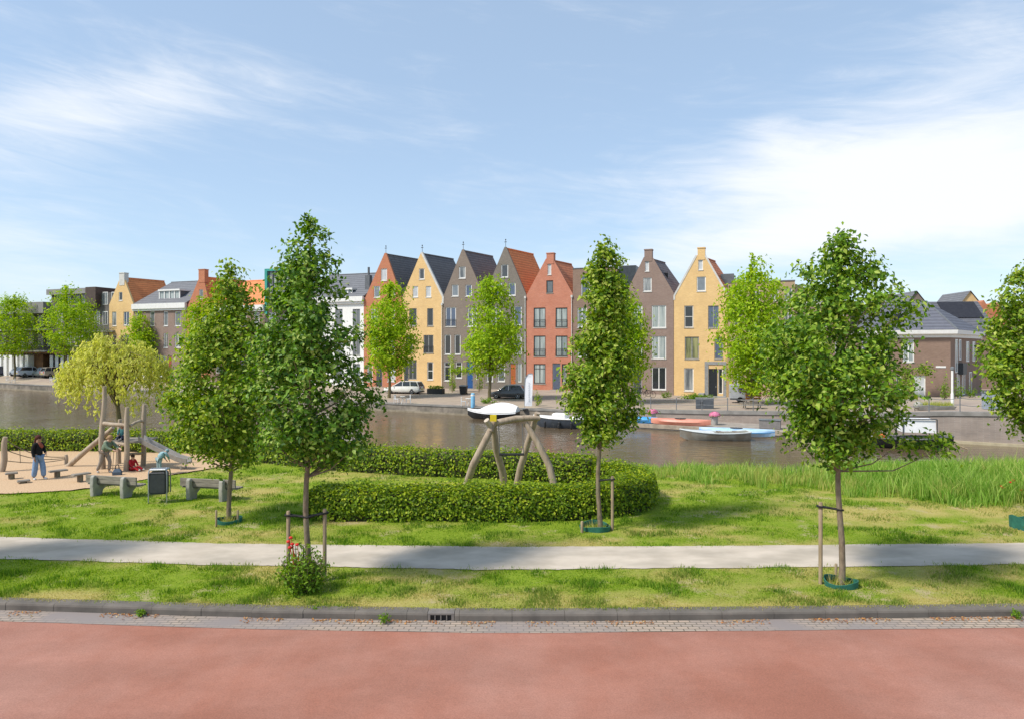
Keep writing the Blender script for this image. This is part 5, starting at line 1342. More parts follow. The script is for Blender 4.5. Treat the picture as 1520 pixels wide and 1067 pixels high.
mb = MB(); mb.tube([P(193, 632, 27.85) - o0, P(200, 627, 28.2) - o0, P(208, 624, 28.6) - o0, P(214, 626, 29) - o0], .06, 8); mb.build('rail', m_log, tw, smooth=True)
log('beam', P(156, 656, 28.1), P(188, 660, 27.85), .09, .08, parent=tw); log('beam', P(190, 674, 27.9), P(213, 672, 28.9), .06, .06, parent=tw)
mb = MB(); mb.box(-.9, .55, 0.0, 1.35, 1.16, 1.23); mb.build('deck', m_plank, tw)
log('ramp_log', Vector((X(94, 29.0), 29.0, -.15)), P(168, 634, 28.6), .11, .10, parent=tw)
# slide chute
a, b_ = Vector((.42, .25, 1.26)), Vector((2.45, .20, .22)); mb = MB(); rg = []
for i in range(10):
    t_ = i / 9; p = a.lerp(b_, t_); p.z = 1.26 - 1.02 * (t_ ** .92) + (.10 * (t_ - .82) / .18 if t_ > .82 else 0); s_ = Vector((.03, 1, 0))
    w = .20; rg.append([p - s_ * (w + .05) + Vector((0, 0, .17)), p - s_ * w + Vector((0, 0, .17)), p - s_ * (w - .04) + Vector((0, 0, .02)), p + s_ * (w - .04) + Vector((0, 0, .02)), p + s_ * w + Vector((0, 0, .17)), p + s_ * (w + .05) + Vector((0, 0, .17)), p + s_ * (w + .03) - Vector((0, 0, .05)), p - s_ * (w + .03) - Vector((0, 0, .05))])
mb.loft(rg); mb.build('slide', M('dull_steel', (.36, .33, .30), (.27, .25, .23), 5, .6, .4, metal=.25), tw)
mb = MB(); mb.tube([(2.2, .0, -.1), (2.2, .0, .2)], .04, 8); mb.tube([(2.2, .42, -.1), (2.2, .42, .2)], .04, 8); mb.build('slide_foot', m_steel, tw)
mb = MB()
for k in range(4): mb.tube([(-.75 + k * .12, -.02, 0.02), (-.75 + k * .12, .1, 1.15)], .012, 5)
mb.build('rope', M('play_rope', (.25, .20, .14), None, 5, .9), tw)
# rope course at the left edge
o1 = Vector((X(5, 27.6), 27.6, 0)); rc = thing('rope_course', 'leaning log post with sagging ropes at the left edge of the playground', 'rope course', o1)
log('post', Vector((X(1, 27.6), 27.6, -.2)), P(8, 648, 27.6), .12, .10, parent=rc, o=o1, wob=.05)
log('post', Vector((X(-75, 30), 30, -.2)), P(-80, 652, 30), .12, .10, parent=rc, o=o1)
mb = MB(); e = Vector((X(98, 29.5), 29.5, .35)) - o1
for h0, h1, sg in ((1.35, .35, .25), (.95, .30, .2), (.5, .25, .12)):
    a = Vector((.05, 0, h0)); b_ = Vector((e.x, e.y, h1)); mb.tube([a.lerp(b_, i / 8) - Vector((0, 0, sg * math.sin(math.pi * i / 8))) for i in range(9)], .018, 5)
for k in (2, 4, 6): mb.tube([Vector((e.x * k / 8, e.y * k / 8, 1.32 - .125 * k - .22)), Vector((e.x * k / 8 + .03, e.y * k / 8, .32))], .014, 5)
mb.build('rope', _mc['play_rope'], rc)
log('post', Vector((X(98, 29.5), 29.5, -.2)), Vector((X(98, 29.5), 29.5, .45)), .08, .07, parent=rc, o=o1)
# stepping stumps
def stump(label, px, py, h, plank=False):
    d = D(py); t = thing('stepping_stump', label, 'stump', (X(px, d), d, 0), random.uniform(0, 1), 'stepping stumps on the wood chips')
    mb = MB(); mb.lathe([(.10, -.05), (.105, h * .8), (.09, h)], 10); mb.build('post', m_bark, t, smooth=True)
    mb = MB(); mb.rbox(-.28 if plank else -.2, .34 if plank else .2, -.14, .14, h, h + .06, .02); mb.build('top', m_plank, t)
stump('small stepping stump with flat top at the far left of the playground', 17, 712, .24)
stump('lowest stepping stump standing left of the woman in jeans', 35, 718, .10)
stump('stepping stump right of the woman in jeans with a long plank', 85, 709, .26, True)
stump('stepping stump just behind the left end of the bench', 119, 716, .30, True)
# log swing frame inside the hedge
o2 = Vector((X(762, 23.4), 23.4, 0)); sw = thing('swing_frame', 'log swing frame of bent timber inside the hedge', 'swing', o2)
def slog(pts, r_, n=10): 
    mb = MB(); mb.tube([Vector(p) - o2 for p in pts], r_, n); return mb
slog([P(728, 640, 23.0), P(732, 628, 23.1), P(742, 626, 23.2), P(765, 621, 23.4), P(785, 620, 23.5), P(801, 620, 23.6)], [.10, .115, .12, .115, .105, .09]).build('beam', m_log, sw, smooth=True)
slog([G(689, 722) + Vector((0, -.6, -.2)), P(702, 690, 22.9), P(722, 650, 23.0), P(736, 622, 23.1)], [.13, .125, .115, .10]).build('leg', m_log, sw, smooth=True)
slog([Vector((X(750, 24.3), 24.3, -.2)), P(746, 700, 24.1), P(736, 665, 23.6), P(733, 632, 23.2)], [.135, .13, .12, .10]).build('leg', m_log, sw, smooth=True)
slog([Vector((X(828, 23.2), 23.2, -.2)), P(815, 690, 23.3), P(797, 655, 23.4), P(780, 627, 23.5)], [.13, .12, .11, .09]).build('leg', m_log, sw, smooth=True)
slog([Vector((X(765, 24.6), 24.6, -.2)), P(772, 695, 24.4), P(784, 655, 24.0), P(798, 612, 23.6)], [.125, .12, .11, .095]).build('leg', m_log, sw, smooth=True)
slog([P(722, 623, 22.9), P(727, 630, 23.0), P(731, 640, 23.1)], [.10, .10, .06]).build('knot', M('pale_cut_wood', (.52, .45, .36), (.42, .35, .27), 6, .85), sw, smooth=True)
mb = MB(); p = P(732, 620, 23.0) - o2; mb.rbox(p.x - .10, p.x + .12, p.y - .13, p.y - .10, p.z - .10, p.z + .12, .01); mb.build('sign_plate', M('yellow_plate', (.75, .58, .03), (.68, .5, .03), 4, .5), sw)
mb = MB()
for px, d_, y1 in ((741, 23.1, 672), (776, 23.4, 672)): mb.tube([P(px - 1, 628, d_) - o2, P(px, 650, d_) - o2, P(px + 1, y1, d_) - o2], .014, 5)
mb.build('chain', m_greymetal, sw)
mb = MB(); p = P(742, 673, 23.1) - o2; q = P(777, 673, 23.4) - o2; mb.rbox(p.x - .02, q.x + .02, p.y - .1, p.y + .18, p.z - .05, p.z, .01); mb.build('seat', m_rubber, sw)

# ------------------------------------------------------------------ people
m_skin = M('skin', (.55, .34, .24), (.50, .30, .21), 9, .6)
m_skin2 = M('brown_skin', (.36, .21, .14), (.32, .18, .12), 9, .6)
def skin_obj(name, verts, edges, radii, mat, parent, sub=1, root=0):
    me = bpy.data.meshes.new(name); me.from_pydata(verts, edges, []); me.materials.append(mat)
    o = bpy.data.objects.new(name, me); COL.objects.link(o); o.parent = parent
    md = o.modifiers.new('skin', 'SKIN'); md.use_smooth_shade = True
    for i, r_ in enumerate(radii):
        sv = me.skin_vertices[0].data[i]; sv.radius = r_ if isinstance(r_, tuple) else (r_, r_); sv.use_root = (i == root)
    if sub: s_ = o.modifiers.new('subsurf', 'SUBSURF'); s_.levels = sub; s_.render_levels = sub
    return o
class Chain:
    def __init__(s): s.v, s.e, s.r = [], [], []
    def add(s, p, r_, frm=None):
        s.v.append(tuple(p)); s.r.append(r_); i = len(s.v) - 1
        if frm is not None: s.e.append((frm, i))
        return i
def person(label, loc_, rz, J, k=1.0, skin=m_skin, top=None, legs=None, shoes=None, hair=None, hair_style='short', scarf=None, legw=1.0, topw=1.0):
    """J: joint positions of a 1.7 m figure facing local -y, scaled by k"""
    t = thing('person', label, 'person', loc_, rz)
    J = {n: Vector(p) * k for n, p in J.items()}
    c = Chain(); pe = c.add(J['pelvis'], .12 * k); ch = c.add(J['chest'], (.15 * k, .11 * k), pe); nb = c.add(J['chest'].lerp(J['neck'], .75), .065 * k, ch); nk = c.add(J['neck'], .05 * k, nb)
    up = (J['head'] - J['neck']).normalized(); fwd = J.get('face', Vector((0, -1, 0)) * k).normalized()
    h1 = c.add(J['head'] - up * .055 * k, .070 * k, nk); h2 = c.add(J['head'] + up * .03 * k, .088 * k, h1); c.add(J['head'] + up * .10 * k, .06 * k, h2); c.add(J['head'] - up * .01 * k + fwd * .105 * k, .014 * k, h1)
    for sd in 'LR':
        s_ = c.add(J['sh' + sd], .052 * k, nb); e = c.add(J['el' + sd], .040 * k, s_); w = c.add(J['ha' + sd], .027 * k, e)
        dv = (J['ha' + sd] - J['el' + sd]).normalized(); sdv = dv.cross(Vector((0, 1, .3))).normalized(); pl = c.add(J['ha' + sd] + dv * .055 * k, (.036 * k, .02 * k), w)
        for q, ln in ((-1.5, .065), (-.5, .085), (.5, .08), (1.5, .06)):
            f1 = c.add(J['ha' + sd] + dv * (.085 + ln * .5) * k + sdv * q * .018 * k, .009 * k, pl); c.add(J['ha' + sd] + dv * (.085 + ln) * k + sdv * q * .02 * k + Vector((0, -.015, 0)) * k, .008 * k, f1)
        c.add(J['ha' + sd] + dv * .07 * k - sdv * .055 * k, .010 * k, pl)
        hp = c.add(J['hip' + sd], .085 * k, pe); kn = c.add(J['kn' + sd], .056 * k, hp); an = c.add(J['an' + sd], .038 * k, kn); c.add(J['to' + sd], .032 * k, an)
    skin_obj('body', c.v, c.e, c.r, skin, t)
    c = Chain(); pe = c.add(J['pelvis'] + (J['chest'] - J['pelvis']) * -.1, .15 * k * topw); ch = c.add(J['chest'], (.175 * k * topw, .14 * k * topw), pe); nb = c.add(J['chest'].lerp(J['neck'], .78), .085 * k, ch)
    for sd in 'LR':
        s_ = c.add(J['sh' + sd], .07 * k * topw, nb); e = c.add(J['el' + sd], .057 * k * topw, s_); c.add(J['el' + sd].lerp(J['ha' + sd], .92), .044 * k, e)
    skin_obj('jacket', c.v, c.e, c.r, top, t)
    c = Chain(); pe = c.add(J['pelvis'], .135 * k)
    for sd in 'LR':
        hp = c.add(J['hip' + sd], .10 * k, pe); kn = c.add(J['kn' + sd], .078 * k * legw, hp); c.add(J['kn' + sd].lerp(J['an' + sd], .92), .066 * k * legw, kn)
    skin_obj('trousers', c.v, c.e, c.r, legs, t)
    for sd in 'LR':
        c = Chain(); a = c.add(J['an' + sd], .05 * k); m_ = c.add(J['an' + sd].lerp(J['to' + sd], .55), .048 * k, a); c.add(J['to' + sd], .04 * k, m_); skin_obj('shoe', c.v, c.e, c.r, shoes, t)
    hb = MB(); bk = -fwd
    T0 = Matrix.Translation(J['head'] + up * .045 * k + bk * .025 * k) @ up.to_track_quat('Z', 'Y').to_matrix().to_4x4()
    hb.ell((0, 0, 0), (.108 * k, .112 * k, .105 * k), 9, T0)
    if hair_style == 'long':
        hb.tube([J['head'] + bk * .07 * k, J['neck'] + bk * .10 * k, J['chest'].lerp(J['neck'], .5) + bk * .16 * k], [.09 * k, .085 * k, .05 * k], 8)
    hb.build('hair', hair, t, smooth=True)
    if hair_style == 'tail': 
        hb = MB(); hb.tube([J['head'] + bk * .10 * k, J['head'] + bk * .16 * k - up * .06 * k, J['neck'] + bk * .15 * k], [.04 * k, .045 * k, .015 * k], 7); hb.build('ponytail', hair, t, smooth=True)
    eb = MB(); sdv = up.cross(fwd).normalized()
    for q in (-1, 1): eb.ell(J['head'] + fwd * .083 * k + sdv * .034 * k * q + up * .005 * k, (.012 * k, .012 * k, .010 * k), 5)
    eb.build('eyes', m_black, t)
    if scarf is not None:
        c = Chain(); a = c.add(J['neck'] + bk * .04 * k, .10 * k); b2 = c.add(J['chest'].lerp(J['neck'], .6) + fwd * .06 * k, .105 * k, a); c.add(J['chest'] + fwd * .12 * k + sdv * .10 * k, .07 * k, b2); skin_obj('scarf', c.v, c.e, c.r, scarf, t)
    return t
STAND = dict(pelvis=(0, 0, .92), chest=(0, .01, 1.22), neck=(0, .0, 1.44), head=(0, -.015, 1.585), shL=(.17, 0, 1.39), elL=(.22, .03, 1.12), haL=(.22, -.06, .88), shR=(-.17, 0, 1.39), elR=(-.22, .03, 1.12), haR=(-.22, -.06, .88),
    hipL=(.09, 0, .88), knL=(.10, -.01, .48), anL=(.11, .02, .07), toL=(.12, -.13, .035), hipR=(-.09, 0, .88), knR=(-.10, -.01, .48), anR=(-.11, .02, .07), toR=(-.12, -.13, .035))
def fab(n, a, b_=None): return M(n, a, b_, 14, .9, .15, .2)
J1 = dict(STAND); J1.update(haL=(.12, -.22, 1.02), elL=(.25, .0, 1.12), anL=(.12, -.12, .07), toL=(.14, -.28, .035), knL=(.11, -.10, .48), anR=(-.10, .12, .07), toR=(-.11, -.02, .035), knR=(-.10, .04, .48))
d = D(713); person('woman in black jacket, rust scarf and wide blue jeans standing on wood chips', (X(57, d), d, .03), R(75), J1, 1.0, m_skin2, fab('black_wool', (.018, .018, .02)), fab('washed_denim', (.22, .33, .50), (.16, .25, .40)), fab('white_canvas', (.7, .7, .68)), fab('dark_auburn_hair', (.09, .03, .022), (.06, .02, .018)), 'long', fab('rust_scarf', (.36, .11, .07), (.26, .07, .05)), legw=1.35)
J2 = dict(STAND); J2.update(pelvis=(0, .04, .86), chest=(0, -.10, 1.12), neck=(0, -.20, 1.30), head=(0, -.27, 1.42), face=(0, -1, -.35), shL=(.17, -.17, 1.26), elL=(.20, -.36, 1.08), haL=(.12, -.62, 1.02), shR=(-.17, -.17, 1.26), elR=(-.2, -.34, 1.06), haR=(-.12, -.58, .98),
    hipL=(.09, .04, .82), hipR=(-.09, .04, .82), knL=(.11, -.14, .47), anL=(.12, -.06, .07), toL=(.12, -.22, .035), knR=(-.11, .10, .46), anR=(-.12, .30, .09), toR=(-.12, .17, .035))
d = D(703); person('person in sage green jacket bending forward beside the climbing tower', (X(156, d), d, .03), R(72), J2, 1.0, m_skin, fab('sage_green_cloth', (.16, .21, .15), (.12, .16, .11)), fab('taupe_cloth', (.30, .26, .22)), fab('light_shoe', (.45, .42, .38)), fab('light_brown_hair', (.34, .22, .12), (.26, .16, .09)), 'tail', topw=1.12)
SIT = dict(pelvis=(0, 0, .14), chest=(0, -.02, .44), neck=(0, -.05, .65), head=(0, -.08, .79), face=(0, -1, -.2), shL=(.17, -.03, .60), elL=(.21, -.14, .38), haL=(.15, -.34, .28), shR=(-.17, -.03, .60), elR=(-.21, -.14, .38), haR=(-.15, -.34, .28),
    hipL=(.09, 0, .12), knL=(.12, -.42, .22), anL=(.12, -.78, .07), toL=(.13, -.86, .15), hipR=(-.09, 0, .12), knR=(-.12, -.42, .20), anR=(-.12, -.78, .07), toR=(-.13, -.86, .15))
d = 27.9; person('small child in a red suit sitting under the climbing tower', (X(196, d), d, .04), R(65), SIT, .72, m_skin, fab('bright_red_cloth', (.50, .03, .035), (.38, .02, .03)), fab('bright_red_cloth', (0, 0, 0)), fab('white_canvas', (0, 0, 0)), fab('dark_brown_hair', (.06, .035, .025)), 'short')
d = 28.5; person('dark haired child in teal sitting on the tower deck', (X(182, d), d, 1.25), R(15), SIT, .72, m_skin2, fab('teal_cloth', (.10, .26, .26), (.07, .19, .2)), fab('dark_navy_cloth', (.03, .035, .06)), fab('grey_shoe', (.3, .3, .3)), fab('black_hair', (.015, .012, .012)), 'long')
J5 = dict(STAND); J5.update(chest=(0, -.16, 1.12), neck=(0, -.34, 1.24), head=(0, -.47, 1.28), face=(0, -.6, -.8), shL=(.17, -.30, 1.22), elL=(.22, -.42, .98), haL=(.16, -.52, .78), shR=(-.17, -.30, 1.22), elR=(-.22, -.42, .98), haR=(-.16, -.52, .78))
d = 27.0; person('child in pale blue patterned coat leaning behind the litter bin', (X(236, d), d, .03), R(150), J5, .70, m_skin, fab('pale_blue_cloth', (.30, .44, .46), (.18, .30, .32)), fab('pale_teal_cloth', (.26, .36, .38)), fab('grey_shoe', (0, 0, 0)), fab('blue_knit_hat', (.16, .27, .30), (.24, .36, .38)), 'short', topw=1.2)
d = D(706); t = thing('bag', 'dark blue bag lying on the wood chips beneath the tower', 'bag', (X(174, d), d, .03), .3)
mb = MB(); mb.loft([[(-.15, -.1, 0), (.15, -.1, 0), (.15, .1, 0), (-.15, .1, 0)], [(-.16, -.11, .14), (.16, -.11, .14), (.16, .11, .14), (-.16, .11, .14)], [(-.09, -.04, .26), (.09, -.04, .26), (.09, .04, .26), (-.09, .04, .26)]]); mb.build('body', fab('slate_blue_cloth', (.07, .10, .14), (.10, .13, .17)), t)
mb = MB(); mb.tube([(-.07, 0, .25), (-.06, 0, .38), (0, 0, .44), (.06, 0, .38), (.07, 0, .25)], .014, 6); mb.build('handle', m_strap, t)
#%%QUAY
# ================================================================== THINGS ON THE FAR QUAY
def paint(n, c): return M(n, c, tuple(v * .92 for v in c), 2, .28, .5, coat=.4)
m_glass_car = M('car_glass', (.02, .024, .028), (.03, .035, .04), 3, .05, .7)
m_tail = M('red_lamp', (.45, .02, .015), None, 4, .2); m_head = M('clear_lamp', (.65, .67, .7), None, 4, .15)
m_rim = M('alloy', (.42, .43, .45), (.35, .36, .38), 6, .3, metal=.7)
def car(label, p, rz, body, L=4.4, Wd=1.8, H=1.48, style='hatch', roofm=None):
    """car with its nose towards local +x"""
    t = thing('parked_car', label, 'car', p, rz, 'cars parked along the far quay'); w = Wd / 2; h = L / 2
    belt = H * .60
    prof = [(-h, .55, belt * .92), (-h + .06, .35, belt * 1.0), (-h + .35, .24, belt * 1.04), (-.2, .22, belt * 1.02), (h * .42, .22, belt * .98), (h * .72, .24, belt * .86), (h - .12, .28, belt * .72), (h, .38, belt * .60)]
    if style == 'sedan': prof[1] = (-h + .06, .35, belt * .98)
    rg = []
    for i, (x_, zb, zt) in enumerate(prof):
        k = .84 if i in (0, len(prof) - 1) else (.95 if i in (1, len(prof) - 2) else 1)
        ww = w * k; rg.append([(x_, -ww * .9, zb), (x_, -ww, zb + .16), (x_, -ww * .99, (zb + zt) / 2 + .06), (x_, -ww * .90, zt), (x_, ww * .90, zt), (x_, ww * .99, (zb + zt) / 2 + .06), (x_, ww, zb + .16), (x_, ww * .9, zb)])
    mb = MB(); mb.loft(rg)
    rear = {'hatch': (-h + .12, -h + .55), 'estate': (-h + .08, -h + .42), 'sedan': (-h + .75, -h + 1.35), 'van': (-h + .05, -h + .15)}[style]
    fr = {'van': (h * .72, h * .45)}.get(style, (h * .50, h * .08))
    zr = H - .03; wb, wt = w * .88, w * .70
    def q(x_, ww, z): return [(x_, -ww, z), (x_, ww, z)]
    # roof slab and pillars in body colour
    roof = [(rear[1] - .08, wt * .94, zr - .05), (rear[1] + .1, wt, zr), ((rear[1] + fr[1]) / 2, wt, H), (fr[1] - .05, wt, zr), (fr[1] + .12, wt * .96, zr - .06)]
    rm = MB(); rm.loft([[(x_, -ww, z), (x_, -ww * .8, z + .03), (x_, ww * .8, z + .03), (x_, ww, z), (x_, ww * .98, z - .05), (x_, -ww * .98, z - .05)] for x_, ww, z in roof])
    for sd in (-1, 1):
        for (xa, xb) in ((rear[0], rear[1]), (fr[0], fr[1]), (-.15, -.12)):
            rm.tube([(xa, sd * wb * .985, belt * .97), (xb, sd * wt * .985, zr - .02)], .045, 5)
        if style == 'estate': rm.tube([(-h * .5, sd * wb * .985, belt * .97), (-h * .5 + .1, sd * wt * .985, zr - .02)], .045, 5)
    mb.build('body', body, t, smooth=True); rm.build('roof', roofm or body, t, smooth=True)
    g = MB(); a = [(rear[0], -wb * .96, belt * .95), (fr[0], -wb * .96, belt * .95), (fr[0], wb * .96, belt * .95), (rear[0], wb * .96, belt * .95)]; b_ = [(rear[1], -wt * .96, zr - .02), (fr[1], -wt * .96, zr - .02), (fr[1], wt * .96, zr - .02), (rear[1], wt * .96, zr - .02)]
    g.loft([a, b_]); g.build('window', m_glass_car, t)
    for sx in (-h * .60, h * .62):
        for sd in (-1, 1):
            T_ = Matrix.Translation((sx, sd * (w - .02), .32)) @ Matrix.Rotation(R(90) * -sd, 4, 'X')
            a = MB(); a.lathe([(.20, -.2), (.31, -.19), (.325, -.12), (.325, -.03), (.30, .012), (.22, .02)], 18, T_); wh = a.build('wheel', m_rubber, t, smooth=True)
            r_ = MB(); r_.lathe([(.22, .0), (.215, .022), (.10, .012), (.05, .03), (.0001, .03)], 14, T_); r_.build('rim', m_rim, wh)
    for sd in (-1, 1):
        f = MB(); f.rbox(-h - .015, -h + .12, sd * w * .62 - .11, sd * w * .62 + .13, belt * .70, belt * .98, .01); f.build('taillight', m_tail, t)
        f = MB(); f.rbox(h - .22, h - .04, sd * w * .66 - .14, sd * w * .66 + .12, belt * .54, belt * .70, .01); f.build('headlight', m_head, t)
        f = MB(); f.ell((fr[0] - .18, sd * (w + .07), belt + .05), (.07, .09, .07), 6); f.build('mirror', body, t)
    f = MB(); f.box(-h - .012, -h + .02, -.26, .26, .52, .63); f.build('number_plate', M('yellow_plate_blank', (.65, .48, .03), None, 3, .5), t)
    f = MB(); f.box(-h + .02, h - .08, -w * .86, w * .86, .17, .30); f.build('sill', m_black, t)
    return t
c_white = paint('white_car_paint', (.72, .71, .67)); c_grey = paint('dark_grey_car_paint', (.055, .055, .058)); c_silver = paint('silver_car_paint', (.34, .38, .43)); c_silver2 = paint('light_silver_car_paint', (.52, .56, .62)); c_green = paint('grey_green_car_paint', (.20, .22, .19)); c_beige = paint('beige_car_paint', (.36, .31, .25)); c_navy = paint('navy_car_paint', (.03, .04, .09)); c_black = paint('black_car_paint', (.02, .02, .022)); c_pale = paint('pale_mint_car_paint', (.50, .58, .55))
AL = R(-20)
car('white estate car parked before the yellow gabled house', on_street(600, 583.5), R(163), c_white, 4.7, 1.82, 1.50, 'estate')
car('dark grey hatchback with pale roof parked by the orange wooden door', on_street(755, 590.5), R(168), c_grey, 3.9, 1.75, 1.48, 'hatch', paint('pale_roof_paint', (.42, .44, .46)))
car('white car parked in front of the dormer house at left', on_street(233, 565), R(-8), c_white, 4.3, 1.8, 1.45, 'hatch')
car('pale mint car beside the white car at left', on_street(205, 564), R(140), c_pale, 4.3, 1.8, 1.5, 'hatch')
for px, py, rz, m_, lab, st in ((0, 557, 60, c_navy, 'navy car at the left picture edge', 'hatch'), (30, 557.5, 150, c_silver, 'blue-silver car before the white ground floor panels', 'hatch'), (47, 558, 55, c_silver2, 'light silver car second among those parked in a row at left', 'hatch'), (64, 559, 150, c_green, 'grey-green car in the left row of parked cars', 'sedan'), (83, 559, 60, c_beige, 'beige tall car seen from behind in the left row', 'estate'), (112, 560, 60, c_navy, 'dark blue car right of the round street tree', 'hatch'), (127, 560, 150, c_black, 'black car at the right end of the left row', 'hatch'), (17, 556, 60, c_black, 'black car behind the leftmost street tree trunk', 'estate')):
    car(lab, on_street(px, py), R(rz), m_, 4.3, 1.8, 1.62, st)
# scooter
p = on_street(177, 572); t = thing('motor_scooter', 'pale motor scooter parked at the quay edge behind the willow', 'scooter', p, R(40))
for x_ in (-.6, .6):
    a = MB(); a.lathe([(.12, -.05), (.23, -.05), (.25, 0), (.23, .05), (.12, .05)], 12, Matrix.Translation((x_, 0, .25)) @ Matrix.Rotation(R(90), 4, 'X')); a.build('wheel', m_rubber, t)
mb = MB(); mb.loft([[(-.75, -.14, .45), (-.75, .14, .45), (-.75, .12, .72), (-.75, -.12, .72)], [(-.25, -.17, .35), (-.25, .17, .35), (-.25, .15, .75), (-.25, -.15, .75)], [(.0, -.16, .28), (.0, .16, .28), (.0, .15, .36), (.0, -.15, .36)], [(.35, -.17, .30), (.35, .17, .30), (.42, .15, .9), (.42, -.15, .9)], [(.62, -.08, .5), (.62, .08, .5), (.5, .07, .95), (.5, -.07, .95)]]); mb.build('body', c_pale, t, smooth=True)
mb = MB(); mb.rbox(-.8, -.1, -.14, .14, .75, .84, .03); mb.build('seat', m_black, t)
mb = MB(); mb.tube([(.42, -.32, 1.02), (.45, 0, .98), (.42, .32, 1.02)], .02, 6); mb.build('handlebar', m_greymetal, t)
mb = MB(); mb.box(.46, .48, -.2, .2, 1.0, 1.5); mb.build('windscreen', M('smoked_screen', (.3, .36, .36), None, 3, .1), t)

# chairs and tables
m_wmetal = M('white_metal', (.75, .75, .74), (.65, .65, .64), 5, .4)
def chair(label, p, rz):
    t = thing('garden_chair', label, 'chair', p, rz, 'white garden chairs on the quay')
    mb = MB(); mb.rbox(-.22, .22, -.22, .22, .43, .47, .01); mb.build('seat', m_wmetal, t)
    mb = MB(); mb.box(-.22, .22, .20, .225, .78, .88); 
    for k in range(4): mb.box(-.2 + k * .12, -.16 + k * .12, .20, .22, .47, .78)
    mb.build('backrest', m_wmetal, t)
    for sx in (-.2, .2):
        for sy in (-.2, .2): mb = MB(); mb.tube([(sx * 1.1, sy * 1.1, 0), (sx, sy, .45 if sy < 0 else .86)], .022, 6); mb.build('leg', m_wmetal, t)
    return t
def table(label, p, r_=.36):
    t = thing('garden_table', label, 'table', p, 0, 'white garden tables on the quay')
    mb = MB(); mb.lathe([(.001, .70), (r_, .70), (r_ + .01, .715), (r_, .73), (.001, .73)], 18); mb.build('tabletop', m_wmetal, t)
    for k in range(3): a = k * 2.1; mb = MB(); mb.tube([(math.cos(a) * r_ * .8, math.sin(a) * r_ * .8, 0), (0, 0, .4), (-math.cos(a) * r_ * .6, -math.sin(a) * r_ * .6, .70)], .018, 5); mb.build('leg', m_wmetal, t)
    return t
chair('white chair at the quay edge under the white estate car', on_street(589, 598), R(75)); chair('white chair facing left at the quay edge below the yellow house', on_street(606, 598), R(-75)); table('small white table between the two quay chairs by the estate car', on_street(597.5, 599), .26)
chair('white chair beside the pale blue post', on_street(688, 602), R(100)); table('white table with bottles right beside the pale blue post', on_street(696, 602), .34)
chair('white chair at the far left quay edge', on_street(12, 567.6), R(60)); chair('second white chair at the far left quay, next to the tree trunk', on_street(20, 567.8), R(-60))
p = on_street(702, 603); t = thing('post', 'pale blue round post at the quay edge', 'post', p); mb = MB(); mb.lathe([(.20, -.1), (.20, 1.15), (.17, 1.25), (.12, 1.28)], 16); mb.build('body', M('pale_blue_paint', (.22, .48, .68), (.18, .42, .62), 3, .5), t, smooth=True)
mb = MB(); mb.lathe([(.205, 1.0), (.21, 1.02), (.21, 1.12), (.205, 1.14)], 16); mb.build('band', m_white, t)
p = on_street(83, 567); t = thing('planter', 'pale grey pot at the left quay edge', 'planter', p); mb = MB(); mb.lathe([(.25, 0), (.38, .5), (.36, .9), (.30, .92)], 14); mb.build('pot', M('pale_glazed_clay', (.45, .52, .50), None, 3, .5), t, smooth=True); mb = MB(); mb.lathe([(.30, .86), (.001, .9)], 12); mb.build('soil', m_twig, t)
chair('white chair left of the pale grey pot', on_street(77, 567.5), R(80))
# wheelie bin
p = on_street(688, 585); t = thing('wheelie_bin', 'black wheelie bin standing on the street near the vine pergola', 'wheelie bin', p, R(-10))
mb = MB(); mb.loft([[(-.34, -.3, .05), (.34, -.3, .05), (.34, .3, .05), (-.34, .3, .05)], [(-.44, -.38, .98), (.44, -.38, .98), (.44, .40, .98), (-.44, .40, .98)]]); mb.build('body', m_black, t)
mb = MB(); mb.loft([[(-.47, -.43, .985), (.47, -.43, .985), (.47, .45, .985), (-.47, .45, .985)], [(-.38, -.3, 1.07), (.38, -.3, 1.07), (.38, .38, 1.09), (-.38, .38, 1.09)]]); mb.build('lid', m_greymetal, t)
for sx in (-.34, .34): mb = MB(); mb.lathe([(.1, -.04), (.11, 0), (.1, .04)], 12, Matrix.Translation((sx, .36, .11)) @ Matrix.Rotation(R(90), 4, 'Y')); mb.build('wheel', m_rubber, t)
# planters and greenery in front of the houses
p = on_street(647, 584); t = thing('planter_box', 'long black planter box with low green plants before the yellow house', 'planter', p, R(-20)); mb = MB(); mb.rbox(-1.0, 1.0, -.4, .4, -.05, .62, .03); mb.build('box', m_black, t)
n = 260; leaves('foliage', np.stack([RNG.uniform(-.95, .95, n), RNG.uniform(-.4, .4, n), RNG.uniform(.55, .95, n)], 1), RNG.normal(size=(n, 3)) + np.array([[0, -.3, .6]]), RNG.uniform(.12, .25, n), L_shrub, t)
def house_bush(label, px, py, r_, h, n=260, mat=L_shrub, size=.17, wide=1.0):
    p = on_street(px, py); t = bush('shrub', label, 'shrub', p, r_, h, n, size, mat, 'shrubs along the house fronts'); t.scale = (wide, 1, 1); return t
house_bush('round green shrub left of the black wheelie bin', 672, 580, .8, 1.6)
house_bush('dark shrub under the vine pergola at the blue door', 712, 579, .5, 2.4, 240)
house_bush('low shrub at the foot of the mauve-brown house', 988, 590, .7, .8, 200)
house_bush('wide low green planting along the wide yellow house', 1032, 592, .8, .55, 420, wide=2.6)
house_bush('reddish shrub beside the narrow young tree on the street', 797, 602, .5, 1.6, 160, L_near_y)
house_bush('low planting at the base of the corner house', 1330, 592, .6, .6, 300, wide=3)
house_bush('tall green shrub at the corner house edge', 1402, 592, .6, 2.4, 280)
house_bush('shrub beside the corner house side door', 1421, 591, .7, 2.0, 300)
house_bush('green shrub by the pale lamp post on the corner', 1440, 590, .6, 1.3, 200)
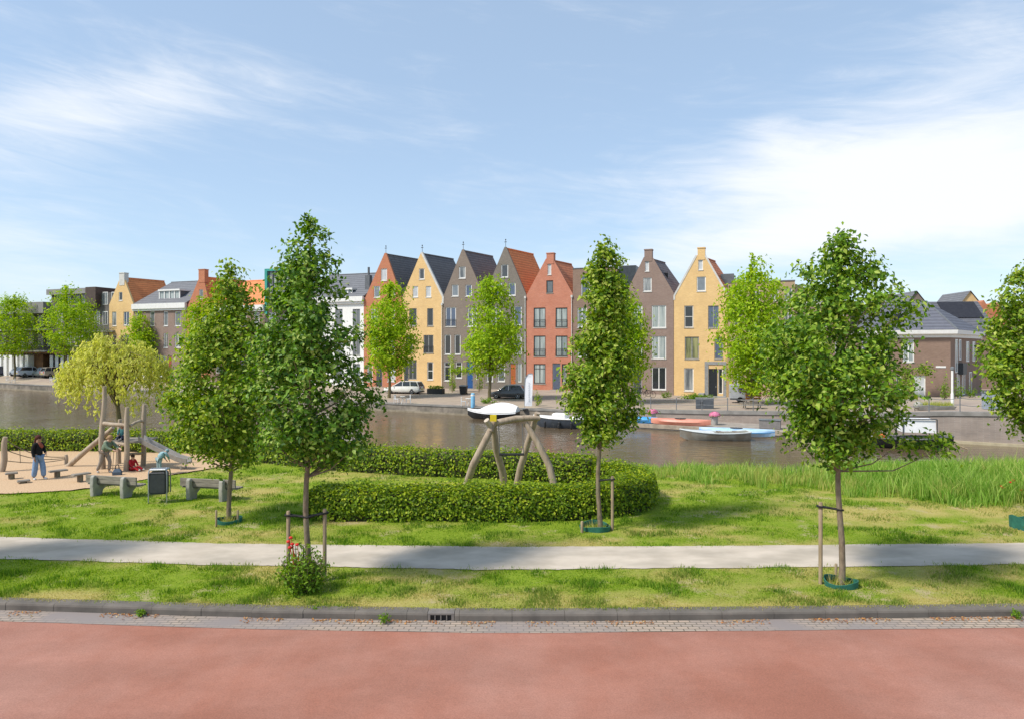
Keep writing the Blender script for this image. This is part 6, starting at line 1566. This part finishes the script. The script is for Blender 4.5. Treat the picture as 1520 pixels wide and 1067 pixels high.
house_bush('grass tuft around the street tree near the pale blue post', 722, 598, .7, .6, 160, wide=1.6)
# climber on the corner house
t = thing('climbing_plant', 'climbing plant hanging over the window of the corner house', 'climbing plant', (X(1350, 69.0), 69.0, .15), R(-20)); pts = []
mb = MB()
for px, y0_, y1_ in ((1346, 590, 545), (1352, 590, 548), (1366, 552, 543), (1372, 555, 545), (1344, 570, 545)):
    a = Vector((X(px, 69) - X(1350, 69), 0, Z(y0_, 69) - .15)); b_ = Vector((a.x + .1, 0, Z(y1_, 69) - .15)); mb.tube([a, b_], .03, 5); k = 130; s_ = RNG.uniform(0, 1, k); pts.append(np.array(a)[None] * (1 - s_[:, None]) + np.array(b_)[None] * s_[:, None] + RNG.normal(size=(k, 3)) * np.array([.32, .14, .25]))
mb.build('stem', m_bark_far, t); pts = np.concatenate(pts); leaves('foliage', pts, RNG.normal(size=(len(pts), 3)) + np.array([[0, -1, .4]]), RNG.uniform(.14, .28, len(pts)), L_near_y, t)
# vine pergola
p = on_street(691, 582); t = thing('vine_pergola', 'slim pergola topped with a clipped green vine in front of the blue door', 'pergola', p, R(-15))
mb = MB()
for sx in (-1.7, 1.7): mb.tube([(sx, 0, -.1), (sx, 0, 2.5)], .06, 6)
mb.build('post', m_stake, t); mb = MB(); mb.rbox(-1.9, 1.9, -.05, .05, 2.45, 2.55, .01); mb.build('beam', m_stake, t)
n = 600; leaves('vine', np.concatenate([np.stack([RNG.uniform(-1.9, 1.9, n), RNG.normal(size=n) * .2, 2.62 + RNG.normal(size=n) * .22], 1), np.stack([-1.75 + RNG.normal(size=300) * .25, RNG.normal(size=300) * .2, RNG.uniform(.8, 4.6, 300)], 1)]), RNG.normal(size=(n + 300, 3)) + np.array([[0, -.5, .6]]), RNG.uniform(.12, .26, n + 300), L_far, t)
# feather flag
p = on_street(785, 611); t = thing('feather_flag', 'tall white feather flag with a faint vertical line of lettering at the quay', 'flag', p, R(-8))
mb = MB(); mb.tube([(-.38, 0, 0), (-.40, 0, 2.0), (-.34, 0, 2.8), (-.05, 0, 3.15), (.25, 0, 3.22)], .022, 6); mb.lathe([(.3, 0), (.3, .05), (.05, .08)], 12, Matrix.Translation((-.38, 0, 0))); mb.build('pole', m_steel, t)
L_ = [(-.38, .25), (-.40, 2.0), (-.34, 2.78), (-.06, 3.13), (.27, 3.2)]; Rr = [(.30, .25), (.32, 1.2), (.36, 2.2), (.38, 2.9), (.34, 3.18)]
mb = MB(); rg = [[(a[0], -.012 + .05 * math.sin(i), a[1]), (b_[0], -.012 - .06 * math.sin(i), b_[1]), (b_[0], .012 - .06 * math.sin(i), b_[1]), (a[0], .012 + .05 * math.sin(i), a[1])] for i, (a, b_) in enumerate(zip(L_, Rr))]
mb.loft(rg); mb.build('banner', fab('white_cloth', (.78, .78, .80), (.72, .72, .75)), t)
mb = MB()
for k in range(11):
    z = .7 + k * .16; mb.box(-.02 + (k % 3) * .015, .09 - (k % 2) * .02, -.085, -.08, z, z + .045); mb.box(-.02, .0, -.085, -.08, z, z + .10)
mb.build('lettering', M('pale_grey_ink', (.42, .44, .5), None, 3, .6), t)

# boats
def hull(mb, L, Wd, H, draft=.15, bow=1.0, stern=.72, n=12, sheer=.25, z0=0.0):
    rg = []
    for i in range(n + 1):
        s_ = i / n; x_ = -L / 2 + L * s_
        k = (stern + (1 - stern) * min(s_ / .35, 1) ** .7) if s_ < .5 else max(1 - ((s_ - .5) / .5) ** 2.2 * bow, .02)
        w = Wd / 2 * k; zt = z0 + H * (1 + sheer * (2 * abs(s_ - .4)) ** 2); zb = z0 - draft + (H * .75 * max(0, (s_ - .7) / .3) ** 2)
        rg.append([(x_, -w, zt), (x_, -w * .94, (zt + zb) * .5), (x_, -w * .55, zb), (x_, w * .55, zb), (x_, w * .94, (zt + zb) * .5), (x_, w, zt)])
    mb.loft(rg); return [(r_[0], r_[5]) for r_ in rg]
def gunwale(t, rim, mat, r_=.035, name='gunwale'):
    mb = MB(); mb.tube([a for a, b_ in rim], r_, 6); mb.tube([b_ for a, b_ in rim], r_, 6); mb.tube([rim[0][0], rim[0][1]], r_, 6); return mb.build(name, mat, t, smooth=True)
m_hullblk = M('black_hull_paint', (.02, .02, .022), (.03, .03, .03), 2, .35); m_cover = M('white_boat_cover', (.80, .80, .80), (.72, .72, .73), 2.5, .6, bump=.3)
# covered motor boat
p = Vector((X(731, 61.3), 61.3, WATER_Z)); t = thing('covered_boat', 'dark hulled boat under a peaked white tarpaulin', 'boat', p, R(163))
mb = MB(); rim = hull(mb, 4.8, 1.9, .62); mb.build('hull', m_hullblk, t, smooth=True); gunwale(t, rim, m_offwhite, .05)
mb = MB(); rg = []
for i, (a, b_) in enumerate(rim):
    s_ = i / (len(rim) - 1); pk = .10 + .85 * math.sin(math.pi * min(1, s_ * 1.15 + .12)) ** .8 * (1 - .25 * s_); w = abs(a[1]) + .04
    rg.append([(a[0], -w, a[2] - .12), (a[0], -w * .98, a[2] + .05), (a[0], -w * .5, a[2] + pk * .72), (a[0], 0, a[2] + pk), (a[0], w * .5, a[2] + pk * .72), (a[0], w * .98, a[2] + .05), (a[0], w, a[2] - .12)])
mb.loft(rg); mb.build('tarpaulin', m_cover, t, smooth=True)
# white dinghy with black fenders
p = Vector((X(832, 54.5), 54.5, WATER_Z)); t = thing('motor_boat', 'white decked boat with grey hull and black fenders by the quay', 'boat', p, R(158))
mb = MB(); rim = hull(mb, 4.6, 1.8, .75, sheer=.15); mb.build('hull', M('slate_hull', (.07, .08, .10), (.05, .06, .07), 2, .4), t, smooth=True); gunwale(t, rim, m_white, .06)
mb = MB(); mb.loft([[(a[0], -abs(a[1]) * .95, a[2] - .02), (a[0], 0, a[2] + .07), (a[0], abs(a[1]) * .95, a[2] - .02)] for a, b_ in rim[1:-1]], cap=False, closed=False); mb.build('deck', m_white, t); mb = MB(); mb.rbox(-.6, .6, -.5, .5, .78, 1.15, .08); mb.build('cabin', m_white, t)
for k in (-1.2, -.2, 1.0): mb = MB(); mb.lathe([(.03, -.3), (.1, -.22), (.1, .18), (.03, .25)], 10, Matrix.Translation((k, .98, .3))); mb.build('fender', m_black, t)
# kayaks on the dock
def on_dock(px, back): d = edge_d(px) + back; return Vector((X(px, d), d, DOCK_Z))
def kayak(label, p, rz, c, L=4.2, Wd=.68, H=.36, c2=None):
    t = thing('kayak', label, 'kayak', p, rz, 'kayaks lying on the dock'); n = 16; rg = []; top = []
    for i in range(n + 1):
        s_ = i / n; x_ = -L / 2 + L * s_; k = max(math.sin(math.pi * s_) ** .62, .03); w = Wd / 2 * k; up_ = .14 * abs(2 * s_ - 1) ** 3
        rg.append([(x_, -w * .5, up_ * .9), (x_, -w, H * .52 + up_ * .6), (x_, -w * .8, H * .8 + up_ * .5), (x_, 0, H * (.86 + .14 * k) + up_ * .3), (x_, w * .8, H * .8 + up_ * .5), (x_, w, H * .52 + up_ * .6), (x_, w * .5, up_ * .9)])
    mb = MB(); mb.loft(rg); mb.build('hull', M(c[0], c[1], c[2], 1.2, .35, .45), t, smooth=True)
    if c2: 
        mb = MB(); mb.loft([[(r_[1][0], r_[1][1] * 1.02, r_[1][2] - .03), (r_[1][0], r_[1][1] * 1.02, r_[1][2] + .03), (r_[5][0], r_[5][1] * 1.02, r_[5][2] + .03), (r_[5][0], r_[5][1] * 1.02, r_[5][2] - .03)] for r_ in rg]); mb.build('stripe', M(*c2), t)
    mb = MB(); mb.lathe([(.26, 0), (.29, .03), (.26, .06), (.22, .03), (.26, 0)], 16, Matrix.Translation((0, 0, H * .92)) @ Matrix.Diagonal((1.6, .8, 1, 1))); mb.build('cockpit_rim', m_black, t)
    return t
kayak('bright blue kayak partly behind the narrow young tree', on_dock(938, -1.6), R(-26), ('blue_plastic', (.05, .30, .68), (.08, .36, .72)), 4.2, .8, .55)
kayak('coral red kayak in the middle of the dock', on_dock(1010, -1.5), R(-22), ('coral_plastic', (.62, .22, .15), (.70, .30, .21)), 4.6, .82, .55)
kayak('pale sky blue kayak at the right end of the dock', Vector((X(1093, 48.6), 48.6, WATER_Z + .02)), R(-19), ('sky_blue_plastic', (.30, .52, .75), (.52, .64, .76)), 5.2, .9, .62, ('mid_blue_plastic', (.10, .34, .66), None, 2, .4))
# aluminium rowing boat
p = Vector((X(1060, 46.8), 46.8, WATER_Z)); t = thing('rowing_boat', 'open aluminium rowing boat floating before the pale blue kayak', 'boat', p, R(176))
mb = MB(); rim = hull(mb, 4.7, 1.5, .52, sheer=.3, stern=.85)
m_alu = M('dull_aluminium', (.36, .36, .33), (.26, .25, .22), 2, .45, metal=.35, c3=(.22, .17, .12), scale3=1.0); mb.build('hull', m_alu, t, smooth=True); gunwale(t, rim, M('pale_grey_rim', (.55, .58, .58), None, 3, .5), .05)
mb = MB(); mb.loft([[(a[0], -abs(a[1]) * .93, a[2] + .012), (a[0], abs(a[1]) * .93, a[2] + .012)] for a, b_ in rim[6:]], cap=False, closed=False); mb.build('foredeck', M('pale_deck', (.62, .64, .64), (.55, .57, .57), 3, .5), t)
for x_ in (-1.5, -.4): mb = MB(); mb.box(x_ - .14, x_ + .14, -.62, .62, .54, .59); mb.build('thwart', m_plank, t)
# black boat with white canopy on the right
p = Vector((X(1345, 43.2), 43.2, WATER_Z)); t = thing('canopy_boat', 'low black sloop with a white framed canopy at the right quay wall', 'boat', p, R(-14))
mb = MB(); rim = hull(mb, 5.4, 1.9, .62, sheer=.2, stern=.8); mb.build('hull', m_hullblk, t, smooth=True); gunwale(t, rim, M('grey_rope_rim', (.16, .16, .16), None, 3, .8), .06)
mb = MB(); mb.loft([[(a[0], -abs(a[1]) * .9, a[2] - .08), (a[0], abs(a[1]) * .9, a[2] - .08)] for a, b_ in rim[1:-1]], cap=False, closed=False); mb.build('deck', m_plank, t)
zt = Z(621, 43) - WATER_Z; zb_ = Z(640, 43) - WATER_Z; x0 = -.35; x1 = 1.5
mb = MB(); mb.loft([[(x0, -.7, zb_), (x1, -.7, zb_), (x1, .6, zb_), (x0, .6, zb_)], [(x0 + .03, -.66, zt), (x1 - .03, -.66, zt), (x1 - .03, .56, zt), (x0 + .03, .56, zt)]]); mb.build('canopy', m_cover, t)
mb = MB()
for x_ in (x0 - .03, x1 + .03): mb.tube([(x_, -.74, .55), (x_, -.74, zt + .04)], .035, 6); mb.tube([(x_, .62, .55), (x_, .62, zt + .04)], .035, 6)
mb.tube([(x0 - .03, -.74, zt + .04), (x1 + .03, -.74, zt + .04)], .035, 6); mb.build('frame', m_darkframe, t)
for k, c in ((-1.6, (.55, .14, .03)), (-2.2, (.6, .6, .62))): mb = MB(); mb.ell((k, -.75, .72), (.2, .2, .22), 8); mb.build('buoy', M('buoy_orange' if k > -2 else 'buoy_white', c, None, 3, .4), t, smooth=True)
mb = MB(); mb.tube([(2.3, -.3, .5), (3.3, -.5, .06)], .05, 6); mb.build('fender_pole', m_stake, t)
# pink flower pots, storage boxes, railings
m_pink = leaf_mat('pink_petals', [(.62, .12, .28), (.70, .25, .40), (.75, .40, .5)], .3)
for px, bk, lab in ((969, .2, 'pink flowers in a pale pot between blue and coral kayaks'), (1061, .2, 'pink flowers in a pale pot behind the rowing boat')):
    p = on_dock(px, bk); t = thing('flower_pot', lab, 'flower pot', p, 0, 'flower pots on the dock')
    mb = MB(); mb.lathe([(.20, 0), (.24, .1), (.25, .62), (.30, .72), (.28, .74), (.22, .70)], 14); mb.build('pot', M('pale_stone_pot', (.45, .43, .40), (.36, .34, .32), 5, .8), t, smooth=True)
    n = 300; v = RNG.normal(size=(n, 3)); v = nrm(v) * np.array([[.42, .42, .30]]); v[:, 2] = np.abs(v[:, 2]) + .72; leaves('flowers', v, v - np.array([[0, 0, .7]]), RNG.uniform(.09, .17, n), m_pink, t, wid=.9)
    n = 60; v = RNG.normal(size=(n, 3)) * np.array([[.25, .25, .06]]) + np.array([[0, 0, .74]]); leaves('foliage', v, RNG.normal(size=(n, 3)), RNG.uniform(.1, .2, n), L_shrub, t)
def lidbox(name, label, cat, p, rz, sx, sy, sz, mat, lidm):
    t = thing(name, label, cat, p, rz); mb = MB(); mb.rbox(-sx / 2, sx / 2, -sy / 2, sy / 2, .03, sz - .08, .02); mb.build('box', mat, t); mb = MB(); mb.rbox(-sx / 2 - .04, sx / 2 + .04, -sy / 2 - .04, sy / 2 + .04, sz - .075, sz, .02); mb.build('lid', lidm, t); return t
lidbox('storage_box', 'grey storage box at the right end of the dock', 'box', on_dock(1143, -.4), R(-24), 1.5, .7, .72, M('taupe_board', (.22, .20, .19), (.17, .16, .15), 3, .8), m_greymetal)
t = lidbox('storage_bench', 'dark grey box bench on the street behind the railing', 'bench', on_street(1046, 606), R(-15), 1.5, .8, .95, M('slate_board', (.09, .10, .115), (.07, .08, .09), 3, .7), m_greymetal)
mb = MB(); mb.box(-.35, -.15, -.42, -.405, .3, .6); mb.build('vent', m_black, t)
lidbox('utility_cabinet', 'blue-grey utility cabinet at the far right of the quay', 'cabinet', on_street(1471, 607), R(-12), 1.0, .5, 1.25, M('blue_grey_panel', (.30, .34, .40), (.26, .30, .36), 3, .5), m_greymetal)
t = thing('quay_railing', 'slim grey post and rail fence along the right half of the quay', 'railing', (0, 0, 0))
prev = None
for i, px in enumerate(list(range(928, 1170, 38)) + list(range(1195, 1580, 46))):
    d = wall_d(px) + .12; z = lerp_table(ZE, px); b_ = Vector((X(px, d), d, z)); mb = MB(); mb.tube([b_ + Vector((0, 0, -.1)), b_ + Vector((0, 0, 1.02))], .035, 6); mb.ell(b_ + Vector((0, 0, 1.03)), (.05, .05, .05), 6); mb.build('post', m_greymetal, t)
    if prev is not None and abs(b_.x - prev.x) < 4:
        mb = MB()
        for hh, sg in ((.95, .10 if px > 1168 else .03), (.5, .10 if px > 1168 else .03)): mb.tube([prev.lerp(b_, k / 8) + Vector((0, 0, hh - sg * math.sin(math.pi * k / 8))) for k in range(9)], .020, 5)
        mb.build('rail', m_greymetal, t)
    prev = b_
# boulder planter, picnic table, lamp post, trailer, bicycles
p = on_street(1388, 608); t = thing('planter_trough', 'pale stone trough with dry grass behind the railing', 'planter', p, R(-10)); mb = MB(); mb.loft([[(-1.1, -.3, 0), (1.1, -.3, 0), (1.1, .3, 0), (-1.1, .3, 0)], [(-1.25, -.42, .35), (1.25, -.42, .3), (1.25, .42, .3), (-1.25, .42, .35)]]); mb.ell((-1.1, 0, .3), (.35, .3, .3), 7); mb.build('trough', m_concrete, t)
n = 500; b_ = blades('foliage', RNG.uniform(-1.1, 1.1, n), RNG.uniform(-.35, .35, n), np.full(n, .3), RNG.uniform(.15, .4, n), .05, L_reed, .8, RNG.uniform(.2, .8, n)); b_.parent = t
p = on_street(1116, 606); t = thing('picnic_table', 'grey wooden picnic table near the large street tree', 'picnic table', p, R(-12))
mb = MB(); mb.rbox(-.9, .9, -.38, .38, .70, .75, .01); mb.build('tabletop', m_plank, t)
for sy in (-.72, .72): mb = MB(); mb.rbox(-.9, .9, sy - .14, sy + .14, .42, .47, .01); mb.build('bench_seat', m_plank, t)
for sx in (-.6, .6): mb = MB(); mb.tube([(sx, -.75, 0), (sx, -.25, .7)], .045, 5); mb.tube([(sx, .75, 0), (sx, .25, .7)], .045, 5); mb.tube([(sx, -.8, .42), (sx, .8, .42)], .04, 5); mb.build('leg', m_plank, t)
p = on_street(1413.5, 600); t = thing('lamp_post', 'pale slim lamp post before the corner house edge', 'lamp post', p); zt = Z(546, p.y) - p.z; mb = MB(); mb.tube([(0, 0, -.1), (0, 0, .9)], .12, 10); mb.tube([(0, 0, .9), (0, 0, zt - .2)], .085, 10); mb.build('pole', m_white, t, smooth=True); mb = MB(); mb.lathe([(.09, zt - .2), (.16, zt - .12), (.15, zt + .05), (.04, zt + .12)], 12); mb.build('lamp_head', m_greymetal, t)
p = on_street(1098, 597); t = thing('box_trailer', 'grey box trailer with a dark shield emblem beside the yellow house door', 'trailer', p, R(-15)); mb = MB(); mb.rbox(-.95, .95, -.7, .7, .45, 1.75, .05); mb.build('box', M('trailer_grey', (.40, .42, .46), (.36, .38, .42), 2, .5), t)
mb = MB(); mb.prism([(-.17, -.715, 1.45), (.17, -.715, 1.45), (.17, -.715, 1.15), (0, -.715, .95), (-.17, -.715, 1.15)], (0, .012, 0)); mb.build('emblem', M('dark_violet_ink', (.09, .06, .16), None, 3, .5), t); mb = MB(); mb.rbox(-.9, .9, -.65, .65, .3, .45, .02); mb.build('chassis', m_black, t)
for sd in (-1, 1): mb = MB(); mb.lathe([(.1, -.08), (.28, -.08), (.3, 0), (.28, .08), (.1, .08)], 14, Matrix.Translation((0, sd * .76, .3)) @ Matrix.Rotation(R(90), 4, 'X')); mb.build('wheel', m_rubber, t)
p = on_street(1118, 598); t = thing('barrier', 'orange and grey stacked barrier boards behind the picnic table', 'barrier', p, R(-15)); mb = MB()
for k in range(3): mb.rbox(-.7, .7, -.1, .1, .35 + k * .3, .55 + k * .3, .02)
mb.build('board', M('orange_plastic', (.52, .20, .05), (.42, .15, .04), 3, .5), t)
for sx in (-.6, .6): mb = MB(); mb.tube([(sx, 0, 0), (sx, 0, 1.2)], .04, 6); mb.build('leg', m_greymetal, t)
def bicycle(label, p, rz):
    t = thing('bicycle', label, 'bicycle', p, rz, 'bicycles parked by the houses')
    for x_ in (-.55, .55):
        mb = MB(); mb.tube([(x_ + .34 * math.cos(a), 0, .35 + .34 * math.sin(a)) for a in np.linspace(0, 2 * math.pi, 20)], .022, 5, False)
        for k in range(6): a = k * math.pi / 6; mb.tube([(x_ + .33 * math.cos(a), 0, .35 + .33 * math.sin(a)), (x_ - .33 * math.cos(a), 0, .35 - .33 * math.sin(a))], .004, 3, False)
        mb.build('wheel', m_rubber, t)
    mb = MB(); mb.tube([(-.55, 0, .35), (-.2, 0, .82), (.38, 0, .80), (.55, 0, .35)], .022, 6); mb.tube([(-.2, 0, .9), (-.05, 0, .32), (-.55, 0, .35)], .02, 6); mb.tube([(-.05, 0, .32), (.38, 0, .80), (.34, 0, 1.05)], .02, 6); mb.build('frame', m_black, t)
    mb = MB(); mb.ell((-.2, 0, .95), (.14, .08, .05), 6); mb.build('saddle', m_black, t); mb = MB(); mb.tube([(.22, -.28, 1.06), (.34, -.1, 1.08), (.34, .1, 1.08), (.22, .28, 1.06)], .018, 5); mb.build('handlebar', m_steel, t)
    return t
bicycle('black bicycle leaning by the mauve-brown house door', on_street(955, 588), R(-30)); bicycle('black bicycle left of the mauve-brown house ground floor window', on_street(962, 590), R(10)); bicycle('black bicycle right of the orange barrier boards', on_street(1132, 598), R(-25))
# far wood that closes the horizon
pts = []; 
n = 9000; xw = RNG.uniform(-330, 330, n); hh = (7 + 6 * fb(xw * .03, xw * 0, 5) + 2 * fb(xw * .3, xw * 0, 8)) * RNG.uniform(0, 1, n) ** .6
fw = leaves('distant_wood', np.stack([xw, 300 + RNG.uniform(0, 12, n), hh], 1), RNG.normal(size=(n, 3)) + np.array([[0, -.6, .5]]), RNG.uniform(1.0, 2.4, n), L_near_y, wid=.9); fw['kind'] = 'stuff'
# small bare-twigged tree behind the solar roof
p = Vector((X(1432, 92), 92, .2)); tree('street_tree', 'thin sparse tree showing above the solar panel roof', 'tree', p, [(5.0, -2.0, 1.5), (7.5, -1.2, 1.4), (9.6, -.1, .6)], 26, 8, .28, L_far, m_bark_far, .1, group='street trees on the far quay', sig=.3, limbs=26)
